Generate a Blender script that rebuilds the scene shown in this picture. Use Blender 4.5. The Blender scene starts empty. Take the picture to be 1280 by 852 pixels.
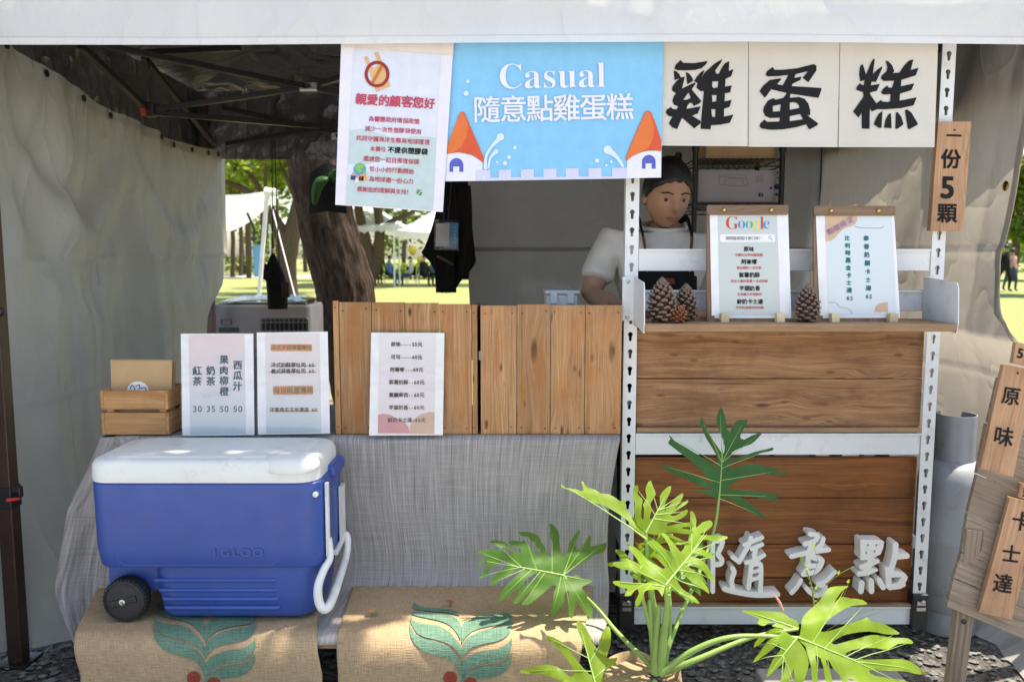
import bpy, math, random
import numpy as np
from mathutils import Vector, Matrix, noise
from mathutils.geometry import delaunay_2d_cdt
R = math.radians
S = bpy.context.scene
COL = S.collection
rnd = random.Random(7)

# ------------------------------------------------------------------ camera, sky, sun, exposure
F, CX, CY, PITCH, H = 1000.0, 640.0, 426.0, R(6.0), 1.31      # lens in photo pixels, pitch, eye height
cd = bpy.data.cameras.new('camera'); cam = bpy.data.objects.new('camera', cd); COL.objects.link(cam)
cam.location = (0, 0, H); cam.rotation_euler = (R(90) - PITCH, 0, 0)
cd.sensor_width = 36; cd.lens = 36 * F / 1280; cd.clip_start = .05; cd.clip_end = 600
cd.dof.use_dof = True; cd.dof.focus_distance = 2.45; cd.dof.aperture_fstop = 4.5
S.camera = cam
SUNV = Vector((.28, .10, 1)).normalized()
EL = math.asin(SUNV.z); AZ = math.atan2(SUNV.x, SUNV.y)
w = bpy.data.worlds.new('World'); S.world = w; w.use_nodes = True
nt = w.node_tree; sky = nt.nodes.new('ShaderNodeTexSky'); sky.sky_type = 'NISHITA'; sky.sun_disc = False
sky.sun_elevation = EL; sky.sun_rotation = AZ; sky.air_density = 1.0; sky.dust_density = 2.0; sky.ozone_density = 1.0
nt.links.new(sky.outputs[0], nt.nodes['Background'].inputs[0]); nt.nodes['Background'].inputs[1].default_value = .15
sl = bpy.data.lights.new('sun', 'SUN'); sl.energy = 4.3; sl.angle = R(.53); sl.color = (1, .95, .86)
so = bpy.data.objects.new('sun', sl); COL.objects.link(so); so.location = SUNV * 40
so.rotation_euler = SUNV.to_track_quat('Z', 'Y').to_euler()
S.view_settings.view_transform = 'Standard'; S.view_settings.look = 'None'; S.view_settings.gamma = 1
S.view_settings.exposure = 1.24; S.view_settings.use_curve_mapping = False
S.view_settings.use_white_balance = True; S.view_settings.white_balance_temperature = 7100; S.view_settings.white_balance_tint = 9
S.cycles.max_bounces = 8; S.cycles.diffuse_bounces = 4; S.cycles.transparent_max_bounces = 12
S.cycles.caustics_reflective = False; S.cycles.caustics_refractive = False

# ------------------------------------------------------------------ helpers
def at(px, py, Y):
    dx, dy = (px - CX) / F, (CY - py) / F
    c, s = math.cos(PITCH), math.sin(PITCH)
    t = Y / (c + dy * s)
    return Vector((dx * t, Y, H + (dy * c - s) * t))
def zat(py, Y): return at(640, py, Y).z
def ray(px, py):
    return (at(px, py, 1.0) - Vector((0, 0, H)))
class Plane:
    def __init__(s, p, n): s.p = Vector(p); s.n = Vector(n).normalized()
    def hit(s, px, py, e=0.0):
        d = ray(px, py); o = Vector((0, 0, H))
        return o + d * ((s.p - o).dot(s.n) / d.dot(s.n)) + s.n * e
def vplane(Y, tilt=0.0, ref=None, yaw=0.0):
    """vertical plane facing the camera at depth Y; tilt leans its top backwards about the photo height ref"""
    z = zat(ref, Y) if ref is not None else 1.0
    return Plane((0, Y, z), (math.sin(yaw), -math.cos(tilt) * math.cos(yaw), math.sin(tilt)))
def fbm(x, y, z=0.0, o=3):
    v = 0; a = 1
    for i in range(o):
        v += a * noise.noise((x, y, z + 13.1 * i)); x *= 2.03; y *= 2.03; a *= .5
    return v
W = {}
def winding(loop, x, y):
    w_ = 0
    for i in range(len(loop)):
        a, b = loop[i], loop[(i + 1) % len(loop)]
        if a[1] <= y:
            if b[1] > y and (b[0] - a[0]) * (y - a[1]) - (x - a[0]) * (b[1] - a[1]) > 0: w_ += 1
        elif b[1] <= y and (b[0] - a[0]) * (y - a[1]) - (x - a[0]) * (b[1] - a[1]) < 0: w_ -= 1
    return w_
def triangles(loops, extra=()):
    """fill of an outline (first loop) with holes (the others)"""
    pts = [Vector((p[0], p[1])) for l in loops for p in l]; ed = []; k = 0
    for l in loops:
        ed += [(k + i, k + (i + 1) % len(l)) for i in range(len(l))]; k += len(l)
    r = delaunay_2d_cdt(pts + [Vector(e) for e in extra], ed, [], 0, 1e-7); co = r[0]; out = []
    for t in r[2]:
        x, y = sum(co[i][0] for i in t) / 3, sum(co[i][1] for i in t) / 3
        if winding(loops[0], x, y) and not any(winding(h, x, y) for h in loops[1:]): out.append(tuple(t))
    return [(c[0], c[1]) for c in co], out
class MB:
    def __init__(s): s.v = []; s.f = []; s.m = []; s.uv = []; s.t = []
    def add(s, vs, fs, m=0, uv=None, tint=.5):
        b = len(s.v); s.v.extend(tuple(v) for v in vs)
        for f in fs:
            s.f.append(tuple(b + i for i in f)); s.m.append(m); s.t.append(tint)
            s.uv.append(None if uv is None else [uv[i] for i in f])
        return s
    def box(s, c, size, rot=None, m=0, grain='x', tint=None, uvo=None):
        c = Vector(c); h = Vector(size) / 2; rot = rot or Matrix.Identity(3)
        tint = rnd.random() if tint is None else tint
        ou, ov = uvo or (rnd.uniform(0, 40), rnd.uniform(0, 40)); g = 'xyz'.index(grain)
        L = [Vector((x, y, z)) for x in (-1, 1) for y in (-1, 1) for z in (-1, 1)]
        P = [Vector((l.x * h.x, l.y * h.y, l.z * h.z)) for l in L]
        b = len(s.v); s.v.extend(tuple(c + rot @ p) for p in P)
        for f, ax in (((0, 1, 3, 2), 0), ((4, 6, 7, 5), 0), ((0, 4, 5, 1), 1), ((2, 3, 7, 6), 1), ((0, 2, 6, 4), 2), ((1, 5, 7, 3), 2)):
            o = [a for a in range(3) if a != ax]
            if g in o: ua = g; va = [a for a in o if a != g][0]
            else: ua, va = o
            k = 1.0 if g in o else 1.0
            s.f.append(tuple(b + i for i in f)); s.m.append(m); s.t.append(tint)
            s.uv.append([(P[i][ua] * (k if g in o else .05) + ou, P[i][va] + ov + ax * .37) for i in f])
        return s
    def tube(s, pts, r, seg=10, m=0, caps=True, tint=.5, closed=False, flat=1.0, twist=0.0):
        pts = [Vector(p) for p in pts]; n = len(pts)
        rr = r if isinstance(r, (list, tuple)) else [r] * n
        def tan(i):
            if closed: return (pts[(i + 1) % n] - pts[i - 1]).normalized()
            return (pts[min(i + 1, n - 1)] - pts[max(i - 1, 0)]).normalized()
        t0 = tan(0); up = Vector((0, 0, 1)) if abs(t0.z) < .9 else Vector((0, 1, 0))
        a = (up - t0 * up.dot(t0)).normalized(); rings = []; vs = []; uv = []; d = 0
        for i in range(n):
            t = tan(i); a = (a - t * a.dot(t)).normalized(); b = t.cross(a)
            if i: d += (pts[i] - pts[i - 1]).length
            for k in range(seg):
                q = 2 * math.pi * k / seg + twist
                vs.append(pts[i] + (a * math.cos(q) + b * math.sin(q) * flat) * rr[i]); uv.append((d, k / seg * 6.28 * max(rr)))
        fs = []
        for i in range(n if closed else n - 1):
            j = (i + 1) % n
            for k in range(seg):
                l = (k + 1) % seg; fs.append((i * seg + k, i * seg + l, j * seg + l, j * seg + k))
        if caps and not closed:
            fs.append(tuple(range(seg))[::-1]); fs.append(tuple((n - 1) * seg + k for k in range(seg)))
        return s.add(vs, fs, m, uv, tint)
    def bar(s, a, b, wd, m=0, tint=.5):
        return s.tube([a, b], wd * .7071, 4, m, twist=math.pi / 4, tint=tint)
    def lathe(s, prof, o, seg=24, m=0, axis='z', tint=.5, fn=None):
        o = Vector(o); vs = []; uv = []; n = len(prof)
        for i, (r, z) in enumerate(prof):
            for k in range(seg):
                q = 2 * math.pi * k / seg; x, y = r * math.cos(q), r * math.sin(q)
                p = Vector((x, y, z)) if axis == 'z' else (Vector((x, z, y)) if axis == 'y' else Vector((z, x, y)))
                if fn: p = fn(p, q, i)
                vs.append(o + p); uv.append((q * .1, z))
        fs = [(i * seg + k, i * seg + (k + 1) % seg, (i + 1) * seg + (k + 1) % seg, (i + 1) * seg + k) for i in range(n - 1) for k in range(seg)]
        if axis == 'y': fs = [f[::-1] for f in fs]
        fs.append(tuple(range(seg))[::-1] if axis != 'y' else tuple(range(seg)))
        fs.append(tuple((n - 1) * seg + k for k in range(seg)) if axis != 'y' else tuple((n - 1) * seg + k for k in range(seg))[::-1])
        return s.add(vs, fs, m, uv, tint)
    def prism(s, loops, to3, back, m=0, tint=.5, side=None):
        """flat shape (outline plus holes, 2-D) put in space by to3 and given thickness by the vector back"""
        back = Vector(back); co, tris = triangles(loops); fr = [to3(*p) for p in co]; n = len(fr)
        s.add(fr + [p + back for p in fr], tris + [tuple(i + n for i in reversed(t)) for t in tris], m, None, tint)
        for l in loops:
            q = [to3(*p) for p in l]; k = len(q)
            s.add(q + [p + back for p in q], [(i, (i + 1) % k, (i + 1) % k + k, i + k) for i in range(k)], m if side is None else side, None, tint)
        return s
    def decal(s, loops, to3, m=0, tint=.5, step=0):
        ex = []
        if step:
            L2 = []
            for l in loops:
                q = []
                for i, a in enumerate(l):
                    b = l[(i + 1) % len(l)]; k = max(1, int(math.hypot(b[0] - a[0], b[1] - a[1]) / step)); q += [(a[0] + (b[0] - a[0]) * j / k, a[1] + (b[1] - a[1]) * j / k) for j in range(k)]
                L2.append(q)
            loops = L2; xs = [p[0] for p in loops[0]]; ys = [p[1] for p in loops[0]]
            ex = [(min(xs) + step * (i + .31), min(ys) + step * (j + .27)) for i in range(int((max(xs) - min(xs)) / step)) for j in range(int((max(ys) - min(ys)) / step))]
        co, tris = triangles(loops, ex)
        return s.add([to3(*p) for p in co], tris, m, None, tint)
    def fine(s, loop, to3, step, m=0, tint=.5):
        """shape cut into small triangles so that it can follow a curved surface"""
        co, tri = cdt(loop, step)
        return s.add([to3(*p) for p in co], tri, m, [(p[0] * .002, p[1] * .002) for p in co], tint)
    def grid(s, nu, nv, f, m=0, uv=None, tint=.5, flip=False):
        vs = []; uvs = []
        for j in range(nv + 1):
            for i in range(nu + 1):
                u, v = i / nu, j / nv; vs.append(f(u, v)); uvs.append(uv(u, v) if uv else (u, v))
        fs = []
        for j in range(nv):
            for i in range(nu):
                a = j * (nu + 1) + i; q = (a, a + 1, a + nu + 2, a + nu + 1); fs.append(q[::-1] if flip else q)
        return s.add(vs, fs, m, uvs, tint)
    def build(s, name, mats, parent=None, origin=None, smooth=None, bevel=0, solid=0, sub=0, fix=True):
        o0 = W[parent] if parent is not None else Vector(origin or (0, 0, 0))
        me = bpy.data.meshes.new(name)
        me.from_pydata([(v[0] - o0.x, v[1] - o0.y, v[2] - o0.z) for v in s.v], [], s.f)
        mats = mats if isinstance(mats, (list, tuple)) else [mats]
        for m in mats: me.materials.append(m)
        me.polygons.foreach_set('material_index', [min(i, len(mats) - 1) for i in s.m])
        ul = me.uv_layers.new(name='UVMap'); data = []
        for p, u in zip(me.polygons, s.uv):
            if u is None:
                nn = p.normal; ax = max(range(3), key=lambda i: abs(nn[i])); o = [i for i in range(3) if i != ax]
                for i in p.vertices: data.extend((s.v[i][o[0]], s.v[i][o[1]]))
            else:
                for q in u: data.extend(q)
        ul.data.foreach_set('uv', data)
        at_ = me.attributes.new('tint', 'FLOAT', 'FACE'); at_.data.foreach_set('value', s.t)
        if fix:
            import bmesh
            bm = bmesh.new(); bm.from_mesh(me); bmesh.ops.recalc_face_normals(bm, faces=bm.faces); bm.to_mesh(me); bm.free()
        if smooth is not None:
            me.shade_smooth()
            if smooth < 180: me.set_sharp_from_angle(angle=R(smooth))
        ob = bpy.data.objects.new(name, me); COL.objects.link(ob)
        if parent is not None: ob.parent = parent
        else: ob.location = o0
        W[ob] = o0.copy()
        if bevel:
            b = ob.modifiers.new('bevel', 'BEVEL'); b.width = bevel; b.segments = 2; b.limit_method = 'ANGLE'; b.angle_limit = R(40)
        if solid:
            b = ob.modifiers.new('thickness', 'SOLIDIFY'); b.thickness = solid; b.offset = 0
        if sub:
            b = ob.modifiers.new('smooth', 'SUBSURF'); b.levels = sub; b.render_levels = sub
        return ob
def cdt(loop, step):
    xs = [p[0] for p in loop]; ys = [p[1] for p in loop]; pts = [Vector(p) for p in loop]; n = len(pts)
    def inside(x, y):
        c = False
        for i in range(n):
            a, b = loop[i], loop[i - 1]
            if (a[1] > y) != (b[1] > y) and x < (b[0] - a[0]) * (y - a[1]) / (b[1] - a[1]) + a[0]: c = not c
        return c
    y = min(ys) + step / 2; k = 0
    while y < max(ys):
        x = min(xs) + step * (.25 if k % 2 else .75)
        while x < max(xs):
            if inside(x, y): pts.append(Vector((x, y)))
            x += step
        y += step * .87; k += 1
    r = delaunay_2d_cdt(pts, [(i, (i + 1) % n) for i in range(n)], [], 1, 1e-6)
    return r[0], [tuple(f) for f in r[2]]
def thing(name, label, cat, loc=(0, 0, 0), group=None, rz=0):
    o = bpy.data.objects.new(name, None); COL.objects.link(o); o.location = loc; o.empty_display_size = .1
    W[o] = Vector(loc); return tag(o, label, cat, group)
def tag(o, label, cat, group=None, kind=None):
    if label: o['label'] = label
    if cat: o['category'] = cat
    if group: o['group'] = group
    if kind: o['kind'] = kind
    return o
def copy_tree(o, parent=None):
    c = o.copy(); COL.objects.link(c)
    if parent is not None: c.parent = parent
    W[c] = W[o].copy()
    for ch in list(o.children): copy_tree(ch, c)
    return c
def circ(cx, cy, rx, ry=None, n=20, a0=0, a1=360):
    ry = rx if ry is None else ry
    m = n if a1 - a0 >= 360 else n + 1
    return [(cx + rx * math.cos(R(a0 + (a1 - a0) * i / n)), cy + ry * math.sin(R(a0 + (a1 - a0) * i / n))) for i in range(m)]
def rrect(x0, y0, x1, y1, r, n=5):
    out = []
    for cx, cy, a in ((x1 - r, y1 - r, 0), (x0 + r, y1 - r, 90), (x0 + r, y0 + r, 180), (x1 - r, y0 + r, 270)):
        out += [(cx + r * math.cos(R(a + 90 * i / n)), cy + r * math.sin(R(a + 90 * i / n))) for i in range(n + 1)]
    return out
def smooth_path(pts, n=6):
    P = [Vector(p) for p in pts]; out = []
    for i in range(len(P) - 1):
        a, b, c, d = P[max(i - 1, 0)], P[i], P[i + 1], P[min(i + 2, len(P) - 1)]
        for k in range(n):
            t = k / n
            out.append(.5 * ((2 * b) + (c - a) * t + (2 * a - 5 * b + 4 * c - d) * t * t + (3 * b - a - 3 * c + d) * t ** 3))
    return out + [P[-1]]
def ribbon(pts, wd, ends=5):
    """outline of a round-ended brush stroke; wd is a width or one width per point"""
    P = smooth_path([Vector((p[0], p[1], 0)) for p in pts], 4); n = len(P)
    wl = wd if isinstance(wd, (list, tuple)) else [wd] * 2
    def wat(i):
        t = i / (n - 1) * (len(wl) - 1); k = min(int(t), len(wl) - 2); return (wl[k] * (1 - t + k) + wl[k + 1] * (t - k)) / 2
    Lf, Rt = [], []
    for i, p in enumerate(P):
        t = (P[min(i + 1, n - 1)] - P[max(i - 1, 0)]).normalized(); q = Vector((-t.y, t.x, 0)) * wat(i)
        Lf.append((p + q)[:2]); Rt.append((p - q)[:2])
    def cap(p, t, r):
        a = math.atan2(t.y, t.x); return [(p.x + r * math.cos(a + math.pi / 2 - math.pi * k / ends), p.y + r * math.sin(a + math.pi / 2 - math.pi * k / ends)) for k in range(1, ends)]
    return Lf + cap(P[-1], (P[-1] - P[-2]), wat(n - 1)) + Rt[::-1] + cap(P[0], (P[0] - P[1]), wat(0))
_GL = {}
def glyph(ch, bold):
    k = (ch, round(bold, 4))
    if k not in _GL:
        c = bpy.data.curves.new('glyph', 'FONT'); c.body = ch; c.size = 1; c.offset = bold; c.resolution_u = 3; c.fill_mode = 'FRONT'
        o = bpy.data.objects.new('glyph', c); COL.objects.link(o)
        ev = o.evaluated_get(bpy.context.evaluated_depsgraph_get()); me = ev.to_mesh()
        _GL[k] = ([(v.co.x, v.co.y) for v in me.vertices], [tuple(p.vertices) for p in me.polygons])
        ev.to_mesh_clear(); bpy.data.objects.remove(o); bpy.data.curves.remove(c)
    return _GL[k]
def write(mb, to3, s, cx, cy, size, rot=0, bold=.012, jit=0, m=0, vert=False, sp=1.0, whole=False, sx=1.0):
    """writing with its middle at (cx, cy), size in the units of to3 (y down)"""
    c, sn = math.cos(R(rot)), math.sin(R(rot))
    def put(g, x0, y0, gx, gy, k, a):
        vs, fs = g; ca, sa = math.cos(a), math.sin(a)
        for q, (u, v) in enumerate(((-1, -1), (1, -1), (1, 1), (-1, 1)) if bold > 0 else ((0, 0),)):
            out = []
            for x, y in vs:
                x, y = (x - gx + u * bold * .8) * k * sx, -(y - gy + v * bold * .8) * k; x, y = x * ca - y * sa + x0, x * sa + y * ca + y0
                p = to3(cx + x * c - y * sn, cy + x * sn + y * c); out.append(p + Vector((0, -.00012 * q, 0)))
            mb.add(out, fs, m)
    if whole:
        g = glyph(s, min(0, bold)); xs = [v[0] for v in g[0]]; put(g, 0, 0, (min(xs) + max(xs)) / 2, .35, size, 0); return
    adv = [(1.0 if ord(ch) > 0x2000 else .58) * sp for ch in s]
    tot = len(s) * sp if vert else sum(adv); p = -tot / 2
    for ch, a in zip(s, adv):
        st = sp if vert else a; q = (p + st / 2) * size; p += st
        if ch == ' ': continue
        g = glyph(ch, min(0, bold)); xs = [v[0] for v in g[0]] or [0]
        gx = .47 if ord(ch) > 0x2000 else (min(xs) + max(xs)) / 2
        k = size * (1 + rnd.uniform(-jit, jit)); jx, jy = rnd.uniform(-jit, jit) * size * .5, rnd.uniform(-jit, jit) * size * .5
        put(g, (0 if vert else q) + jx, (q if vert else 0) + jy, gx, .36, k, rnd.uniform(-jit, jit) * .8)

# ------------------------------------------------------------------ materials
class NT:
    def __init__(s, name):
        s.mat = bpy.data.materials.new(name); s.mat.use_nodes = True; s.t = s.mat.node_tree
        s.p = s.t.nodes['Principled BSDF']; s.out = s.t.nodes['Material Output']
    def n(s, typ, ins=None, out=0, **kw):
        nd = s.t.nodes.new(typ)
        for k, v in kw.items(): setattr(nd, k, v)
        for k, v in (ins or {}).items():
            if hasattr(v, 'is_linked') or isinstance(v, bpy.types.NodeSocket): s.t.links.new(v, nd.inputs[k])
            else: nd.inputs[k].default_value = v
        return nd.outputs[out]
    def set(s, **kw):
        for k, v in kw.items():
            i = s.p.inputs[k.replace('_', ' ')]
            if isinstance(v, bpy.types.NodeSocket): s.t.links.new(v, i)
            else: i.default_value = v
    def uv(s, sx=1, sy=1, sz=1):
        return s.n('ShaderNodeMapping', {'Vector': s.n('ShaderNodeTexCoord', out=2), 'Scale': (sx, sy, sz)})
    def obj(s, sc=1):
        k = sc if isinstance(sc, tuple) else (sc, sc, sc)
        return s.n('ShaderNodeMapping', {'Vector': s.n('ShaderNodeTexCoord', out=3), 'Scale': k})
    def noise(s, vec, scale=5, det=3, rough=.55):
        return s.n('ShaderNodeTexNoise', {'Vector': vec, 'Scale': scale, 'Detail': det, 'Roughness': rough})
    def math(s, op, a, b=0.0, c=0.0):
        nd = s.t.nodes.new('ShaderNodeMath'); nd.operation = op
        for i, v in enumerate((a, b, c)):
            if isinstance(v, bpy.types.NodeSocket): s.t.links.new(v, nd.inputs[i])
            else: nd.inputs[i].default_value = v
        return nd.outputs[0]
    def ramp(s, f, stops):
        nd = s.t.nodes.new('ShaderNodeValToRGB'); s.t.links.new(f, nd.inputs[0]); e = nd.color_ramp.elements
        while len(e) < len(stops): e.new(.5)
        for el, (p, c) in zip(e, stops): el.position = p; el.color = (*c, 1) if len(c) == 3 else c
        return nd.outputs[0]
    def mix(s, f, a, b, mode='MIX'):
        nd = s.t.nodes.new('ShaderNodeMix'); nd.data_type = 'RGBA'; nd.blend_type = mode
        for i, v in ((0, f), (6, a), (7, b)):
            if isinstance(v, bpy.types.NodeSocket): s.t.links.new(v, nd.inputs[i])
            else: nd.inputs[i].default_value = (*v, 1) if isinstance(v, tuple) and len(v) == 3 else v
        return nd.outputs[2]
    def bump(s, h, st=.3, d=.002):
        return s.n('ShaderNodeBump', {'Height': h, 'Strength': st, 'Distance': d})
    def attr(s, name): return s.n('ShaderNodeAttribute', out=2, attribute_name=name)
def col(c, k): return tuple(max(0, min(1, x * k)) for x in c)
def plain(name, c, rough=.5, metal=0, var=.12, scale=6, bump=.1, bs=60, spec=.5, coat=0, dirt=0, scuff=0):
    t = NT(name); v = t.obj(1); n = t.noise(v, scale, 4)
    base = t.ramp(n, [(.3, col(c, 1 - var)), (.7, col(c, 1 + var))])
    if dirt:
        d = t.noise(v, scale * 2.3, 6, .7); base = t.mix(t.ramp(d, [(.55, (0, 0, 0)), (.75, (dirt,) * 3)]), base, (.12, .10, .08))
    if scuff:
        for sc in ((9, 9, 130), (130, 9, 14)): base = t.mix(t.ramp(t.noise(t.obj(sc), 1.0, 4, .7), [(.66, (0, 0, 0)), (.74, (scuff,) * 3)]), base, tuple(.5 * x + .22 for x in c))
    t.set(Base_Color=base, Metallic=metal, Specular_IOR_Level=spec, Coat_Weight=coat, Coat_Roughness=.06)
    t.set(Roughness=t.math('MULTIPLY_ADD', t.noise(v, scale * 3, 3), .25, rough - .12))
    if bump: t.set(Normal=t.bump(t.noise(v, bs, 3), bump, .004))
    return t.mat
def flat(name, c, rough=.6, spec=.3, coat=0):
    """ink, paper, small parts: nearly even colour with a faint mottling"""
    return plain(name, c, rough, 0, .05, 25, 0, spec=spec, coat=coat)
def wood(name, light, dark, knot=(.10, .05, .025), fine=1.0, rough=.6, ring=26, kn=.12, bump=.35, wear=0, tv=.3, warp=.03, stain=None, specks=0.0):
    t = NT(name); uv = t.n('ShaderNodeTexCoord', out=2)
    mp = lambda sx, sy: t.n('ShaderNodeMapping', {'Vector': uv, 'Scale': (sx, sy, 1)})
    vk = t.n('ShaderNodeTexVoronoi', {'Vector': mp(2.6, 9), 'Scale': 1.0})
    sx = t.n('ShaderNodeSeparateXYZ', {0: uv}, 0); sy = t.n('ShaderNodeSeparateXYZ', {0: uv}, 1)
    wp = t.noise(mp(1.8, 5), 1.0, 2)
    k = t.math('MULTIPLY', t.math('MAXIMUM', t.math('SUBTRACT', .34, vk), 0), .07)
    v2 = t.math('ADD', t.math('ADD', sy, t.math('MULTIPLY', wp, warp)), k)
    vec = t.n('ShaderNodeCombineXYZ', {0: t.math('MULTIPLY', sx, 1.1), 1: t.math('MULTIPLY', v2, ring * 2.2), 2: 0.0})
    rings = t.noise(vec, 1.0, 3, .55)
    vec2 = t.n('ShaderNodeCombineXYZ', {0: t.math('MULTIPLY', sx, 5), 1: t.math('MULTIPLY', v2, 330), 2: 0.0})
    fib = t.noise(vec2, 1.0, 3, .65)
    c = t.mix(t.ramp(rings, [(.36, (0, 0, 0)), (.5, (.55,) * 3), (.54, (.15,) * 3), (.66, (1,) * 3)]), light, dark)
    c = t.mix(t.math('MULTIPLY', t.ramp(fib, [(.42, (0, 0, 0)), (.68, (1, 1, 1))]), .42 * fine), c, col(dark, .55))
    c = t.mix(t.ramp(vk, [(kn * .45, (.85,) * 3), (kn, (0, 0, 0))]), c, knot)
    if specks:
        v3 = t.n('ShaderNodeTexVoronoi', {'Vector': mp(9, 26), 'Scale': 1.0}); c = t.mix(t.ramp(v3, [(.08, (specks,) * 3), (.19, (0, 0, 0))]), c, knot)
    if stain:
        sn = t.noise(mp(4, 15), 1.0, 4, .6); c = t.mix(t.ramp(sn, [(.50, (0, 0, 0)), (.66, (.75,) * 3)]), c, stain)
    tn = t.math('MULTIPLY_ADD', t.attr('tint'), tv, 1 - tv / 2)
    c = t.mix(1.0, c, t.n('ShaderNodeCombineColor', {0: tn, 1: tn, 2: tn}), 'MULTIPLY')
    blot = t.noise(t.obj(1), 5, 6, .68)
    c = t.mix(t.ramp(blot, [(.50, (0, 0, 0)), (.72, (.5 + wear * .3,) * 3)]), c, col(dark, .6))
    st = t.noise(mp(3, 28), 1.0, 5, .7); c = t.mix(t.ramp(st, [(.56, (0, 0, 0)), (.70, (.6,) * 3)]), c, col(dark, .5))
    if wear:
        c = t.mix(t.ramp(t.noise(t.obj(1), 11, 6, .75), [(.58, (0, 0, 0)), (.68, (wear,) * 3)]), c, (.42, .36, .30))
    t.set(Base_Color=c, Roughness=t.math('MULTIPLY_ADD', fib, .3, rough - .12), Specular_IOR_Level=.3, Normal=t.bump(t.math('ADD', fib, rings), bump, .002))
    return t.mat
def fabric(name, c, trans=.25, rough=.55, spec=.3, wr=.4, var=.1, tc=None):
    t = NT(name); v = t.obj(1); n = t.noise(v, 3, 5, .6)
    base = t.ramp(n, [(.3, col(c, 1 - var)), (.7, col(c, 1 + var))])
    st = t.noise(v, 9, 6, .7); base = t.mix(t.ramp(st, [(.6, (0, 0, 0)), (.8, (.25,) * 3)]), base, col(c, .6))
    h = t.math('ADD', t.noise(t.obj((1, 1, .6)), 14, 4, .6), t.math('MULTIPLY', t.noise(v, 5, 2), 1.5))
    rg = t.math('POWER', t.math('SUBTRACT', 1.0, t.math('ABSOLUTE', t.math('MULTIPLY_ADD', t.noise(t.obj((1, 1.6, .9)), 2.6, 2), 2.0, -1.0))), 14.0)
    h = t.math('ADD', h, t.math('MULTIPLY', rg, .8))
    nm = t.bump(h, wr, .02)
    t.set(Base_Color=base, Roughness=rough, Specular_IOR_Level=spec, Normal=nm)
    if trans:
        tr = t.n('ShaderNodeBsdfTranslucent', {'Color': (*(tc or c), 1), 'Normal': nm})
        mx = t.n('ShaderNodeMixShader', {0: trans, 1: t.p.outputs[0], 2: tr}); t.t.links.new(mx, t.out.inputs[0])
    return t.mat
def leafmat(name, c, tcol, trans=.4, rough=.4, var=.3, spec=.5):
    t = NT(name); tn = t.attr('tint'); n = t.noise(t.obj(1), 14, 3)
    f = t.math('ADD', t.math('MULTIPLY', tn, .6), t.math('MULTIPLY_ADD', n, .9, -.22))
    t.set(Base_Color=t.ramp(f, [(.15, col(c, 1 - var)), (.85, col(c, 1 + var))]), Roughness=rough, Specular_IOR_Level=spec)
    tr = t.n('ShaderNodeBsdfTranslucent', {'Color': t.ramp(f, [(.15, col(tcol, 1 - var)), (.85, col(tcol, 1 + var))])})
    mx = t.n('ShaderNodeMixShader', {0: trans, 1: t.p.outputs[0], 2: tr}); t.t.links.new(mx, t.out.inputs[0])
    return t.mat
def clearmat(name, refl=.09, tint=(.97, .98, .98)):
    t = NT(name); a = t.n('ShaderNodeBsdfTransparent', {'Color': (*tint, 1)})
    wob = t.bump(t.noise(t.obj(1), 9, 3), .25, .01)
    g = t.n('ShaderNodeBsdfGlossy', {'Roughness': .06, 'Normal': wob})
    fr = t.n('ShaderNodeFresnel', {'IOR': 1.45, 'Normal': wob}); f = t.math('MULTIPLY', t.math('ADD', fr, refl), t.math('SUBTRACT', 1.0, t.n('ShaderNodeNewGeometry', out=6)))
    mx = t.n('ShaderNodeMixShader', {0: f, 1: a, 2: g}); t.t.links.new(mx, t.out.inputs[0])
    return t.mat
def printed(name, stops, axis=1, coat=.6):
    t = NT(name); uv = t.n('ShaderNodeTexCoord', out=2); s_ = t.n('ShaderNodeSeparateXYZ', {0: uv}, axis)
    n = t.noise(uv, 9, 3); f = t.math('ADD', s_, t.math('MULTIPLY_ADD', n, .16, -.08))
    t.set(Base_Color=t.ramp(f, stops), Roughness=.45, Specular_IOR_Level=.3, Coat_Weight=coat, Coat_Roughness=.08)
    return t.mat

M = {}
M['wood_board'] = wood('pine_boards', (.54, .31, .15), (.36, .175, .072), (.085, .035, .015), kn=.13, tv=.45, fine=1.5, ring=26, warp=.035, stain=(.42, .165, .05), specks=.9)
M['wood_rack'] = wood('weathered_cedar', (.49, .28, .145), (.235, .10, .042), (.07, .035, .02), ring=17, kn=.09, wear=.10, fine=1.4, warp=.10, stain=(.22, .10, .05), specks=.6, tv=.2)
M['wood_dark'] = wood('oiled_cedar', (.31, .115, .034), (.13, .042, .013), (.05, .018, .01), ring=22, kn=.05, rough=.45, warp=.05, fine=1.2)
M['wood_shelf'] = wood('shelf_board', (.46, .29, .17), (.32, .19, .10), kn=.05)
M['wood_sign'] = wood('sign_cedar', (.56, .34, .20), (.37, .19, .10), (.16, .07, .03), kn=.10, ring=34)
M['wood_walnut'] = wood('walnut', (.26, .165, .10), (.15, .09, .052), kn=.03, ring=18, fine=.7)
M['wood_grey'] = wood('grey_pallet', (.36, .29, .22), (.20, .145, .10), (.09, .06, .04), kn=.12, wear=.2, rough=.8)
M['wood_crate'] = wood('crate_pine', (.58, .32, .14), (.40, .19, .07), (.15, .06, .03), kn=.10)
M['wood_pale'] = wood('pale_block', (.78, .66, .42), (.70, .56, .33), kn=.0)
M['rack_white'] = plain('white_enamel', (.74, .76, .77), .38, 0, .05, 5, .04, dirt=.35)
M['black_plastic'] = plain('black_plastic', (.018, .018, .02), .45)
M['black_metal'] = plain('black_metal', (.012, .011, .011), .4, .0, bump=.05)
M['brown_metal'] = plain('brown_enamel', (.05, .026, .02), .4, 0, .15)
M['steel'] = plain('steel', (.55, .55, .55), .3, 1, .1)
M['brass'] = plain('brass', (.70, .48, .18), .28, 1, .08)
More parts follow.
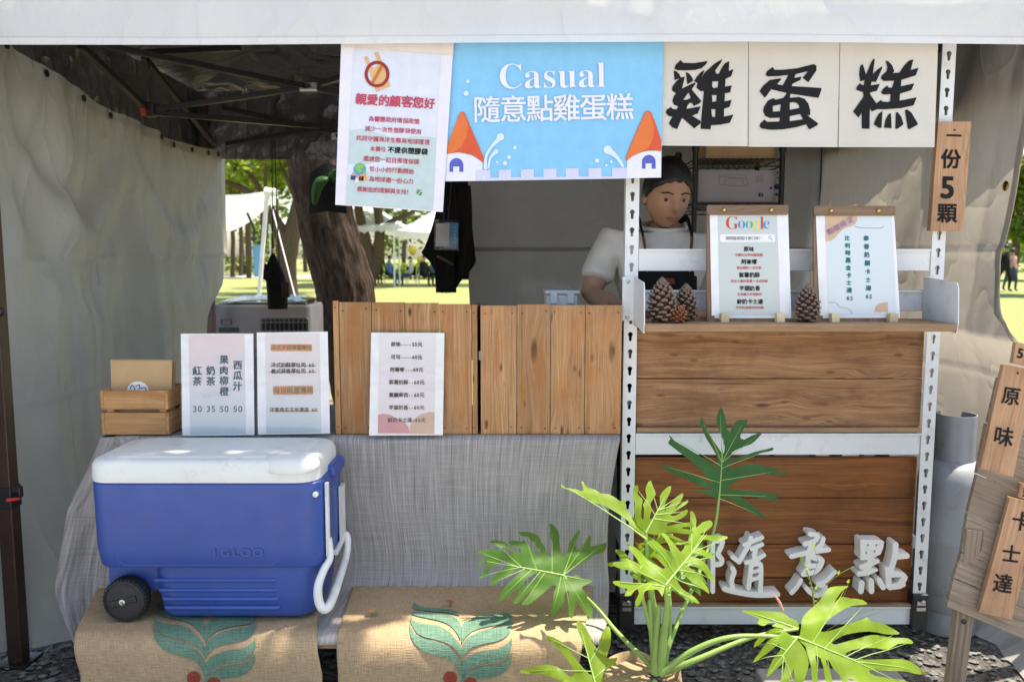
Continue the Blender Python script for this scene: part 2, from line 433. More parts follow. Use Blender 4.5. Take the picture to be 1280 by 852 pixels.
M['red_plastic'] = plain('red_plastic', (.50, .03, .02), .4)
M['valance'] = fabric('white_polyester', (.82, .835, .85), .32, .45, .35, .35, .04)
M['roof_lining'] = fabric('dark_roof_lining', (.105, .100, .108), 0, .28, .6, 1.0, .2)
M['wall_left'] = fabric('beige_tarpaulin', (.40, .395, .355), .20, .43, .4, .26, .10, tc=(.40, .39, .32))
M['wall_back'] = fabric('grey_tarpaulin', (.36, .355, .36), .12, .5, .3, .25, .10)
M['wall_right'] = fabric('warm_grey_tarpaulin', (.45, .435, .42), .29, .45, .35, .26, .10, tc=(.52, .46, .38))
M['canvas'] = fabric('calico', (.68, .655, .60), .12, .85, .1, .08, .05)
M['ink'] = flat('black_ink', (.012, .012, .013), .7, .2)
M['white'] = flat('white_paper', (.80, .80, .82), .55, .3)
M['lilac'] = flat('lilac_paper', (.74, .73, .82), .5, .3)
# cloth, sack, print, plant, ground
def woven(name):
    t = NT(name); uv = t.n('ShaderNodeTexCoord', out=2)
    def nz(sx, sy, d=2): return t.noise(t.n('ShaderNodeMapping', {'Vector': uv, 'Scale': (sx, sy, 1)}), 1.0, d, .6)
    a = nz(420, 6); b = nz(7, 380); c = nz(120, 2.2); f = nz(700, 700, 1)
    s = t.math('ADD', t.math('MULTIPLY', a, .42), t.math('ADD', t.math('MULTIPLY', b, .20), t.math('ADD', t.math('MULTIPLY', c, .22), t.math('MULTIPLY', f, .16))))
    base = t.ramp(s, [(.37, (.175, .160, .152)), (.51, (.335, .313, .298)), (.65, (.53, .50, .475))])
    t.set(Base_Color=base, Roughness=.9, Specular_IOR_Level=.15, Normal=t.bump(s, .5, .003)); return t.mat
def sackmat(name, c1, c2, amount=1.0):
    t = NT(name); uv = t.n('ShaderNodeTexCoord', out=2)
    def wv(sx, sy): return t.noise(t.n('ShaderNodeMapping', {'Vector': uv, 'Scale': (sx, sy, 1)}), 1.0, 2, .5)
    a = wv(380, 30); b = wv(30, 380); g = t.noise(t.obj(1), 4, 4)
    s = t.math('ADD', t.math('MULTIPLY', a, .4), t.math('ADD', t.math('MULTIPLY', b, .4), t.math('MULTIPLY', g, .2)))
    base = t.ramp(s, [(.36, c2), (.64, c1)])
    t.set(Base_Color=base, Roughness=.95, Specular_IOR_Level=.1, Normal=t.bump(s, .9, .004)); return t.mat
M['cloth'] = woven('grey_linen')
M['burlap'] = sackmat('burlap', (.50, .365, .225), (.29, .20, .112))
M['burlap_green'] = sackmat('green_print', (.165, .275, .20), (.07, .135, .09))
M['burlap_red'] = sackmat('red_print', (.36, .07, .045), (.16, .035, .025))
M['burlap_pink'] = sackmat('pink_thread', (.55, .15, .17), (.30, .10, .09))
M['kraft'] = plain('kraft_paper', (.52, .34, .17), .7, 0, .06, 12, .05)
M['cooler_blue'] = plain('blue_plastic', (.028, .072, .305), .42, 0, .08, 5, .06, 260, dirt=.2, scuff=.13)
M['cooler_white'] = plain('white_plastic', (.70, .72, .70), .4, 0, .05, 6, .05, 200, dirt=.3)
M['rubber'] = plain('rubber', (.022, .022, .024), .65, 0, .2, 20, .2)
M['gas_grey'] = plain('grey_enamel', (.30, .32, .335), .42, 0, .08, 5, .06, 40, dirt=.6)
M['letter_white'] = plain('painted_letter', (.90, .88, .83), .6, 0, .06, 20, .08)
M['aircon'] = plain('grey_housing', (.13, .122, .13), .5)
M['dark_fabric'] = fabric('black_cloth', (.016, .015, .015), 0, .8, .15, .5, .2)
M['leaf_bright'] = leafmat('young_leaf', (.19, .31, .025), (.62, .80, .07), .50, .5, spec=.3)
M['leaf_dark'] = leafmat('old_leaf', (.035, .115, .028), (.10, .26, .03), .28, .48, spec=.3)
M['leaf_mid'] = leafmat('grown_leaf', (.07, .17, .025), (.30, .50, .04), .38, .5, spec=.3)
M['vein'] = plain('leaf_vein', (.26, .40, .10), .45, 0, .1)
M['petiole'] = plain('leaf_stalk', (.22, .34, .08), .42, 0, .15, 8, .05)
M['leaf_tree'] = leafmat('tree_foliage', (.085, .135, .022), (.30, .36, .035), .5, .6, .45, .2)
M['leaf_tree2'] = leafmat('yellow_foliage', (.085, .14, .028), (.32, .40, .05), .5, .6, .4, .2)
M['leaf_wood'] = leafmat('far_foliage', (.055, .10, .025), (.20, .28, .04), .45, .7, .5, .1)
M['hedge'] = leafmat('hedge_foliage', (.12, .19, .02), (.32, .42, .03), .35, .6, .3, .2)
def barkmat(name, c1, c2):
    t = NT(name); uv = t.n('ShaderNodeTexCoord', out=2)
    n = t.noise(t.n('ShaderNodeMapping', {'Vector': uv, 'Scale': (7, 42, 1)}), 1.0, 5, .65); g = t.noise(t.obj(1), 3, 4)
    t.set(Base_Color=t.mix(t.math('MULTIPLY', g, .5), t.ramp(n, [(.35, c2), (.65, c1)]), col(c1, .8)), Roughness=.9, Specular_IOR_Level=.1, Normal=t.bump(n, 1.0, .03)); return t.mat
M['bark'] = barkmat('bark', (.12, .085, .063), (.018, .012, .009))
M['bark_far'] = barkmat('far_bark', (.16, .115, .075), (.06, .042, .03))
def groundmat(name, kind):
    t = NT(name); v = t.obj(1)
    if kind == 'lawn':
        a = t.noise(v, .35, 5, .6); b = t.noise(v, 9, 5, .7)
        g = t.mix(t.ramp(b, [(.35, (0, 0, 0)), (.7, (1, 1, 1))]), (.18, .21, .07), (.31, .325, .14))
        d = t.mix(b, (.20, .15, .09), (.33, .26, .16))
        pos = t.n('ShaderNodeSeparateXYZ', {0: t.n('ShaderNodeTexCoord', out=3)}, 1)
        near = t.n('ShaderNodeMapRange', {0: pos, 1: 5.5, 2: 13.0, 3: .22, 4: -.06})
        f = t.ramp(t.math('ADD', a, near), [(.54, (0, 0, 0)), (.66, (1, 1, 1))])
        t.set(Base_Color=t.mix(f, g, d), Roughness=.95, Specular_IOR_Level=.1, Normal=t.bump(b, 1, .05))
    elif kind == 'gravel':
        vo = t.n('ShaderNodeTexVoronoi', {'Vector': v, 'Scale': 55.0}, 1); n = t.noise(v, 6, 5)
        sx = t.n('ShaderNodeSeparateColor', {0: vo}, 0)
        h = t.n('ShaderNodeTexVoronoi', {'Vector': v, 'Scale': 55.0}, 0)
        t.set(Base_Color=t.mix(n, t.ramp(sx, [(.1, (.05, .048, .045)), (.6, (.12, .115, .11)), (.95, (.24, .23, .215))]), (.09, .08, .065)), Roughness=.9, Normal=t.bump(h, 1, .02))
    else:
        n = t.noise(v, 3, 6, .7); m = t.noise(v, 90, 3)
        t.set(Base_Color=t.mix(m, t.ramp(n, [(.3, (.40, .375, .34)), (.7, (.50, .475, .44))]), (.42, .39, .35)), Roughness=.9, Normal=t.bump(m, .4, .004))
    return t.mat
M['lawn'] = groundmat('lawn_grass', 'lawn'); M['gravel'] = groundmat('gravel_bed', 'gravel'); M['paving'] = groundmat('pale_paving', 'paving')
M['stone'] = plain('stone_chip', (.16, .155, .145), .85, 0, .45, 30, .3, 120)

# ------------------------------------------------------------------ ground
def sheet(name, x0, x1, y0, y1, z, mat, n=1):
    mb = MB(); mb.grid(n, n, lambda u, v: Vector((x0 + (x1 - x0) * u, y0 + (y1 - y0) * v, z)))
    return tag(mb.build(name, mat), None, None, kind='structure')
sheet('ground', -300, 300, -200, 400, 0, M['gravel'])
sheet('unseen_bounce_paving', -60, 60, -60, 1.25, .004, M['paving'])  # unseen pale ground added around the camera to bounce sunlight at the stall
sheet('lawn', -300, 300, 5.05, 400, .008, M['lawn'])
sheet('path', -60, -9.8, 50, 57, .016, M['paving'])
def stones():
    mb = MB(); r = random.Random(3)
    ico = [(0, 0, 1), (.894, 0, .447), (.276, .851, .447), (-.724, .526, .447), (-.724, -.526, .447), (.276, -.851, .447), (0, 0, -.6)]
    fs = [(0, 1, 2), (0, 2, 3), (0, 3, 4), (0, 4, 5), (0, 5, 1), (6, 2, 1), (6, 3, 2), (6, 4, 3), (6, 5, 4), (6, 1, 5)]
    for i in range(3800):
        x, y = r.uniform(-1.7, 2.2), r.uniform(1.8, 3.2); s = r.uniform(.006, .015) * (1.5 if r.random() < .1 else 1)
        a = r.uniform(0, 6.3); c, sn = math.cos(a), math.sin(a); k = [r.uniform(.7, 1.3) for _ in ico]
        mb.add([(x + s * q * (px * c - py * sn) * 1.2, y + s * q * (px * sn + py * c), .003 + s * q * pz * .7) for (px, py, pz), q in zip(ico, k)], fs, 0, None, r.random())
    o = mb.build('gravel', M['stone']); tag(o, 'loose dark gravel lying under the stall', 'gravel', kind='stuff')
stones()

# ------------------------------------------------------------------ trees, hedge, wood
def leaf_cloud(mb, blobs, n, size, r, m=0, flatn=.5):
    tot = sum(b[1] ** 2 for b in blobs)
    for c, rad, sq in blobs:
        for i in range(int(n * rad ** 2 / tot)):
            d = Vector((r.gauss(0, 1), r.gauss(0, 1), r.gauss(0, 1))).normalized() * rad * (r.random() ** .4)
            p = Vector(c) + Vector((d.x, d.y, d.z * sq))
            a = Vector((r.gauss(0, 1), r.gauss(0, 1), r.gauss(0, flatn))).normalized(); b = a.cross(Vector((r.gauss(0, 1), r.gauss(0, 1), r.gauss(0, 1)))).normalized()
            s = size * r.uniform(.6, 1.4)
            mb.add([p - a * s, p + b * s * .45, p + a * s, p - b * s * .45], [(0, 1, 2, 3)], m, [(0, 0), (1, 0), (1, 1), (0, 1)], r.random())
def tree(label, base, trunk, limbs, blobs, n, size, seed, lm='leaf_tree', group='trees on the lawn', seg=10, bark='bark_far', rough=0.0):
    r = random.Random(seed); b = Vector(base); t = thing('tree', label, 'tree', base, group)
    mb = MB()
    for pts, rad in [trunk] + limbs:
        p = smooth_path([b + Vector(q) for q in pts], 5); m_ = len(p)
        rr = [rad[0] + (rad[1] - rad[0]) * i / (m_ - 1) for i in range(m_)]
        p = [q + Vector((r.uniform(-1, 1), r.uniform(-1, 1), 0)) * rr[i] * .12 for i, q in enumerate(p)]
        mb.tube(p, rr, seg)
    mb.build('trunk', M[bark], t, smooth=60)
    mb = MB(); leaf_cloud(mb, [(b + Vector(c), ra, q) for c, ra, q in blobs], n, size, r); mb.build('crown', M[lm], t, fix=False)
    return t
def crown(r, cx, cy, cz, n, sp, rad, vz=.5):
    return [((cx + r.uniform(-sp, sp), cy + r.uniform(-sp, sp), cz + r.uniform(-sp, sp) * vz), rad * r.uniform(.6, 1.25), r.uniform(.5, .8)) for _ in range(n)]

# the big trunk close behind the stall
def big_tree():
    r = random.Random(5); Y = 5.7
    ctr = [(at(x, y, Y), wd / 2 * Y / F) for x, y, wd in ((472, 520, 88), (452, 460, 72), (436, 400, 62), (428, 350, 66), (413, 300, 66), (403, 250, 62), (396, 205, 60))]
    ctr[0][0].z = -.05
    top = ctr[-1][0]
    ctr += [(top + Vector((-.12, .05, .7)), .15), (top + Vector((-.2, .15, 1.5)), .13), (top + Vector((-.1, .3, 2.6)), .09)]
    t = thing('tree', 'thick dark tree trunk with furrowed bark close behind the stall', 'tree', (ctr[0][0].x, Y, 0), 'trees on the lawn')
    P = smooth_path([c[0] for c in ctr], 14); n = len(P); RR = np.interp(np.linspace(0, len(ctr) - 1, n), range(len(ctr)), [c[1] for c in ctr])
    mb = MB(); seg = 64; vs = []; uv = []
    for i, p in enumerate(P):
        for k in range(seg):
            q = 2 * math.pi * k / seg; d = Vector((math.cos(q), math.sin(q), 0))
            f = 1 - abs(noise.noise((math.cos(q) * 4.5, math.sin(q) * 4.5, p.z * 2.2))) * 2
            g = 1 - abs(noise.noise((math.cos(q) * 9 + 5, math.sin(q) * 9, p.z * 6))) * 2
            rad = RR[i] * (1 + .10 * f + .06 * g + .08 * noise.noise((math.cos(q), math.sin(q), p.z * 1.3)))
            vs.append(p + d * rad); uv.append((p.z, k / seg * .9))
    mb.add(vs, [(i * seg + k, i * seg + (k + 1) % seg, (i + 1) * seg + (k + 1) % seg, (i + 1) * seg + k) for i in range(n - 1) for k in range(seg)], 0, uv)
    tp = P[-1]
    limbs = [(tp + Vector((0, 0, -.8)), (-1.5, .8, 1.6)), (tp + Vector((0, 0, -.5)), (1.3, 1.2, 1.7)), (tp, (.2, 1.5, 2.2)), (tp, (-.6, -.2, 1.9)), (tp + Vector((0, 0, -.2)), (.8, -.2, 2.3))]
    bl = []
    limbs.append((tp + Vector((0, 0, -.3)), (Vector((.35, 2.6, 4.9)) - tp - Vector((0, 0, -.3)))[:]))
    for a, d in limbs:
        e = a + Vector(d); mb.tube(smooth_path([a, a + Vector(d) * .5 + Vector((0, 0, .2)), e], 4), [.09, .08, .075, .07, .06, .055, .05, .045, .03], 10)
        bl += [(e + Vector((r.uniform(-.8, .8), r.uniform(-.3, .9), r.uniform(-.3, .6))), r.uniform(.5, .9), .7) for _ in range(3)]
    bl += [((x, y, z), .48, .6) for x, y, z in ((-.42, 2.25, 4.6), (-.1, 2.6, 4.8), (.22, 2.3, 4.6), (.05, 2.0, 4.5), (.45, 2.65, 4.9), (-.35, 2.75, 4.7), (.5, 2.25, 4.6), (-.6, 2.45, 4.6), (-.3, 1.9, 4.5))]
    mb.build('trunk', M['bark'], t, smooth=70)
    mb = MB(); leaf_cloud(mb, bl, 9000, .075, r); mb.build('crown', M['leaf_tree'], t, fix=False)
big_tree()
def epiphyte():
    Y = 5.35
    t = thing('orchid_planter', 'dark pouch planter with a broad glossy leaf strapped to the big trunk', 'planter', at(405, 262, Y))
    mb = MB(); mb.grid(8, 8, lambda u, v: at(387 + u * 46, 214 + v * 50 - 10 * math.sin(u * 3.1) * (1 - v) + 6 * abs(u - .5), Y - .03 - .05 * math.sin(u * math.pi) * math.sin(.3 + v * 2.4)))
    mb.build('pouch', M['dark_fabric'], t, solid=.006)
    for pts in (((412, 222), (404, 224), (396, 236), (393, 256)), ((414, 224), (420, 216), (428, 214), (436, 218)), ((416, 226), (424, 224), (432, 228), (438, 238))):
        mb = MB(); c = smooth_path([(x, y, 0) for x, y in pts], 4); n = len(c) - 1
        def f(u, v, c=c, n=n):
            p = c[int(round(v * n))]; wd = 8.5 * math.sin(math.pi * (.12 + .84 * v)) ** .7
            return at(p.x + (u - .5) * wd * 1.6, p.y + (u - .5) * wd * .6, Y - .1 - .05 * math.sin(v * 3) + abs(u - .5) * .03)
        mb.grid(4, n, f); mb.build('leaf', M['leaf_dark'], t, smooth=80, solid=.002)
epiphyte()
r_ = random.Random(21)
def ground_y(px, Y): p = at(px, 400, Y); return (p.x, Y, 0)
# forked tree in the middle distance and the leaning ones beyond the strap
tree('forked tree whose pale trunk splits low, seen between the big trunk and the hanging jacket', ground_y(462, 36), ([(0, 0, -.1), (.05, 0, 1.2), (-.25, 0, 2.6), (-.5, 0, 4.2)], (.36, .16)),
     [([(.05, 0, .3), (.45, 0, 1.4), (.5, 0, 2.8), (.45, 0, 4.6)], (.33, .16)), ([(.4, 0, 2.3), (1.1, 0, 2.9), (2.0, 0, 3.3), (2.6, .3, 4.4)], (.15, .06)), ([(.5, 0, 2.9), (.3, 0, 3.6), (-.1, 0, 4.3)], (.13, .06)), ([(-.4, 0, 3.5), (-1.2, 0, 4.6)], (.12, .05))],
     crown(r_, .2, 0, 5.6, 14, 2.4, 1.3), 3200, .22, 31, 'leaf_tree2')
tree('spreading tree with crooked bare limbs, behind the black bag and strap', ground_y(356, 27), ([(0, 0, -.1), (.05, 0, 1.0), (-.05, 0, 2.0), (-.5, 0, 3.0)], (.30, .17)),
     [([(-.05, 0, 1.6), (.35, 0, 2.6), (.55, 0, 3.6), (.4, 0, 4.6)], (.18, .08)), ([(-.3, 0, 2.6), (-1.2, .2, 3.5), (-2.2, .2, 3.9), (-3.0, .2, 4.3)], (.14, .05)), ([(-.5, 0, 2.9), (-.9, .2, 3.8), (-1.6, 0, 4.7)], (.13, .05)), ([(.1, 0, 2.2), (-.5, 0, 3.4), (-.4, 0, 4.6)], (.1, .05))],
     crown(r_, -.6, .4, 5.0, 16, 2.3, 1.1), 3400, .17, 32, 'leaf_tree2')
tree('slim leaning tree hugging the edge of the big trunk', ground_y(379, 24), ([(-.3, 0, -.1), (-.35, 0, 1.0), (-.12, 0, 2.2), (-.1, 0, 3.6)], (.2, .11)), [([(-.1, 0, 3.0), (-.7, .3, 4.2)], (.09, .04))], crown(r_, 0, .4, 5.0, 9, 1.6, .9), 1800, .15, 33)
tree('bushy green tree beyond the edge of the side curtain', ground_y(1296, 27), ([(0, 0, -.1), (.1, 0, 1.5), (0, 0, 3.0)], (.22, .12)), [([(0, 0, 1.8), (-1.0, 0, 3.0)], (.1, .05)), ([(0, 0, 2.0), (.9, 0, 3.2)], (.1, .05))], crown(r_, -.3, 0, 3.1, 16, 1.6, .8, .8), 5200, .14, 34)
tree('tall tree far behind the walking couple', ground_y(1262, 44), ([(0, 0, -.1), (.1, 0, 2), (0, 0, 4.0)], (.25, .13)), [([(0, 0, 2.4), (-1.2, 0, 3.8)], (.1, .05))], crown(r_, 0, 0, 4.2, 14, 2.0, 1.1, .7), 4200, .2, 35)
for i, (px, Y, lab) in enumerate(((293, 52, 'straight thin tree standing beside the pale sail canopy'), (303, 56, 'second straight thin tree from the curtain edge'), (313, 50, 'thin straight tree just beside the white canopy pole'),
                                  (330, 58, 'thin tree far beyond the hanging strap'), (505, 50, 'grey bare post-like tree between the two far marquees'))):
    tree(lab, ground_y(px, Y), ([(0, 0, -.1), (.1, 0, 3), (0, 0, 6.5)], (.16, .10)), [([(0, 0, 4.5), (.9, 0, 6)], (.07, .04))], crown(r_, 0, 0, 7.0, 6, 1.8, 1.3), 1100, .28, 40 + i, group='thin trees far behind')
def woods():
    mb = MB(); r = random.Random(9); bl = []
    for i in range(170):
        x = r.uniform(-58, 62); y = r.uniform(62, 82); h = r.uniform(1.5, 12)
        bl.append(((x, y + h * .5, h), r.uniform(1.6, 3.0), .8))
    leaf_cloud(mb, bl, 26000, .38, r)
    for i in range(60):
        x = r.uniform(-58, 62); y = r.uniform(60, 70); mb.tube([(x, y, 0), (x + r.uniform(-.3, .3), y, 6)], [.2, .1], 6, 1)
    tag(mb.build('woods', [M['leaf_wood'], M['bark_far']], fix=False), 'sunlit green wood closing off the far side of the lawn', 'woods', kind='stuff')
woods()
def hedge(label, x0, x1, y, h, d, seed):
    mb = MB(); r = random.Random(seed); bl = []
    k = int((x1 - x0) / .45)
    for i in range(k):
        for q in (.3, .72): bl.append(((x0 + (i + .5) * (x1 - x0) / k, y + r.uniform(-d, d) * .3, h * q), .42 * h ** .3, .8))
    leaf_cloud(mb, bl, 260 * k, .09, r)
    tag(mb.build('hedge', M['hedge'], origin=((x0 + x1) / 2, y, 0), fix=False), label, 'hedge')
p0, p1 = at(470, 340, 46), at(630, 340, 46)
hedge('bright clipped hedge behind the people seated under the far marquees', p0.x, p1.x, 46, .95, .6, 1)
p0, p1 = at(262, 340, 60), at(352, 340, 60)
hedge('low yellow-green hedge beyond the pale path', p0.x, p1.x, 60, 1.5, .7, 2)

# ------------------------------------------------------------------ far marquees, sail canopy, people on the lawn
M['tent_white'] = fabric('marquee_white', (.80, .80, .80), .3, .6, .2, .1, .03)
M['pole_white'] = plain('white_pole', (.72, .72, .72), .4)
def marquee(label, px, Y, wd, ez, az):
    c = at(px, 330, Y); t = thing('marquee', label, 'marquee', (c.x, Y, 0), 'white marquees across the lawn')
    h = wd / 2; q = [(-h, -h), (h, -h), (h, h), (-h, h)]; mb = MB(); o = Vector((c.x, Y, 0))
    for i in range(4):
        a, b = q[i], q[(i + 1) % 4]
        def f(u, v, a=a, b=b):
            e = Vector((a[0] + (b[0] - a[0]) * u, a[1] + (b[1] - a[1]) * u, 0)); s = v ** 1.25
            return o + e * (1 - v) + Vector((0, 0, ez + (az - ez) * s - .12 * math.sin(u * math.pi) * (1 - v)))
        mb.grid(8, 6, f)
    mb.build('roof', M['tent_white'], t, smooth=50)
    mb = MB()
    for i in range(4):
        a, b = q[i], q[(i + 1) % 4]
        mb.grid(24, 2, lambda u, v, a=a, b=b: o + Vector((a[0] + (b[0] - a[0]) * u, a[1] + (b[1] - a[1]) * u, ez - .12 * math.sin(u * math.pi) - v * (.26 + .05 * math.cos(u * 24 * math.pi)))) * 1.0)
    mb.build('valance', M['tent_white'], t)
    for a in q:
        mb = MB(); mb.tube([o + Vector((a[0], a[1], 0)), o + Vector((a[0], a[1], ez))], .035, 8); mb.build('leg', M['pole_white'], t)
marquee('white peaked marquee directly behind the forked tree', 447, 38, 4.6, 2.75, 4.35)
marquee('white peaked marquee half covered by the hanging jacket', 566, 37, 4.7, 2.45, 3.95)
marquee('small pale marquee peeking out past the big trunk', 386, 44, 3.2, 3.0, 4.1)
def sail():
    Y = 10; t = thing('gazebo', 'white gazebo corner on a leaning pole with a guy rope beside the curtain edge', 'gazebo', (at(318, 400, Y).x, Y, 0))
    a, b = at(337, 238, Y), at(283, 255, Y); lo = at(316, 412, Y); lo.z = 0
    mb = MB()
    def f(u, v):
        p = a + (b - a + Vector((-1.6, 0, .05))) * u + Vector((-.05, .5 * v, -.04 - .40 * min(1, u * 3.2) + .12 * max(0, u - .3))) * v
        p.z -= .03 * math.sin(u * 9) + .05 * math.sin(min(1, u * 3) * math.pi) * v; return p
    mb.grid(24, 8, f); mb.build('roof', M['tent_white'], t, smooth=80)
    mb = MB(); mb.tube([lo, at(334, 240, Y)], .028, 8); mb.tube([at(331, 239, Y), at(345, 241, Y)], .05, 8); mb.build('pole', M['pole_white'], t)
    for dx in (-2.6, -2.4):
        mb = MB(); p = a + Vector((dx, 1.6 if dx > -2.5 else 0, .0)); mb.tube([(p.x, p.y, 0), p], .028, 8); mb.build('pole', M['pole_white'], t)
    mb = MB(); e = at(392, 395, Y - 1.2); e.z = 0.02; mb.tube([at(336, 244, Y), e], .007, 6); mb.build('guy_rope', M['pole_white'], t)
    mb = MB(); mb.tube(smooth_path([at(309, 266, Y), at(313, 275, Y), at(318, 287, Y), at(317, 296, Y)], 4), .016, 6); mb.lathe([(0.001, -.05), (.05, 0), (.001, .05)], at(317, 298, Y), 8); mb.build('cord', M['black_metal'], t)
sail()
def flagsign():
    Y = 34; t = thing('banner_stand', 'tall blue banner stand far beyond the white pole', 'banner', (at(322, 360, Y).x, Y, 0))
    mb = MB(); mb.grid(6, 10, lambda u, v: at(315.5 + u * 11 + 1.5 * v, 306 + v * 40, Y) + Vector((0, .06 * math.sin(u * 5 + v * 2), 0))); mb.build('flag', flat('banner_blue', (.16, .42, .68)), t, solid=.01)
    mb = MB(); mb.tube([(at(327, 360, Y).x, Y, 0), at(327, 302, Y)], .02, 6); mb.build('pole', M['pole_white'], t)
flagsign()
def balloon(label, px, py, rr, Y=36):
    mb = MB(); c = at(px, py, Y); mb.lathe([(.01, -1.12), (.09, -1.05), (.45, -.85), (.8, -.45), (.98, 0), (.9, .45), (.62, .8), (.3, .96), (.01, 1.0)], (0, 0, 0), 18)
    mb.v = [(c.x + x * rr, c.y + y * rr, c.z + z * rr) for x, y, z in mb.v]
    mb.tube(smooth_path([c - Vector((0, 0, rr * 1.1)), c + Vector((.1, 0, -rr * 1.6)), c + Vector((0, 0, -rr * 2.2))], 4), .012, 5)
    tag(mb.build('balloon', M['yellow'], origin=c, smooth=60), label, 'balloon', 'yellow balloons under the far marquee')
M['yellow'] = flat('balloon_yellow', (.62, .55, .08), .35)
balloon('upper yellow balloon floating between the far marquees', 516, 313, .21)
balloon('lower yellow balloon just over the seated people', 526, 325, .19)

def skin_body(name, joints, edges, mat, parent=None, sub=1, root=0, origin=None):
    """one continuous figure grown along a skeleton: joints are (position, radius)"""
    me = bpy.data.meshes.new('body'); me.from_pydata([tuple(j[0]) for j in joints], edges, [])
    o = bpy.data.objects.new('body', me); COL.objects.link(o)
    md = o.modifiers.new('skin', 'SKIN'); sv = me.skin_vertices[0].data
    for i, j in enumerate(joints):
        rr = j[1] if isinstance(j[1], tuple) else (j[1], j[1]); sv[i].radius = rr; sv[i].use_root = (i == root)
    if sub: s_ = o.modifiers.new('sub', 'SUBSURF'); s_.levels = sub; s_.render_levels = sub
    ev = o.evaluated_get(bpy.context.evaluated_depsgraph_get()); m2 = ev.to_mesh()
    vs = [tuple(v.co) for v in m2.vertices]; fs = [tuple(p.vertices) for p in m2.polygons]; ev.to_mesh_clear()
    bpy.data.objects.remove(o); bpy.data.meshes.remove(me)
    return vs, fs
M['skin'] = plain('skin', (.46, .255, .165), .5, 0, .08, 12, .05)
M['hair'] = plain('black_hair', (.012, .010, .009), .45, 0, .3, 30, .3, 120)
def far_person(label, px, Y, pose, shirt, trousers, h=1.66, ry=0.0, sc=1.0):
    b = Vector((at(px, 360, Y).x, Y, 0)); k = h / 1.66
    t = thing('person', label, 'person', b, 'people across the lawn')
    if pose == 'sit':
        J = [((0, 0, .50), .13), ((0, .03, .75), .14), ((0, .02, 1.0), .13), ((0, 0, 1.10), .055), ((0, -.03, 1.24), .10),
             ((.11, -.22, .5), .075), ((.12, -.42, .48), .06), ((.12, -.42, .08), .045), ((.12, -.54, .05), .035),
             ((-.11, -.22, .5), .075), ((-.12, -.42, .48), .06), ((-.12, -.40, .08), .045), ((-.12, -.52, .05), .035),
             ((.20, .02, .97), .055), ((.25, -.05, .72), .045), ((.15, -.28, .62), .035), ((-.20, .02, .97), .055), ((-.25, -.05, .72), .045), ((-.14, -.28, .62), .035)]
    else:
        s = .16 if pose == 'walk' else .02
        J = [((0, 0, .92), .13), ((0, 0, 1.12), .125), ((0, 0, 1.33), .135), ((0, 0, 1.43), .05), ((0, -.02, 1.56), .10),
             ((.09, -s * .4, .82), .085), ((.09, -s, .48), .06), ((.09, -s * .8, .09), .042), ((.09, -s * .8 - .13, .05), .034),
             ((-.09, s * .4, .82), .085), ((-.09, s, .48), .06), ((-.09, s * 1.6, .12), .042), ((-.09, s * 1.6 - .12, .05), .034),
             ((.19, 0, 1.32), .055), ((.24, .04, 1.08), .045), ((.22, -.06, .84), .034), ((-.19, 0, 1.32), .055), ((-.24, .04, 1.08), .045), ((-.22, -.06, .84), .034)]
    E_ = [(0, 1), (1, 2), (2, 3), (3, 4), (0, 5), (5, 6), (6, 7), (7, 8), (0, 9), (9, 10), (10, 11), (11, 12), (2, 13), (13, 14), (14, 15), (2, 16), (16, 17), (17, 18)]
    c, sn = math.cos(ry), math.sin(ry)
    J = [(b + Vector((p[0] * c - p[1] * sn, p[0] * sn + p[1] * c, p[2])) * k, q * k) for p, q in J]
    vs, fs = skin_body('body', J, E_, None)
    mb = MB(); hz = J[4][0].z; nz = J[3][0].z; sz = J[0][0].z + .02
    for f in fs:
        c_ = sum((Vector(vs[i]) for i in f), Vector()) / len(f)
        m = 0 if c_.z > nz - .01 else (1 if c_.z > sz and (pose != 'sit' or c_.z > sz + .05) else 2)
        mb.add([vs[i] for i in f], [tuple(range(len(f)))], m)
    mb.build('body', [M['skin'], shirt, trousers], t, smooth=180, fix=False)
    mb = MB(); hc = J[4][0] + Vector((0, .012, .035)); mb.lathe([(.105 * math.cos(a), .11 * math.sin(a)) for a in [R(x) for x in (-20, 0, 25, 50, 75, 89)]], hc, 12); mb.build('hair', M['hair'], t, smooth=80)
    if pose == 'sit':
        ch = thing('folding_chair', 'dark folding chair under the ' + label.split(' on a chair')[0], 'chair', b, 'chairs across the lawn'); mb = MB()
        mb.box(b + Vector((0, -.05, .37)), (.46, .42, .03)); mb.build('seat', M['dark_fabric'], ch)
        mb = MB(); mb.box(b + Vector((0, .17, .66)), (.46, .03, .4)); mb.build('backrest', M['dark_fabric'], ch)
        for sx in (-.22, .22):
            for sy in (-.24, .16):
                mb = MB(); mb.tube([b + Vector((sx, sy, 0)), b + Vector((sx, sy, .37 if sy < 0 else .8))], .014, 6); mb.build('leg', M['steel'], ch)
shirts = {'navy': flat('navy_cotton', (.02, .03, .10), .9), 'black': flat('black_cotton', (.012, .012, .014), .9), 'white': flat('white_cotton', (.62, .62, .62), .9), 'blue': flat('blue_cotton', (.10, .20, .42), .9), 'jeans': flat('denim', (.05, .08, .16), .9), 'pink': flat('pale_cotton', (.55, .33, .30), .9)}
far_person('person in a navy shirt standing with their back turned, beside the forked tree', 475, 37.2, 'stand', shirts['navy'], shirts['black'], 1.7, 2.8)
far_person('person in blue on a chair, closest to the forked tree', 487, 36.5, 'sit', shirts['blue'], shirts['jeans'], 1.66, 1.2)
far_person('person in a white shirt on a chair between the marquee legs', 514, 36.5, 'sit', shirts['white'], shirts['jeans'], 1.6, -1.3)
far_person('person in black bending forward on a chair beside the jacket', 530, 35.5, 'sit', shirts['black'], shirts['black'], 1.7, .9)
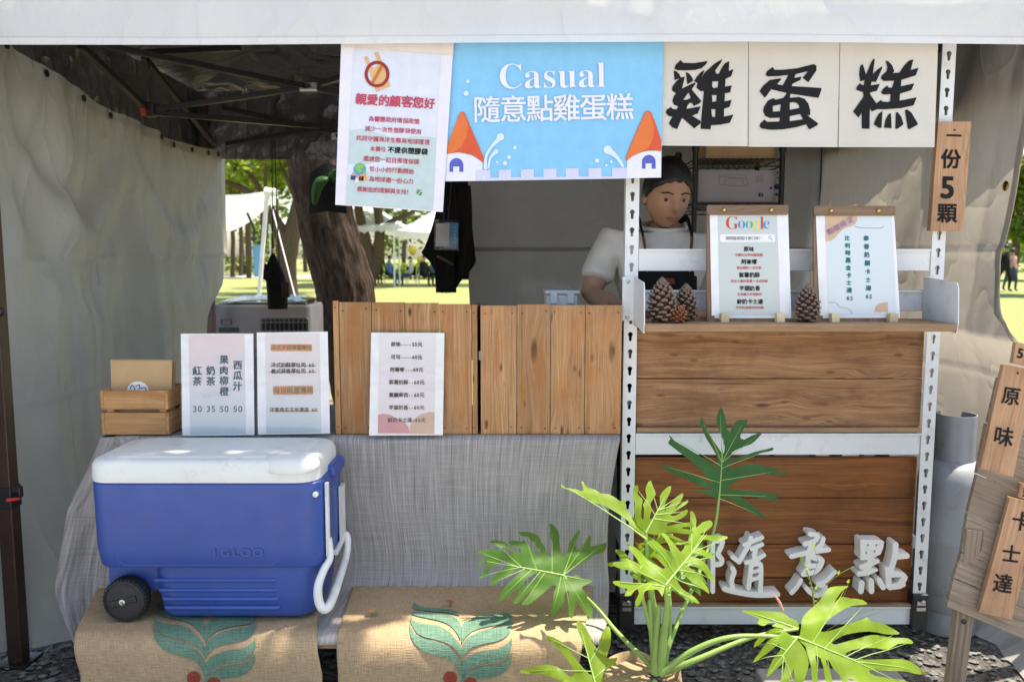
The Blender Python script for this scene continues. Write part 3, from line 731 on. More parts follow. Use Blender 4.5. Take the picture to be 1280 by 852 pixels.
far_person('person in denim blue on a chair half hidden by the jacket', 542, 37.5, 'sit', shirts['blue'], shirts['black'], 1.62, 2.2)
far_person('person dressed all in black walking on the lawn past the curtain edge', 1254.5, 30, 'walk', shirts['black'], shirts['black'], 1.74, .6)
far_person('person in a pale pink top walking close beside the one in black', 1263, 30.4, 'walk', shirts['pink'], shirts['jeans'], 1.6, .3)
# ================================================================== the stall's own tent
LX, LY, RX, BY = -1.60, 2.475, 1.79, 4.64                # tent legs: near-side x and y, far side
def canopy():
    t = thing('canopy_tent', 'white pop-up canopy tent with dark lined roof sheltering the stall', 'tent', (0, 3.4, 0))
    zb, zt = zat(54, 2.44), zat(54, 2.44) + .34
    mb = MB()
    def fv(u, v):
        x = -1.86 + 3.72 * u
        return Vector((x, 2.44 - .006 * noise.noise((x * 1.2, v * .8, 1)) - .008 * math.sin(x * 2.3) * (1 - v) - .02 * v * v + .01 * fbm(x * 2, v * 2, 3) * .5, zb + .004 * math.sin(x * 1.7 + 1) + (zt - zb) * v))
    mb.grid(180, 16, fv); mb.build('valance', M['valance'], t, smooth=180)
    mb = MB(); mb.grid(180, 1, lambda u, v: fv(u, v * .055) + Vector((0, -.0022, -.002)))
    for i in range(0, 720):
        u = i / 720; p = fv(u, .058); q = fv(u + .0007, .058); mb.add([p + Vector((0, -.003, -.0009)), q + Vector((0, -.003, -.0009)), q + Vector((0, -.003, .0007)), p + Vector((0, -.003, .0007))], [(0, 1, 2, 3)], 1)
    mb.build('hem', [M['valance'], M['thread']], t, smooth=180)
    ez, az, xm, ym = zt - .02, zt + .62, .06, 3.5
    x0, x1, y0, y1 = -1.86, 1.85, 2.46, 4.76
    ap = Vector((xm, ym, az)); C4 = [Vector((x0, y0, ez)), Vector((x1, y0, ez)), Vector((x1, y1, ez)), Vector((x0, y1, ez))]
    for nm, mt, dz in (('roof', 'valance', .012), ('roof_lining', 'roof_lining', 0)):
        mb = MB()
        for i in range(4):
            a, b = C4[i], C4[(i + 1) % 4]
            def f(u, v, a=a, b=b):
                p = (a + (b - a) * u) * (1 - v) + ap * v
                p.z += dz - .08 * math.sin(math.pi * v) * math.sin(math.pi * u) + .04 * fbm(p.x * 2.2, p.y * 2.2, 3, 4) * math.sin(math.pi * min(1, v * 1.2)); return p
            mb.grid(40, 24, f)
        o = mb.build(nm, M[mt], t, smooth=180)
    mb = MB()
    def bv(u, v):
        x = -1.84 + 3.66 * u; z0 = zat(197, 4.73) - .01
        return Vector((x, 4.73 + .02 * fbm(x * 3, v * 2 + x, 5) + .012 * math.sin(x * 5), z0 + (ez - z0) * v))
    mb.grid(90, 12, bv); mb.build('back_valance', M['roof_lining'], t, smooth=180)
    for x in (x0 + .02, x1 - .02):
        mb = MB(); mb.grid(50, 6, lambda u, v, x=x: Vector((x + .015 * fbm(u * 8, v, 2), y0 + (y1 - y0) * u, zb - .06 + (ez - zb + .06) * v))); mb.build('side_valance', M['valance'], t, smooth=180)
        mb = MB(); mb.grid(60, 12, lambda u, v, x=x: Vector((x - math.copysign(.03, x) + .018 * fbm(u * 8, v * 2, 2), y0 + .02 + (y1 - y0 - .03) * u, zb - .065 + (ez - zb + .065) * v))); mb.build('side_lining', M['roof_lining'], t, smooth=180)
    for x, y in ((LX, LY), (LX - .16, BY + .02), (RX, LY + .02), (RX, BY)):
        mb = MB(); mb.bar((x, y, .012), (x, y, ez - .05), .046); lg = mb.build('leg', M['brown_metal'], t, bevel=.003)
        mb = MB(); mb.box((x, y, .008), (.10, .10, .008)); mb.build('foot_plate', M['black_metal'], lg, bevel=.002)
        if (x, y) == (LX, LY):
            z = at(10, 620, LY).z; mb = MB(); mb.box((x, y, z), (.053, .056, .07)); mb.box((x + .032, y - .01, z + .026), (.035, .024, .02)); mb.box((x + .048, y - .012, z + .018), (.009, .02, .034))
            ck = mb.build('clamp', M['black_plastic'], t, bevel=.004)
            mb = MB(); mb.tube([(x + .02, y - .035, z - .002), (x + .056, y - .03, z + .002)], [.008, .004], 8); mb.build('lever', M['red_plastic'], ck, smooth=50)
            mb = MB(); mb.lathe([(.012, 0), (.016, .004), (.016, .02), (.010, .026)], (x + .02, y - .03, at(4, 389, LY).z), 14, axis='y'); mb.build('knob', M['black_plastic'], t, smooth=50)
    # scissor bars
    wl = lambda px, py: at(px, py, 1.0) * 1.0
    def onwall(px, py, X=-1.62):
        d = ray(px, py); return Vector((0, 0, H)) + d * (X / d.x)
    J1, J2, J3 = onwall(100, 57), onwall(186, 138), onwall(268, 180); J0 = onwall(120, 55); JC = at(386, 109, J2.y + .1)
    J4 = onwall(180, 72)
    bars = [(J1, J2), (J0, JC), (J2, JC), (J4, J3), (J4, J2 + Vector((0, 0, .18))), (JC, JC + Vector((1.0, .02, .30))), (JC, JC + Vector((1.0, .0, -.19)))]
    B = lambda px, py: at(px, py, 4.60)
    K = [B(278, 134), B(421, 166), B(283, 180), B(421, 156)]
    bars += [(K[0], K[1]), (K[2], K[3]), (K[1], K[1] + Vector((.75, 0, -.10))), (K[3], K[3] + Vector((.75, 0, .12))), (J3, B(225, 134)), (J2 + Vector((.02, 0, -.01)), at(400, 158, 4.2)), (J4 + Vector((0, 0, .02)), at(300, 60, 3.6))]
    for a, b in bars:
        mb = MB(); mb.bar(a, b, .024); mb.build('scissor_bar', M['black_metal'], t, bevel=.002)
    for p in (JC, K[1] + Vector((.01, 0, -.02))):
        mb = MB(); mb.box(p, (.085, .035, .04)); jo = mb.build('joint', M['steel'], t, bevel=.004)
        mb = MB(); mb.lathe([(.012, -.01), (.012, .004), (.006, .008)], p + Vector((0, -.02, 0)), 10, axis='y'); mb.build('bolt', M['black_metal'], jo)
    mb = MB(); mb.box(J2 + Vector((.01, -.01, .0)), (.05, .05, .06)); mb.build('joint', M['black_plastic'], t, bevel=.006)
    mb = MB(); mb.box(J2 + Vector((-.005, -.04, .0)), (.022, .02, .055)); mb.build('lever', M['red_plastic'], t, bevel=.004)
    mb = MB(); mb.bar((RX, LY + .02, zb + .10), (LX, LY, zb + .12), .022); mb.build('scissor_bar', M['black_metal'], t)
M['thread'] = flat('thread', (.45, .40, .36), .8)
canopy()

# curtains
def left_wall():
    X = -1.685; zA, zB, zC = at(36, 50, 2.76).z, at(186, 148, 3.58).z, at(286, 189, 4.78).z
    yB = 3.58
    def top(y):
        if y < yB: t_ = (y - 2.76) / (yB - 2.76); return zA + (zB - zA) * t_ - .022 * math.sin(math.pi * max(0, t_))
        t_ = min(1.1, (y - yB) / (4.76 - yB)); return zB + (zC - zB) * t_ - .035 * math.sin(math.pi * min(1, t_))
    def f(u, v):
        y1 = np.interp(v, [0, .27, .4, .5, .75, 1], [4.80, 4.78, 4.64, 4.40, 4.22, 4.2]); y0 = 1.98 - .05 * v; y = y0 + (y1 - y0) * u
        zt = top(y); z = zt * (1 - v) + .012 * v; x = X
        t1 = min(1, max(0, (y - 2.70) / (yB - 2.70))); t2 = min(1, max(0, (y - yB) / (4.7 - yB)))
        for t_, a_, dp in ((t1, .038, .17), (t2, .026, .15)):
            s_ = math.sin(math.pi * t_)
            if s_ > 0:
                for k, am in ((.06, -1), (.17, .8), (.30, -.7), (.45, .4)):
                    x += am * a_ * s_ ** .8 * math.exp(-((v - k * .55 - dp * s_ * (1 + k)) / (.045 + .05 * k)) ** 2)
        pl = math.exp(-((y - yB) / (.10 + .5 * v)) ** 2)
        x += .016 * pl * math.sin((y - yB) / (.05 + .28 * v)) * (1 - .5 * v)
        x += .040 * math.sin((y + v * .25) * 8.5 + 1.5 * noise.noise((y, v, 0))) * (.45 + .8 * v) * math.exp(-max(0, y - 2.8) * 1.2)
        x += .016 * math.sin((y - v * .35) * 17 + 3 * noise.noise((y * 1.5, v * .8, 4))) * (.3 + v * .7)
        ed = min(1, (1 - u) / .10); x += .030 * fbm(y * 2.6, v * 1.1, 7) * ed + .008 * fbm(y * 9, v * 2.2, 9) + .020 * (1 - abs(noise.noise((y * 3.4 + v * 1.2, v * .8, 3)))) ** 5 * ed
        zc = zt * (1 - v)
        for h_ in (1.29, .80): x += .009 * math.exp(-((zc - h_ - .02 * (y - 3)) / .010) ** 2)
        for yc in (3.02, 3.95): x += .006 * math.exp(-((y - yc) / .010) ** 2) * (v > .1)
        fl = max(0, v - .72) / .28; x += .42 * fl ** 1.6 * min(1, max(0, (y - 2.455) / .07)) * (.7 + .3 * math.sin(y * 7)) * math.exp(-max(0, y - 2.75) * 1.3)
        return Vector((x, y, z + .01 * fl * (1 + math.sin(y * 11))))
    t = thing('tent_curtain', 'beige tarpaulin curtain with an eyeleted top hem closing the side by the blue cooler', 'curtain', (X, 3.2, 0), 'curtains of the stall tent')
    mb = MB(); mb.grid(230, 150, f); mb.build('sheet', M['wall_left'], t, smooth=180)
    mb = MB(); mb.grid(230, 2, lambda u, v: f(u, .0 + v * .022) + Vector((.004, 0, .002))); hem = mb.build('hem', M['wall_left'], t, smooth=180)
    for u in (.27, .345, .43, .515, .66, .735, .80, .88, .95):
        mb = MB(); p = f(u, .012) + Vector((.008, 0, 0)); mb.lathe([(.013, 0), (.014, .003), (.007, .004), (.006, .0)], p, 12, axis='x'); mb.build('eyelet', M['black_metal'], hem)
left_wall()
def back_wall():
    def f(u, v):
        xl = -.265 + .06 * v - .02 + .07 * max(0, v - .35); x = xl + (1.82 - xl) * u; zt = 2.12
        y = 4.66 + .03 * fbm(x * 2.2, v * 2, 3) + .02 * math.sin(x * 4.5 + v) * v + .05 * max(0, 1 - u * 9) * math.sin(v * 8)
        return Vector((x, y, zt * (1 - v) + .01))
    t = thing('tent_curtain', 'plain grey tarpaulin curtain across the back of the stall behind the seller', 'curtain', (.8, 4.5, 0), 'curtains of the stall tent')
    mb = MB(); mb.grid(130, 90, f); mb.build('sheet', M['wall_back'], t, smooth=180)
    mb = MB(); mb.grid(130, 1, lambda u, v: f(u, .36 + v * .012) + Vector((0, -.004, 0))); mb.build('seam', M['wall_back'], t, smooth=180)
back_wall()
def right_wall():
    X = 1.74
    def edge(z):
        return np.interp(z, [0, .5, .80, .98, 1.1, 1.3, 1.6, 2.1], [2.15, 2.2, 2.40, 2.64, 2.84, 2.89, 2.82, 2.70])
    def f(u, v):
        z = 2.14 * (1 - v) + .008; y0 = edge(z); y = 4.62 + (y0 - 4.62) * u
        x = X + .04 * fbm(y * 2.2, v * 1.0, 11) + .010 * fbm(y * 8, v * 2, 13) + .026 * math.sin(y * 8 + v * 1.6) * (.3 + v * .6) + .020 * (1 - abs(noise.noise((y * 3.2 - v * 1.3, v * .9, 8)))) ** 5
        for h_ in (1.33, .86): x -= .008 * math.exp(-((z - h_) / .010) ** 2)
        x += .03 * math.sin((y - v * 1.3) * 6) * math.exp(-((v - .3) / .3) ** 2)
        lo = max(0, 1.02 - z) / 1.02; x += .34 * (4 * lo * (1 - lo)) ** .9 * u ** 2.2 - .24 * lo ** 3 * u ** 2
        return Vector((x, y, z))
    t = thing('tent_curtain', 'warm grey tarpaulin curtain with a curved free edge beside the gas cylinder', 'curtain', (X, 3.5, 0), 'curtains of the stall tent')
    mb = MB(); mb.grid(150, 150, f, flip=True); mb.build('sheet', M['wall_right'], t, smooth=180)
    mb = MB(); mb.grid(2, 150, lambda u, v: f(.985 + .015 * u, v) + Vector((-.004, -.002, 0))); hm = mb.build('hem', M['wall_right'], t, smooth=180)
    mb = MB(); p = f(.975, .275); mb.lathe([(.016, 0), (.018, -.004), (.009, -.006), (.008, 0)], p + Vector((-.006, 0, 0)), 14, axis='x'); mb.build('eyelet', M['brass'], hm)
right_wall()

# ================================================================== hanging signs
def notice():
    P = vplane(2.475); T = lambda e: (lambda x, y: P.hit(x, y, e))
    t = thing('notice_poster', 'white notice poster crossed-out bag symbol and pink handwriting, hanging from the canopy edge', 'poster', P.hit(490, 160))
    mb = MB(); mb.prism([[(427, 40), (567.5, 46), (553.5, 265), (419, 256)]], T(0), (0, .004, 0)); mb.build('board', M['lilac'], t, bevel=.0006)
    mb = MB(); mb.prism([[(427, 39), (567.5, 45), (566.6, 69.5), (426.4, 58.5)]], T(.003), (0, .002, 0)); mb.build('tape_strip', flat('cream_strip', (.70, .64, .60), .6), t)
    mb = MB(); mb.decal([[(442.5, 62), (550.5, 70), (541, 262.5), (432.5, 255)]], T(.0012)); 
    mb.decal([[(437.8, 164), (452, 161), (470, 166), (496, 174), (520, 170), (545.2, 172), (541, 262.5), (432.5, 255)]], T(.0018), 1)
    mb.decal([[(434.6, 206), (462, 205), (492, 198), (512, 201), (500, 208), (470, 213), (434.2, 219)]], T(.0022), 0)
    mb.build('print_panel', [flat('pale_mint', (.66, .70, .80), .6), flat('mint', (.50, .62, .64), .6)], t)
    mb = MB(); T3 = T(.003)
    pink, dark = 0, 1
    for s, x, y, sz, b in (('親愛的顧客您好', 494, 127, 14.4, .035), ('為響應政府環保政策', 492.5, 150.5, 7.1, .016), ('減少一次性塑膠袋使用', 491.5, 163, 7.1, .016), ('共同守護海洋生態與地球環境', 491, 175.5, 7.1, .016),
                           ('邀請您一起自備環保袋', 489, 200.5, 7.0, .016), ('從小小的行動開始', 489.5, 213, 7.0, .016), ('為地球盡一份心力', 489, 225.5, 7.0, .016), ('感謝您的理解與支持！', 480.5, 238.5, 6.9, .016)):
        write(mb, T3, s, x, y, sz, 3.6, b, .05, pink)
    write(mb, T3, '本攤位', 472.5, 186.6, 6.9, 3.6, .016, .05, pink); write(mb, T3, '不提供塑膠袋', 509.5, 188.8, 8.4, 3.2, .036, .04, dark)
    mb.build('lettering', [flat('pink_ink', (.52, .07, .13), .7), M['ink']], t, fix=False)
    mb = MB(); T4 = T(.0028)
    mb.decal([[(455, 72), (459, 70.5), (464, 84), (462, 88)]], T4, 0); mb.decal([[(468, 66.5), (472.5, 65.5), (477.5, 78), (474, 82)]], T4, 0)
    mb.decal([[(461, 87), (464, 84), (468, 86), (474, 81), (478, 78), (488, 108), (470.5, 115)]], T(.003), 0)
    mb.decal([circ(471.5, 93.2, 15.6, 16.6, 36), circ(471.5, 93.2, 11.6, 12.6, 36)], T(.0038), 1)
    mb.decal([[(464, 103.6), (467, 105.5), (479.5, 83.5), (476.5, 81.6)]], T(.0044), 2)
    mb.decal([circ(450, 212, 8, 8, 22)], T(.003), 3)
    mb.decal([[(444, 208), (448, 205), (454, 205.5), (456, 209), (451, 211.5), (453, 214), (449, 217), (446, 213)]], T(.0036), 4); mb.decal([[(455, 212), (457, 211), (457, 216), (454, 218)]], T(.0036), 4)
    for x, y, m in ((442, 221, 5), (447.5, 224, 6), (456, 222, 7), (452, 222, 1)):
        mb.decal([circ(x, y - 3, 2, 2, 10)], T(.0042), 8); mb.decal([[(x - 3, y - 1.5), (x + 3, y - 1), (x + 2.5, y + 4), (x - 3.5, y + 4)]], T(.0040), m)
    mb.decal([ribbon([(521, 243), (524, 240), (527, 237)], [.8, .5])], T(.003), 9)
    for x, y, a in ((523, 238, -1), (526.5, 241.5, 1), (522, 240.5, -1), (525, 243.5, 1)):
        mb.decal([circ(x, y, 1.9, 1.1, 10)], T(.0034), 9)
    mb.build('picture_print', [flat('bag_orange', (.68, .42, .20), .7), flat('ban_red', (.32, .035, .035), .7), flat('ban_orange', (.56, .16, .03), .7), flat('globe_blue', (.08, .34, .62), .7), flat('globe_green', (.25, .5, .10), .7), flat('fig_navy', (.04, .07, .16), .7), flat('fig_white', (.7, .75, .8), .7), flat('fig_yellow', (.7, .42, .08), .7), flat('fig_skin', (.6, .35, .25), .7), flat('sprig', (.08, .3, .08), .7)], t, fix=False)
notice()
def banner():
    P = vplane(2.485); T = lambda e: (lambda x, y: P.hit(x, y, e))
    t = thing('banner_board', 'sky blue sign board with white writing and two orange-roofed towers', 'sign', P.hit(695, 140))
    mb = MB(); mb.prism([[(562, 40), (829.5, 40), (826.5, 222), (556, 226.5)]], T(0), (0, .005, 0)); mb.build('board', flat('sky_blue', (.22, .53, .80), .5), t, bevel=.0006)
    Z = lambda x, y: (560 + x / 4.057, 40 + y / 4.057)
    mb = MB(); L = lambda pts: [Z(*p) for p in pts]
    # wall with merlons
    wp = [(-6, 752)]
    top = [(140, 740), (140, 700), (215, 700), (215, 738), (257, 738), (257, 700), (320, 698), (320, 737), (369, 737), (369, 697), (436, 696), (436, 736), (484, 736), (484, 695), (550, 694), (550, 735), (598, 735), (598, 692), (663, 691), (663, 733), (712, 733), (712, 691), (778, 690), (778, 733), (832, 733), (832, 690), (930, 688), (930, 743), (140, 756)]
    mb.decal([L(top)], T(.0015), 1)
    mb.decal([L([(-10, 612), (60, 612), (120, 625), (175, 660), (175, 700), (140, 700), (140, 756), (-14, 758)])], T(.0022), 0)
    mb.decal([L([(908, 650), (950, 620), (1010, 603), (1081, 603), (1080, 738), (930, 742), (908, 742)])], T(.0022), 0)
    def win(x0, x1, y0, y1):
        r = (x1 - x0) / 2; k = [((x0 + x1) / 2 - r * math.cos(R(a)), y0 + r - r * math.sin(R(a))) for a in range(0, 181, 15)]
        mb.decal([L([(x0, y1)] + k + [(x1, y1), (x1 - 20, y1), (x1 - 20, y1 - 27), (x0 + 18, y1 - 27), (x0 + 18, y1)])], T(.003), 3)
    win(8, 78, 640, 710); win(983, 1052, 624, 694)
    mb.decal([L([(60, 410), (72, 405), (84, 412), (105, 460), (135, 530), (165, 600), (182, 640), (182, 662), (172, 660), (140, 632), (95, 616), (50, 612), (-8, 620), (0, 570), (30, 490)])], T(.0034), 2)
    mb.decal([L([(60, 412), (72, 408), (90, 430), (104, 480), (96, 530), (70, 580), (30, 612), (-8, 619), (0, 570), (30, 490)])], T(.004), 4)
    mb.decal([L([(1000, 404), (1014, 400), (1028, 408), (1050, 460), (1080, 550), (1080, 606), (1030, 600), (980, 610), (935, 630), (905, 655), (900, 640), (935, 550), (970, 470)])], T(.0034), 2)
    mb.decal([L([(1004, 406), (1014, 403), (1030, 430), (1044, 480), (1040, 540), (1015, 590), (985, 606), (940, 626), (908, 650), (903, 640), (937, 550), (972, 470)])], T(.004), 4)
    for pts, wd in (([(190, 690), (192, 640), (215, 590), (262, 540)], [18, 14, 12, 26]), ([(205, 690), (215, 640), (245, 606)], [10, 12, 20]), ([(885, 680), (860, 640), (830, 612), (808, 598)], [14, 18, 28, 42])):
        mb.decal([L(ribbon(pts, wd))], T(.0026), 5)
    for x, y, r in ((266, 533, 19), (244, 607, 12), (810, 598, 22), (101, 252, 9), (92, 313, 13), (339, 587, 9), (310, 635, 10), (289, 666, 11), (249, 660, 6), (756, 653, 11), (827, 658, 7), (803, 677, 6), (183, 738, 9), (731, 668, 4), (957, 677, 7)):
        mb.decal([circ(*Z(x, y), r / 4.057, n=14)], T(.0030), 5)
    mb.build('picture_print', [flat('tower_white', (.74, .75, .82), .6), flat('merlon_lilac', (.60, .62, .80), .6), flat('roof_red', (.66, .10, .04), .6), flat('arch_blue', (.09, .12, .48), .6), flat('roof_orange', (.72, .18, .05), .6), flat('splash', (.62, .76, .88), .5)], t, fix=False)
    mb = MB(); T3 = T(.0045)
    bold = ''.join(chr(0x1D400 + ord(c) - 65) if c.isupper() else chr(0x1D41A + ord(c) - 97) for c in 'Casual')
    write(mb, T3, bold, 690.5, 94.5, 45, -1, -.006, 0, 0, whole=True, sx=1.0)
    write(mb, T3, '隨意點雞蛋糕', 690.5, 136, 35.2, -1.2, .013, 0, 0, sp=.945)
    mb.build('lettering', flat('white_ink', (.76, .76, .86), .6), t, fix=False)
banner()
G1 = ['110,180 125,140 175,88 205,118 330,120 465,97 450,130 400,175 330,193 240,198 140,194', '105,198 135,210 165,240 180,275 112,302', '233,215 265,230 295,265 312,305 285,325 248,345',
      '220,265 215,300 190,392 330,325 335,340 295,400 398,525 375,550 318,576 295,540 270,545 250,570 238,608 390,580 362,655 298,680 390,735 390,760 322,815 205,710 190,705 140,822 90,805 52,760 90,690 45,680 18,645 30,615 75,588 95,608 138,612 150,580 105,560 90,520 105,470 130,443 85,410 90,370 130,315 175,275|262,430 205,510 240,512 285,490',
      '620,78 610,110 545,200 555,232 585,235 610,180 650,120 695,100 690,205 740,185 715,260 655,288 650,370 722,358 705,430 648,442 645,528 720,512 700,585 640,605 638,690 740,668 700,755 600,775 500,782 495,825 390,820 398,700 425,420 385,415 345,380 357,335 322,310 350,265 390,220 430,192 425,215 398,275 440,215 540,125|515,315 580,312 572,378 530,388 512,370|510,460 563,460 555,528 515,532|503,610 548,610 545,695 512,690']
G2 = ['145,245 160,205 220,163 240,192 340,190 480,175 660,130 688,150 685,200 600,325 540,275 600,205 465,238 450,280 525,263 515,300 430,340 422,365 740,385 740,405 708,490 410,445 402,490 500,480 560,500 600,550 620,620 620,672 590,675 708,765 690,785 615,825 600,815 578,770 480,800 330,825 200,830 100,815 80,790 90,760 135,722 160,745 290,742 298,700 190,705 140,680 118,630 130,580 170,520 230,492 250,510 335,490 372,438 205,398 138,490 80,420 120,360 190,300 300,282 313,292 265,345 328,357 388,245 280,258 170,262|222,575 308,558 298,632 222,637|402,540 440,535 480,545 500,570 505,598 402,618|402,685 515,662 545,718 402,738']
G3 = ['190,130 205,145 235,245 290,110 318,70 327,85 307,238 360,185 408,155 405,180 340,322 295,315 285,358 382,342 350,415 278,432 280,455 345,548 395,512 412,530 470,535 493,525 497,450 420,455 395,435 410,400 460,358 475,380 512,382 535,308 420,310 393,280 400,255 455,205 462,160 443,97 470,98 510,140 537,205 520,225 590,222 640,150 690,95 740,80 710,195 795,170 765,250 612,298 605,368 750,335 718,408 597,445 592,520 775,485 740,570 600,600 430,612 350,610 298,635 275,605 272,820 190,815 188,645 155,700 97,635 207,480 205,430 130,405 135,375 170,333 195,355 213,352 218,300 175,315 162,240 170,165',
      '410,630 400,810 370,808 318,772 335,720 370,660', '500,650 508,812 427,808 440,730 470,670', '555,642 575,645 610,690 635,770 570,820 548,815', '650,620 675,612 720,650 785,760 785,775 695,825 680,815']
def noren():
    t = thing('shop_curtain', 'cream calico shop curtain in three flaps with big black brush characters', 'curtain', at(1000, 120, 2.50))
    edges = [(829.5, 827, 935.5, 934.5), (936, 935.5, 1050, 1047), (1050.5, 1048, 1173, 1168)]
    bot = [(182, 183), (183.5, 184), (184, 184)]
    org = [(830, 65), (940, 65), (1055, 65)]
    for k, (e, bt, G, og) in enumerate(zip(edges, bot, (G1, G2, G3), org)):
        def surf(px, py, eps=0, e=e, k=k):
            y = (py - 45) / 139; x = (px - e[0]) / (e[2] - e[0])
            d = 2.497 + .010 * math.sin(x * math.pi * (1.5 + .4 * k) + k) * y + .004 * noise.noise((px * .03, py * .03, k)) - .012 * y * (x * (1 - x)) + .006 * (x > .97) * y
            return at(px, py, d - eps)
        mb = MB(); mb.grid(30, 36, lambda u, v: surf((e[0] + (e[1] - e[0]) * v) * (1 - u) + (e[2] + (e[3] - e[2]) * v) * u, 44 + (bt[0] * (1 - u) + bt[1] * u - 44) * v))
        fl = mb.build('flap', M['canvas'], t, smooth=180)
        mb = MB(); mb.grid(30, 1, lambda u, v: surf((e[0] + (e[1] - e[0]) * .98) * (1 - u) + (e[2] + (e[3] - e[2]) * .98) * u, (bt[0] * (1 - u) + bt[1] * u) - 3.4 * (1 - v), .0018)); mb.build('hem', M['canvas'], fl, smooth=180)
        mb = MB()
        for i, g in enumerate(G):
            loops = [[tuple(float(q) for q in p.split(',')) for p in l.split()] for l in g.split('|')]
            loops = [[(og[0] + x / 8.52, og[1] + y / 8.52) for x, y in l] for l in loops]
            mb.decal(loops, lambda x, y: surf(x, y, .0026), step=5)
        mb.build('lettering', M['ink'], fl, fix=False)
    mb = MB(); mb.tube([at(820, 44, 2.505), at(1186, 44, 2.505)], .008, 8); mb.build('rod', M['pole_white'], t)
noren()

# ================================================================== white slotted rack
RY = 2.56
XL, XR = at(783, 740, RY).x, at(1151, 660, RY).x
XR = .5 * (at(1187, 60, RY).x + at(1147, 780, RY).x)
def rack():
    t = thing('storage_rack', 'white slotted-angle rack clad with cedar planks, front frame of the stall', 'rack', ((XL + XR) / 2, RY, 0))
    zg = zat(785, RY); wd = .0425
    def post(x, y, z0, z1, front=1):
        mb = MB(); th = .0025; pit = .0545; n = int((z1 - z0) / pit); h = (z1 - z0) / n
        for i in range(n):
            a = z0 + i * h; c = a + h / 2 + .003
            key = [(x + .0078 * math.cos(q), c + .006 + .0078 * math.sin(q)) for q in [R(v) for v in range(-50, 231, 28)]] + [(x - .0042, c - .014), (x, c - .0168), (x + .0042, c - .014)]
            key = key[::-1]
            ft = lambda px, pz: Vector((px, y, pz))
            mb.prism([[(x - wd / 2, a), (x + wd / 2, a), (x + wd / 2, a + h), (x - wd / 2, a + h)], key], ft, (0, th, 0))
        mb.box((x - wd / 2 + th / 2 if x < .9 else x + wd / 2 - th / 2, y + .02, (z0 + z1) / 2), (th, .036, z1 - z0))
        p = mb.build('post', M['rack_white'], t)
        return p
    zf = zat(741, RY)
    p1 = post(XL, RY, zg + .006, 2.08); p2 = post(XR, RY, zg + .006, 2.12)
    for x in (XL, XR):
        mb = MB(); mb.box((x, RY + .016, (zf + zg) / 2), (wd + .010, .058, zf - zg)); ft = mb.build('foot_cap', M['black_plastic'], t, bevel=.004)
        mb = MB(); mb.box((x, RY - .0155, zf - .028), (.028, .004, .014)); mb.lathe([(.007, 0), (.007, -.006), (.003, -.008)], (x + .003, RY - .0175, zf - .022), 10, axis='y'); mb.box((x, RY - .0155, zf - .048), (.03, .004, .012)); mb.build('screw_plate', M['steel'], ft)
    for y in (RY + .44,):
        for x in (XL, XR):
            mb = MB(); mb.box((x, y, .45), (.04, .04, .86)); mb.build('post', M['rack_white'], t, bevel=.002)
    def beam(y0, y1, x0=None, x1=None, Y=RY + .004, lip=True):
        za, zb = zat(y1, Y), zat(y0, Y); a = (x0 or XL + .0225); b = (x1 or XR - .0225); mb = MB()
        mb.box(((a + b) / 2, Y + .012, (za + zb) / 2), (b - a, .024, zb - za))
        if lip: mb.box(((a + b) / 2, Y - .003, zb - .004), (b - a, .006, .008))
        return mb.build('beam', M['rack_white'], t, bevel=.002)
    beam(311, 338.5); beam(362.5, 388.5); beam(541, 568); beam(757, 780)
    # strip of wood lying on the middle beam
    mb = MB(); mb.box(((XL + XR) / 2, RY + .012, zat(537, RY)), (XR - XL - .05, .03, .014), m=0); mb.build('trim_strip', M['wood_shelf'], t, bevel=.001)
    mb = MB(); mb.box(((XL + XR) / 2, RY + .006, zat(755.5, RY)), (XR - XL - .05, .02, .006)); mb.build('trim_strip', M['wood_shelf'], t, bevel=.001)
    for rows, nm, mt, Y in (((412, 473, 533), 'plank', 'wood_rack', RY + .022), ((570.5, 622, 680, 722, 754), 'plank', 'wood_dark', RY + .026)):
        for a, b in zip(rows, rows[1:]):
            za, zb = zat(b, Y), zat(a, Y); mb = MB(); jy = rnd.uniform(-.0015, .0015)
            mb.box(((XL + XR) / 2, Y + .01 + jy, (za + zb) / 2), (XR - XL - .035, .018, zb - za - .003)); mb.build('plank', M[mt], t, bevel=.0018)
    # side beams, rear frame and the work surface hidden behind the planks
    for x in (XL, XR):
        for z in (.35, .84):
            mb = MB(); mb.box((x, RY + .24, z), (.03, .36, .04)); mb.build('beam', M['rack_white'], t)
    # projecting shelf on two angled brackets
    z1 = zat(405, 2.345); z0 = zat(414.5, 2.345); xa, xb = .392, at(1197, 408, 2.345).x
    mb = MB(); mb.box(((xa + xb) / 2, (2.345 + RY - .003) / 2, (z0 + z1) / 2), (xb - xa, RY - .003 - 2.345, z1 - z0)); mb.build('shelf_board', M['wood_shelf'], t, bevel=.002)
    for x, s in ((xa - .004, 1), (xb + .004, -1)):
        zt, zl = at(1180, 347, 2.44).z, z0 - .004
        mb = MB(); mb.prism([[(2.352, zl - .002), (RY - .006, zl + .015), (RY - .006, zt), (2.365, zt - .012), (2.355, zt - .03), (2.346, zl + .03)]], lambda y, z, x=x: Vector((x, y, z)), (.003 * s, 0, 0))
        mb.box((x - s * .018, RY - .006, (zt + zl) / 2 + .01), (.036, .003, zt - zl - .02))
        br = mb.build('bracket', M['rack_white'], t, bevel=.0008)
        mb = MB()
        for z in (zt - .015, zl + .03): mb.lathe([(.006, 0), (.006, -.003), (.003, -.005)], (x - s * .02, RY - .0075, z), 10, axis='y')
        mb.build('screw', M['steel'], br)
    return z1, (xa, xb)
SHZ, SHX = rack()

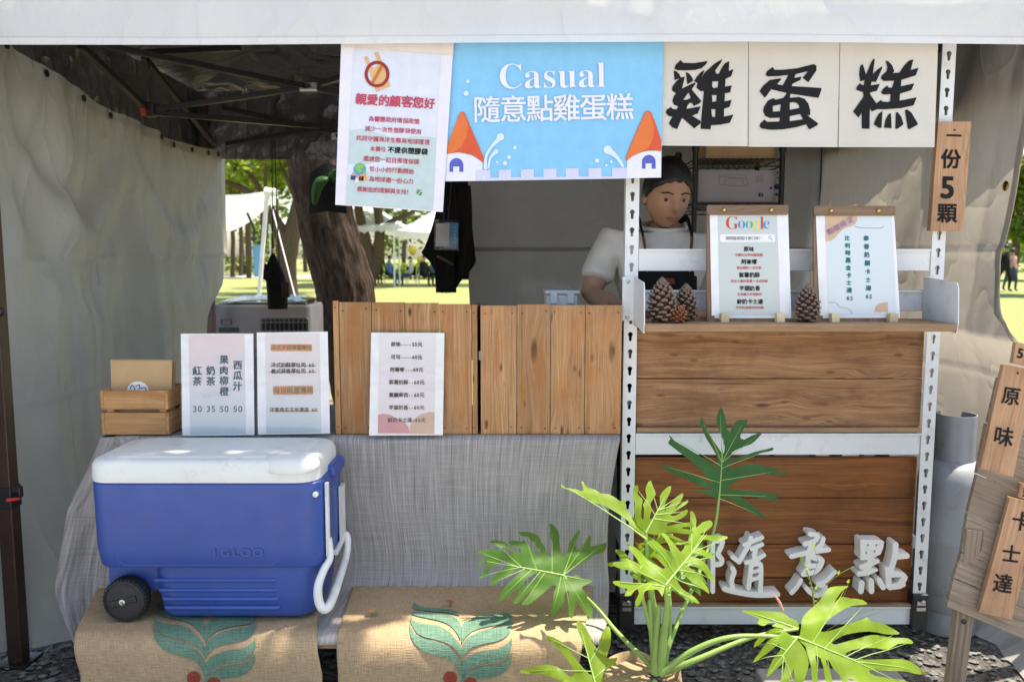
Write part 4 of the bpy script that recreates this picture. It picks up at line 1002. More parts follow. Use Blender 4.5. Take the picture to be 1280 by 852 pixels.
def work_table():
    t = thing('work_table', 'work surface hidden behind the plank boards in front of the seller', 'table', (.5, 2.83, 0))
    mb = MB(); mb.box((.45, 2.86, .985), (1.7, .46, .03)); mb.build('top', M['steel'], t)
    for x in (-.36, 1.26):
        for y in (2.67, 3.05):
            mb = MB(); mb.box((x, y, .485), (.035, .035, .97)); mb.build('leg', M['black_metal'], t)
work_table()
def tub():
    Y = 2.95; z0 = 1.0; t = thing('food_container', 'translucent white lidded tub with side clips behind the wooden boards', 'container', (at(700, 370, Y).x, Y, z0))
    c = at(701, 370, Y); zt = at(700, 366, Y).z; wd = .125; mb = MB()
    mb.box((c.x, Y, (z0 + zt) / 2), (wd - .01, .16, zt - z0)); mb.build('tub', M['white'], t, bevel=.012)
    mb = MB(); mb.box((c.x, Y, zt + .006), (wd, .175, .014)); mb.build('lid', M['white'], t, bevel=.005)
    for dx in (-.03, .03):
        mb = MB(); mb.box((c.x + dx, Y - .09, zt - .012), (.026, .008, .045)); mb.build('clip', M['white'], t, bevel=.003)
tub()

# 3-D characters standing off the dark planks
def letters():
    Yf = 2.538
    LBL = {'a': 'white cut-out character nearest the plant, its side half behind the leaves', 'b': 'white cut-out character in the middle, partly behind a thin green weed', 'c': 'white cut-out character next to the outer slotted post, four small holes'}
    data = {
        'a': ((880, 655), [([(140, 180), (195, 170), (188, 225), (152, 320), (190, 370), (180, 420), (125, 430)], 46), ([(95, 190), (94, 715)], 44), ([(500, 145), (470, 230), (375, 400)], 46), ([(430, 218), (620, 140)], 40), ([(510, 262), (620, 215)], 38), ([(550, 250), (535, 375)], 46), ([(450, 410), (560, 375), (640, 328)], 40), ([(308, 350), (372, 398)], 44),
                               ([(505, 440), (475, 680)], 44), ([(500, 440), (585, 420), (608, 470), (600, 740)], 44), ([(500, 512), (600, 490)], 30), ([(490, 600), (600, 560)], 34), ([(305, 468), (322, 510), (296, 590), (306, 690)], 46), ([(218, 688), (350, 722), (560, 752), (785, 745)], 52)]),
        'b': ((970, 650), [([(362, 145), (445, 165), (410, 222), (310, 252)], 46), ([(505, 195), (485, 255), (430, 310)], 44), ([(395, 230), (345, 380)], 60), ([(165, 385), (330, 345), (562, 312)], 46), ([(345, 370), (335, 500), (292, 575)], 50), ([(350, 372), (470, 410), (488, 445), (430, 540), (295, 575)], 50), ([(370, 400), (440, 420)], 30), ([(345, 490), (455, 480)], 46),
                               ([(265, 638), (222, 710), (168, 770)], 44), ([(325, 725), (390, 785), (470, 795), (528, 720), (500, 690)], 44), ([(628, 548), (535, 645), (445, 680), (500, 700)], 40)]),
        'c': ((1055, 655), [('poly', '172,165 205,155 230,165 390,165 428,185 420,240 390,320 320,350 330,372 378,375 382,405 300,445 290,470 360,475 362,495 270,538 150,558 128,530 150,502 220,487 165,475 160,440 250,400 245,375 185,382 168,355 176,310|243,220 257,206 270,220 257,240|333,220 350,205 362,215 342,242|225,300 238,288 250,300 235,318|312,288 328,272 342,288 325,305'),
                                ([(190, 625), (180, 712)], 56), ([(290, 605), (294, 712)], 54), ([(378, 595), (418, 672)], 52), ([(550, 215), (545, 330), (500, 490)], 56), ([(560, 345), (672, 335)], 54), ('poly', '438,465 470,452 510,500 560,502 650,520 682,562 655,625 658,655 600,685 482,700 448,672 445,600|508,565 615,560 570,620 503,640')])}
    for key, (og, strokes) in data.items():
        Z = lambda x, y: (og[0] + x / 8.52, og[1] + y / 8.52)
        mb = MB()
        for i, st in enumerate(strokes):
            if st[0] == 'poly': loops = [[Z(*(float(q) for q in p.split(','))) for p in l.split()] for l in st[1].split('|')]
            else: loops = [[Z(*p) for p in ribbon(st[0], st[1] + 5)]]
            mb.prism(loops, lambda x, y, i=i: at(x, y, Yf - .0003 * i), (0, RY + .0245 - Yf + .0003 * i, 0))
        c = at(og[0] + 50, og[1] + 50, Yf)
        tag(mb.build('sign_letter', M['letter_white'], origin=c, fix=False), LBL[key], 'letter', 'white cut-out characters on the dark planks')
letters()

# clipboards on the shelf
def clipboard(label, x0, x1, top, base, paper, pb, Yb):
    P = vplane(Yb, R(11), base); T = lambda e: (lambda x, y: P.hit(x, y, e)); n = P.n
    t = thing('menu_clipboard', label, 'clipboard', P.hit((x0 + x1) / 2, base), 'clipboard menus on the shelf')
    mb = MB(); mb.prism([rrect(x0, top, x1, base - 2, 3)], T(0), n * -.008); uvfix(mb, P, 'y'); mb.build('board', M['wood_walnut'], t, bevel=.001)
    mb = MB(); mb.prism([rrect(x0 - .6, top - .4, x1 + .8, top + 11.5, 2)], T(.008), n * -.0075); uvfix(mb, P, 'x'); cl = mb.build('clip_bar', M['wood_walnut'], t, bevel=.0015)
    for x in (x0 + 20.5, x1 - 20.5):
        mb = MB(); c = P.hit(x, top + 6, .008); mb.lathe([(.0065, .001), (.0065, -.003), (.0045, -.006), (.001, -.0075)], c, 12, axis='y'); mb.build('screw', M['brass'], cl, smooth=60)
    mb = MB(); mb.prism([paper], T(.0016), n * -.0008); pp = mb.build('paper', M['white'], t)
    mb = MB(); q = [(paper[0][0] + 4, paper[0][1] - 3), (paper[1][0] + 3, paper[1][1]), (paper[2][0] + 4, paper[2][1] + 3.5), (paper[3][0] + 4, paper[3][1] + 3)]; mb.prism([q], T(.0007), n * -.0005); mb.build('back_paper', M['white'], t)
    for x in (pb[0], pb[1]):
        p = P.hit(x, base - 5, .0); mb = MB(); mb.box((p.x, p.y - .004, SHZ + .0135), (.024, .04, .027), grain='z'); mb.build('foot_block', M['wood_pale'], t, bevel=.0012)
    return t, pp, T
def uvfix(mb, P, g):
    o = rnd.uniform(0, 30); mb.uv = [[((mb.v[i][2] + o, mb.v[i][0] + o) if g == 'y' else (mb.v[i][0] + o, mb.v[i][2] + o)) for i in f] for f in mb.f]
M['sage'] = printed('sage_print', [(0, (.52, .56, .53)), (1, (.56, .60, .57))], coat=.25)
def clip1():
    t, pp, T = clipboard('walnut clipboard menu headed by a colourful search-page title', 883.5, 983.5, 257.5, 406, [(887, 267), (982, 267), (985, 394), (889.5, 394.5)], (904, 973), 2.43)
    mb = MB(); mb.decal([[(897, 267.5), (971, 267.5), (975, 393.5), (899.5, 394)]], T(.0022)); mb.build('print_panel', M['sage'], pp)
    mb = MB(); mb.decal([rrect(900, 293, 968.5, 302.8, 1.5)], T(.0026)); mb.build('search_box', M['white'], pp)
    mb = MB(); cols = [flat('logo_blue', (.06, .26, .66)), flat('logo_red', (.60, .07, .05)), flat('logo_yellow', (.70, .62, .10)), flat('logo_green', (.06, .40, .22)), M['ink'], flat('caption_red', (.55, .10, .10)), flat('pencil_grey', (.25, .25, .26))]
    bx = [(915, 23, 'G', 1), (926.7, 21, 'o', 0), (936.2, 21, 'o', 3), (945.2, 21, 'g', 2), (952, 23, 'l', 3), (957.6, 21, 'e', 0)]
    cmap = {1: 1, 0: 0, 3: 3, 2: 2}
    for x, sz, ch, c in bx:
        code = chr(0x1D400 + ord(ch) - 65) if ch.isupper() else chr(0x1D41A + ord(ch) - 97)
        c = {'G': 1, 'o': c, 'g': 2, 'l': 1, 'e': 0}[ch] if ch != 'o' else (0 if x < 930 else 3)
        write(mb, T(.003), code, x, 278.5, sz, 0, -.012, 0, c, whole=True)
    write(mb, T(.0032), '請問雞蛋糕什麼口味？', 929.5, 298, 4.6, 0, .01, .05, 6)
    mb.decal([circ(962, 297, 1.9, n=14), circ(962, 297, 1.4, n=14)], T(.0032), 6); mb.decal([ribbon([(963.4, 298.6), (965.4, 301)], .7)], T(.0032), 6)
    for s, c, y in (('原味', '不變的古早味雞蛋糕', 311.5), ('阿華嗲', '褐色顆粒＋花生粉', 327.5), ('紫薯奶酥', '來自小農的紫薯＋法式奶酥', 344), ('芋頭奶香', '在地農夫芋頭製作', 360.5), ('鮮奶卡士達', '手奶奶油風味的內餡', 377)):
        write(mb, T(.003), s, 935.5 + (y - 311) * .02, y, 6.6, 0, .03, .05, 4); write(mb, T(.003), c, 935.5 + (y - 311) * .02, y + 7.4, 3.9, 0, .015, .03, 5)
    mb.build('lettering', cols, pp, fix=False)
clip1()
def clip2():
    t, pp, T = clipboard('walnut clipboard menu with two vertical columns of teal writing', 1017, 1117, 258.5, 406, [(1019.5, 268), (1114.5, 267.5), (1121, 393.5), (1024.5, 394.5)], (1041, 1113), 2.43)
    mb = MB(); mb.decal([[(1031, 268.2), (1114.3, 267.8), (1120.5, 393), (1035, 394)]], T(.002)); mb.build('print_panel', printed('pale_aqua', [(0, (.60, .68, .71)), (1, (.64, .71, .73))], coat=.25), pp)
    Z = lambda p: [(1010 + x / 5.16, 250 + y / 5.16) for x, y in p]
    mb = MB(); tan_, line, teal, plum, whi = range(5)
    mb.decal([Z([(108, 93), (312, 92), (316, 125), (305, 155), (275, 172), (240, 180), (205, 205), (175, 240), (150, 262), (112, 268)])], T(.0025), tan_)
    mb.decal([Z([(425, 722), (432, 690), (455, 668), (485, 660), (513, 660), (514, 722)])], T(.0025), tan_)
    mb.decal([Z(ribbon([(298, 170), (340, 180), (400, 182), (460, 182), (487, 172)], 2.5))], T(.003), line)
    mb.decal([Z(ribbon([(130, 662), (175, 662), (205, 690), (245, 698), (270, 712), (280, 735)], 2.5))], T(.003), line)
    for i, ch in enumerate('期間限定'):
        for bo, m, e in ((.055, whi, .0030), (.012, plum, .0040)):
            write(mb, T(e), ch, 1010 + (138 + i * 43) / 5.16, 251.3 + (200 - i * 25) / 5.16, 8.6, -30, bo, 0, m)
    for s, x0, x1, y0 in (('比利時黑金卡士達', 250, 265, 246), ('泰香奶韻卡士達', 372, 388, 248)):
        n = len(s)
        for i, ch in enumerate(s): write(mb, T(.003), ch, 1010 + (x0 + (x1 - x0) * i / n) / 5.16, 250 + (y0 + i * (582 - y0) / (n - 1) if n == 8 else y0 + i * 53.5) / 5.16, 6.8, 3, .035, .05, teal)
    write(mb, T(.003), '65', 1010 + 267 / 5.16, 250 + 632 / 5.16, 7.4, 3, .02, .04, teal); write(mb, T(.003), '65', 1010 + 390 / 5.16, 250 + 622 / 5.16, 7.4, 3, .02, .04, teal)
    mb.build('lettering', [flat('tan_print', (.62, .42, .28)), flat('brown_line', (.34, .16, .12)), flat('teal_ink', (.012, .14, .17)), flat('plum_ink', (.30, .06, .16)), M['white']], pp, fix=False)
clip2()

# pine cones
M['cone'] = plain('pine_cone', (.060, .036, .026), .8, 0, .3, 40, .3); M['cone_tip'] = plain('cone_tip', (.20, .135, .10), .85, 0, .25, 60, .2)
M['cone_red'] = plain('red_cone', (.16, .05, .022), .7, 0, .3, 40, .3); M['cone_red_tip'] = plain('red_cone_tip', (.27, .10, .045), .75, 0, .2, 60, .2)
def cone_mesh(h, r, n, seed):
    mb = MB(); rr = random.Random(seed)
    mb.lathe([(.05 * r, 0), (.55 * r, .06 * h), (.62 * r, .3 * h), (.45 * r, .62 * h), (.2 * r, .9 * h), (.03 * r, h * .96)], (0, 0, 0), 14)
    for i in range(n):
        f = (i + .5) / n; z = h * (.03 + .93 * f ** .92); rad = r * (math.sin(math.pi * min(1, .20 + f * .80)) ** .75) * (1.02 - .25 * f)
        a = i * 2.39996; up = -.12 + 1.35 * f ** 1.3
        d = Vector((math.cos(a), math.sin(a), 0)); tn = Vector((-d.y, d.x, 0)); o = (d * math.cos(up) + Vector((0, 0, 1)) * math.sin(up)).normalized(); nn = tn.cross(o) * -1
        L = rad * .72 + .005; b0 = Vector((0, 0, z - .3 * math.sin(up) * L)) + d * rad * .34; w_ = r * (.27 - .12 * f) * rr.uniform(.85, 1.1); th = r * .06
        e = b0 + o * L; c = b0 + o * L * .72
        vs = [b0 + tn * w_ * .3 + nn * th, b0 - tn * w_ * .3 + nn * th, c - tn * w_ + nn * th * 1.2, c + tn * w_ + nn * th * 1.2, e + nn * th * 2.2, b0 - nn * th, c - tn * w_ * .9 - nn * th, c + tn * w_ * .9 - nn * th, e - nn * th * .2, e + o * L * .08 + nn * th * 1.8 ]
        mb.add(vs, [(0, 1, 2, 3), (5, 7, 6), (1, 5, 6, 2), (0, 3, 7, 5)], 0)
        mb.add(vs, [(3, 2, 4), (2, 6, 8, 4), (3, 4, 8, 7), (7, 8, 6)], 1)
    return mb
def pine_cones():
    L = [((827.5, 411), 2.41, .0725, 1.55, 'tall pine cone standing tight against the slotted post', 0.0), ((856, 408), 2.46, .062, 1.5, 'pine cone with spread scales second from the slotted post', 1.4), ((1008, 408), 2.42, .062, 1.42, 'single pine cone standing between the two clipboards', 2.6)]
    proto = None
    for (px, py), Y, h, k, lab, rz in L:
        p = at(px, py, Y); p.z = SHZ + .001
        if proto is None:
            o = proto = cone_mesh(.145, .0485, 88, 4).build('pine_cone', [M['cone'], M['cone_tip']], origin=(0, 0, 0), fix=False)
        else: o = proto.copy(); COL.objects.link(o)
        o.location = p; s = h * 1.88 / .145; o.scale = (s * .96, s * .96, s); o.rotation_euler = (R(rnd.uniform(-5, 5)), R(rnd.uniform(-5, 5)), rz)
        tag(o, lab, 'pine cone', 'pine cones on the shelf')
    p = at(844.5, 407, 2.395); p.z = SHZ + .001
    o = cone_mesh(.05, .0255, 60, 8).build('pine_cone', [M['cone_red'], M['cone_red_tip']], origin=(0, 0, 0), fix=False); o.location = p + Vector((0, 0, .004)); o.rotation_euler = (R(20), R(8), .4)
    tag(o, 'small reddish pine cone squeezed between two larger cones', 'pine cone', 'pine cones on the shelf')
pine_cones()

# price plank on the outer post
def plank_sign(name, label, quad, Y, texts, mat='wood_sign', th=.016, holes=(), group=None, tilt=0, size=28, bold=.03, yaw=0, rot=0):
    P = vplane(Y, tilt, quad[2][1], yaw); T = lambda e: (lambda x, y: P.hit(x, y, e)); n = P.n
    c = [sum(q[i] for q in quad) / 4 for i in (0, 1)]
    t = thing(name, label, 'sign', P.hit(*c), group)
    mb = MB(); mb.prism([quad], T(0), n * -th)
    a, b = P.hit(*quad[0]), P.hit(*quad[3]); g = (b - a).normalized(); o = rnd.uniform(0, 30); w_ = n.cross(g)
    mb.uv = [[(Vector(mb.v[i]).dot(g) + o, Vector(mb.v[i]).dot(w_) + Vector(mb.v[i]).dot(n) * .3 + o) for i in f] for f in mb.f]
    mb.build('plank', M[mat], t, bevel=.0015)
    mb = MB()
    for s, x, y, k in texts: write(mb, T(.0012), s, x, y, k, rot, bold, .03, 0)
    mb.build('lettering', M['ink'], t, fix=False)
    for x, y in holes:
        mb = MB(); mb.lathe([(.003, 0), (.003, -.0016), (.001, -.002)], P.hit(x, y, .0), 8, axis='y'); mb.build('nail', M['black_metal'], t)
    return t
plank_sign('wooden_price_sign', 'narrow cedar plank lettered in black, nailed high on the outer slotted post', [(1173, 152), (1214.5, 152), (1204.5, 288.5), (1163, 288.5)], 2.535, [('一', 1191.5, 170, 20), ('份', 1187.5, 199, 25), ('5', 1184.5, 234, 38), ('顆', 1183, 266.5, 26)], holes=[(1193, 162.5)], th=.022, bold=.028, rot=2)

# ================================================================== table, cloth, bench, sacks
TY = 2.50; TZ = zat(546, TY); BZ = zat(731, 2.455)
def tables():
    t = thing('trestle_table', 'long counter table completely draped in grey woven cloth', 'table', (-.45, 2.8, 0)); x0, x1 = -1.24, .33
    mb = MB(); mb.box(((x0 + x1) / 2, 2.80, TZ - .021), (x1 - x0, .56, .03)); mb.build('top', M['black_plastic'], t)
    for x in (x0 + .06, x1 - .06):
        for y in (2.58, 3.02):
            mb = MB(); mb.tube([(x, y, 0), (x, y, TZ - .037)], .016, 10); mb.build('leg', M['black_metal'], t)
    t = thing('low_bench', 'low bench under the burlap sacks, hidden beneath the grey cloth', 'bench', (-.4, 2.28, 0)); x0, x1 = -1.12, .20
    mb = MB(); mb.box(((x0 + x1) / 2, 2.275, BZ - .020), (x1 - x0, .33, .03)); mb.build('top', M['wood_shelf'], t)
    for x in (x0 + .06, x1 - .06):
        for y in (2.17, 2.40):
            mb = MB(); mb.box((x, y, (BZ - .036) / 2), (.04, .04, BZ - .036)); mb.build('leg', M['black_metal'], t)
tables()
class Drape:
    """a cloth bent along one profile (y, z); x runs free"""
    def __init__(s, prof): s.p = [Vector((0, y, z)) for y, z in prof]; s.l = [0]; [s.l.append(s.l[-1] + (b - a).length) for a, b in zip(s.p, s.p[1:])]
    def at(s, d):
        for i in range(len(s.p) - 1):
            if d <= s.l[i + 1] or i == len(s.p) - 2:
                f = (d - s.l[i]) / (s.l[i + 1] - s.l[i]); a, b = s.p[i], s.p[i + 1]; t = (b - a).normalized(); return a + (b - a) * f, Vector((0, t.z, -t.y)) * -1
    def hit(s, px, py, e=0):
        d = ray(px, py); o = Vector((0, 0, H)); best = None
        for a, b in zip(s.p, s.p[1:]):
            t = b - a; n = Vector((0, t.z, -t.y)); k = d.dot(n)
            if abs(k) < 1e-9: continue
            l = (a - o).dot(n) / k; h = o + d * l; f = (h - a).dot(t) / t.length_squared
            if -.002 <= f <= 1.002 and l > 0 and (best is None or l < best[0]): best = (l, h, n.normalized() * (-1 if n.y > 0 or (n.y == 0 and n.z < 0) else 1))
        if best is None: return at(px, py, s.p[-1].y)
        n = best[2]; n = n if n.dot(d) < 0 else -n
        return best[1] + n * e
def cloth():
    lo = zat(806, 2.10)
    prof = [(3.06, TZ - .002), (2.6, TZ), (TY + .02, TZ + .001), (TY + .005, TZ - .002), (TY - .004, TZ - .012), (TY - .008, TZ - .04), (TY - .012, BZ + .12), (TY - .02, BZ + .05), (TY - .045, BZ + .012), (TY - .09, BZ + .002), (2.30, BZ), (2.125, BZ), (2.108, BZ - .006), (2.10, BZ - .02), (2.098, lo)]
    D = Drape([tuple(p[1:]) for p in smooth_path([(0, y, z) for y, z in prof], 3)]); Lt = D.l[-1]
    t = thing('tablecloth', 'grey woven cloth draped over the counter table and running down onto the low bench', 'tablecloth', (-.45, 2.45, TZ))
    mb = MB()
    def fx(u, v):
        d = v * Lt; p, n = D.at(d); k = max(0, (d - .56) / (Lt - .56)); k2 = max(0, (d - .70) / (Lt - .70))
        xl = -1.268 + .10 * min(1, k * 2.2); xr = .345 - .05 * k - .02 * math.sin(k * 5)
        if p.y < 2.46 and p.z < BZ + .1: xr -= .055 * min(1, (2.46 - p.y) / .3)
        x = xl + (xr - xl) * u
        w_ = .012 * math.sin(x * 7 + 1.3 * math.sin(x * 3)) * k * (p.z > BZ + .02) * (.3 + k) + .006 * fbm(x * 3, d * 3, 2) * (k > 0)
        if p.z < BZ - .03: w_ += .012 * math.sin(x * 22) * min(1, (BZ - p.z) / .1)
        return Vector((x, p.y, p.z)) + n * (abs(w_) + .0005 if p.z > BZ - .02 else w_)
    mb.grid(150, 110, fx, uv=lambda u, v: (u * 1.6, v * Lt)); 
    # the corner falling over the table's end in a flared fold
    P = [(126, 546, 2.515), (113, 580, 2.49), (94, 620, 2.46), (87, 640, 2.45), (80, 690, 2.42), (75, 733, 2.40), (86, 765, 2.39), (101, 800, 2.37)]
    Q = [(175, 544, 2.505), (172, 580, 2.49), (170, 620, 2.48), (170, 650, 2.475), (168, 690, 2.47), (168, 735, 2.46), (160, 768, 2.45), (150, 800, 2.43)]
    A = smooth_path([at(*p) for p in P], 6); B = smooth_path([at(*p) for p in Q], 6); n = len(A) - 1
    def fc(u, v):
        i = min(n, int(round(v * n))); a, b = A[i], B[i]; p = a + (b - a) * u
        return p + Vector((0, -.022 * math.sin(u * 9 + v * 2) * v * (1 - u * .6) - .004 - .01 * v, 0))
    mb.grid(36, n, fc, uv=lambda u, v: (.06 * u + .02 * v, v * .75))
    # its return along the end of the table
    mb.grid(20, n, lambda u, v: A[int(round(v * n))] + Vector((-.02 * v * u + .03 * math.sin(u * 6) * v, .55 * u, .0)), uv=lambda u, v: (u * .5, v * .75))
    mb.build('cloth', M['cloth'], t, smooth=180, solid=.0018, fix=False)
    return D
CLD = cloth()
MOT = ['125,100 180,135 300,150 430,160 500,178 530,215 480,205 400,190 250,178 120,155', '115,175 200,190 380,205 480,230 520,265 545,320 540,420 510,375 440,305 350,265 230,240 130,215 105,195',
       '95,230 120,265 200,290 330,305 430,355 500,425 540,485 545,560 500,510 430,460 320,425 220,405 150,370 110,310 90,262', '82,285 105,335 150,390 230,420 330,445 430,485 500,545 545,625 545,745 520,680 480,620 400,575 280,545 180,500 110,430 85,350',
       '550,312 580,265 650,235 750,215 870,205 960,195 990,215 985,245 940,290 850,305 740,325 640,360 580,410 548,450', '985,258 995,300 980,360 930,410 850,440 740,460 640,490 580,540 550,590 547,500 580,432 650,382 750,347 860,327 940,307',
       '992,410 995,470 970,540 920,590 850,612 750,625 650,660 580,710 550,740 550,650 590,580 660,540 750,515 870,500 950,460', '995,533 990,592 960,662 900,717 820,747 720,757 640,782 590,832 545,880 547,762 600,713 680,664 780,643 890,628 950,593']
def sack(label, x0b, x1b, x0f, x1f, yb, dx, seed):
    by = 2.455
    prof = [(by - .02, BZ + .005), (2.30, BZ + .006), (2.155, BZ + .006), (2.115, BZ + .001), (2.09, BZ - .018), (2.078, BZ - .05), (2.070, BZ - .12), (2.062, .03)]
    D = Drape([tuple(p[1:]) for p in smooth_path([(0, y, z) for y, z in prof], 5)]); Lt = D.l[-1]
    t = thing('burlap_sack', label, 'sack', (at((x0f + x1f) / 2, 790, 2.1).x, 2.2, BZ), 'printed burlap sacks over the low bench')
    XB = (at(x0b, yb, by).x, at(x1b, yb, by).x); XF = (at(x0f, 850, 2.065).x, at(x1f, 850, 2.065).x)
    def f(u, v, e=0):
        p, n = D.at(v * Lt); k = min(1, v * 1.35); a = XB[0] + (XF[0] - XB[0]) * k; b = XB[1] + (XF[1] - XB[1]) * k
        x = a + (b - a) * u; q = Vector((x, p.y, p.z)); w_ = .0022 * fbm(x * 6, v * 6, seed) + .003 * math.sin(x * 40) * (v < .05) + .012 * math.sin(x * 11 + seed * 2) * max(0, v - .55) ** 1.5
        return q + n * (abs(w_) + e) + Vector((0, 0, 0))
    mb = MB(); mb.grid(90, 70, f, uv=lambda u, v: (u * .7 + seed, v * Lt)); sk = mb.build('sack', M['burlap'], t, smooth=180, solid=.004)
    mb = MB()
    for m in MOT:
        lp = [tuple(float(q) for q in p.split(',')) for p in m.split()]; lp = [(500 + x / 7.11 + dx, 740 + y / 7.11) for x, y in lp]; lp = [tuple(q[:2]) for q in smooth_path([(x, y, 0) for x, y in lp + lp[:1]], 3)[:-1]]
        mb.fine(lp, lambda x, y: D.hit(x, y, .0048), 5)
    for a, b in ((563, 846), (588, 853)):
        mb.fine(circ(a + dx, b, 8.5, n=18), lambda x, y: D.hit(x, y, .0052), 4, 1)
    mb.build('print', [M['burlap_green'], M['burlap_red']], t, smooth=180, fix=False)
    mb = MB(); mb.grid(110, 1, lambda u, v: f(.02 + u * .88, .030 + .006 * math.sin(u * 6) + .004 * math.sin(u * 31) + v * .006, .0035)); mb.build('stitching', M['burlap_pink'], t)
    return D
SK1 = sack('printed burlap sack lying under the blue cooler', 128, 402, 99, 402, 735, -320, 1)
SK2 = sack('printed burlap sack beside the plant, sunlit, with dead leaves on it', 442, 741, 422, 722, 731, 0, 2)
def dead_leaf(label, px, py, sz, cols, a):
    c = SK2.hit(px, py, .010); mb = MB()
    for q, m, k in ((a, 0, 1), (a + 2.2, 1, .8)):
        def f(u, v): s = sz * k; x = (v - .1) * s; y = (u - .5) * s * .7 * math.sin(math.pi * (.08 + .9 * v)); return c + Vector((x * math.cos(q) - y * math.sin(q), x * math.sin(q) + y * math.cos(q), .006 * math.sin(v * 3) + .35 * abs(y) + .004 * m))
        mb.grid(4, 6, f, m)
    tag(mb.build('dead_leaf', cols, origin=c, smooth=180), label, 'leaf', 'dead leaves on the sack')
br, gr_ = plain('dry_leaf', (.30, .10, .03), .7), plain('fading_leaf', (.24, .25, .06), .6)
dead_leaf('brown and green dead leaf nearest the cooler on the sunlit sack', 464, 771, .026, [gr_, br], .4)
dead_leaf('small rust-brown dead leaf just above the green print of the sack', 563, 759, .020, [br, br], 1.0)

# plank boards: two open wooden boxes standing on the counter
def wooden_box(label, x0, x1, ytl, ytr, seams, sides, Y=TY + .030):
    c = at((x0 + x1) / 2, 545, Y); t = thing('wooden_box', label, 'box', (c.x, Y, TZ), 'wooden boxes on the counter')
    zb = TZ + .003
    zt = lambda px: at(px, ytl + (ytr - ytl) * (px - x0) / (x1 - x0), Y).z
    X = lambda px: at(px, 460, Y).x
    ed = [x0] + seams + [x1]
    for a, b in zip(ed, ed[1:]):
        xa, xb = X(a) + .0012, X(b) - .0012; zz = zt((a + b) / 2) + rnd.uniform(-.002, .002); wdt = xb - xa
        mb = MB(); mb.box(((xa + xb) / 2, Y + .008 + rnd.uniform(-.0015, .0015), (zb + zz) / 2), (wdt, .016, zz - zb), grain='z'); 
        for zn in (zb + .022, zz - .024):
            for xn in ((xa + .014, xb - .014) if wdt > .05 else ((xa + xb) / 2,)): mb.lathe([(.0026, 0), (.0024, -.001), (.0008, -.0014)], (xn + rnd.uniform(-.003, .003), Y - .0002, zn + rnd.uniform(-.004, .004)), 8, axis='y', m=1)
        mb.build('board', [M['wood_board'], M['black_metal']], t)
    D_ = .24; xa, xb = X(x0), X(x1); zz = min(zt(x0), zt(x1)) - .004
    for x in (xa + .008, xb - .008):
        mb = MB(); mb.box((x, Y + .018 + D_ / 2, (zb + zz) / 2), (.015, D_, zz - zb), grain='z'); mb.build('side_panel', M['wood_board'], t, bevel=.0015)
    mb = MB(); mb.box(((xa + xb) / 2, Y + .018 + D_ / 2, zb + .01), (xb - xa - .034, D_, .014)); mb.build('bottom_panel', M['wood_board'], t)
wooden_box('box of vertical pine boards standing behind the price-list stand', 417.5, 597, 376.5, 381.5, [425, 465.5, 507, 549, 590], 1)
wooden_box('box of vertical pine boards standing against the slotted post', 600.5, 777, 381.5, 380.5, [646, 688, 731], 1)

# acrylic menu stands
M['acrylic'] = clearmat('clear_acrylic', .0, (.99, .99, .99))
M['menu_print'] = printed('menu_gradient', [(.0, (.50, .58, .62)), (.5, (.62, .60, .64)), (.95, (.70, .58, .60))], coat=.2)
M['menu_print2'] = printed('menu_gradient_two', [(.0, (.50, .58, .62)), (.5, (.64, .62, .64)), (.95, (.72, .64, .65))], coat=.2)
M['menu_print3'] = printed('menu_grey', [(0, (.64, .58, .62)), (1, (.74, .70, .72))], coat=.2)
def stand(label, quad, inner, mat, Y):
    P = vplane(Y, R(4), quad[2][1]); T = lambda e: (lambda x, y: P.hit(x, y, e)); n = P.n
    b = P.hit((quad[2][0] + quad[3][0]) / 2, quad[2][1]); t = thing('menu_stand', label, 'menu stand', (b.x, b.y, TZ), 'acrylic menu stands on the counter')
    g = lambda k: [(quad[0][0] - k, quad[0][1] - k - .8), (quad[1][0] + k, quad[1][1] - k - .8), (quad[2][0] + k, quad[2][1] + k), (quad[3][0] - k, quad[3][1] + k)]
    mb = MB(); mb.prism([quad], T(0), n * -.0008); pp = mb.build('paper', M['white'], t)
    mb = MB(); a, b_, c, d = inner
    def f(u, v): x = (a[0] * (1 - u) + b_[0] * u) * (1 - v) + (d[0] * (1 - u) + c[0] * u) * v; y = (a[1] * (1 - u) + b_[1] * u) * (1 - v) + (d[1] * (1 - u) + c[1] * u) * v; return P.hit(x, y, .0006)
    mb.grid(4, 8, f, uv=lambda u, v: (u, 1 - v)); mb.build('print_panel', mat, pp)
    mb = MB(); mb.prism([g(.8)], T(.0042), n * -.0018); mb.build('front_sheet', M['acrylic'], t)
    mb = MB(); mb.prism([g(.8)], T(-.002), n * -.0018); mb.build('back_sheet', M['acrylic'], t)
    return t, pp, T
ZM = lambda x, y: (215 + x / 5.678, 405 + y / 5.678)
teal = flat('slate_ink', (.035, .085, .13), .6)
def menu1():
    t, pp, T = stand('acrylic stand holding the drinks menu in columns, next to the small crate', [(226, 417), (316.5, 417), (318, 543.5), (228, 544.5)], [(236, 418.5), (305.5, 418), (307.5, 542), (238, 542.5)], M['menu_print'], 2.494)
    mb = MB()
    for s, x, y0, p in (('紅茶', 178, 330, '30'), ('奶茶', 274, 330, '35'), ('果肉柳橙', 368, 252, '50'), ('西瓜汁', 465, 290, '50')):
        for i, ch in enumerate(s): write(mb, T(.0015), ch, *ZM(x, y0 + i * 75), 11.6, 0, .035, .02, 0)
        write(mb, T(.0015), p, *ZM(x + 3, 600), 10.8, 0, .012, .02, 0)
    mb.build('lettering', teal, pp, fix=False)
menu1()
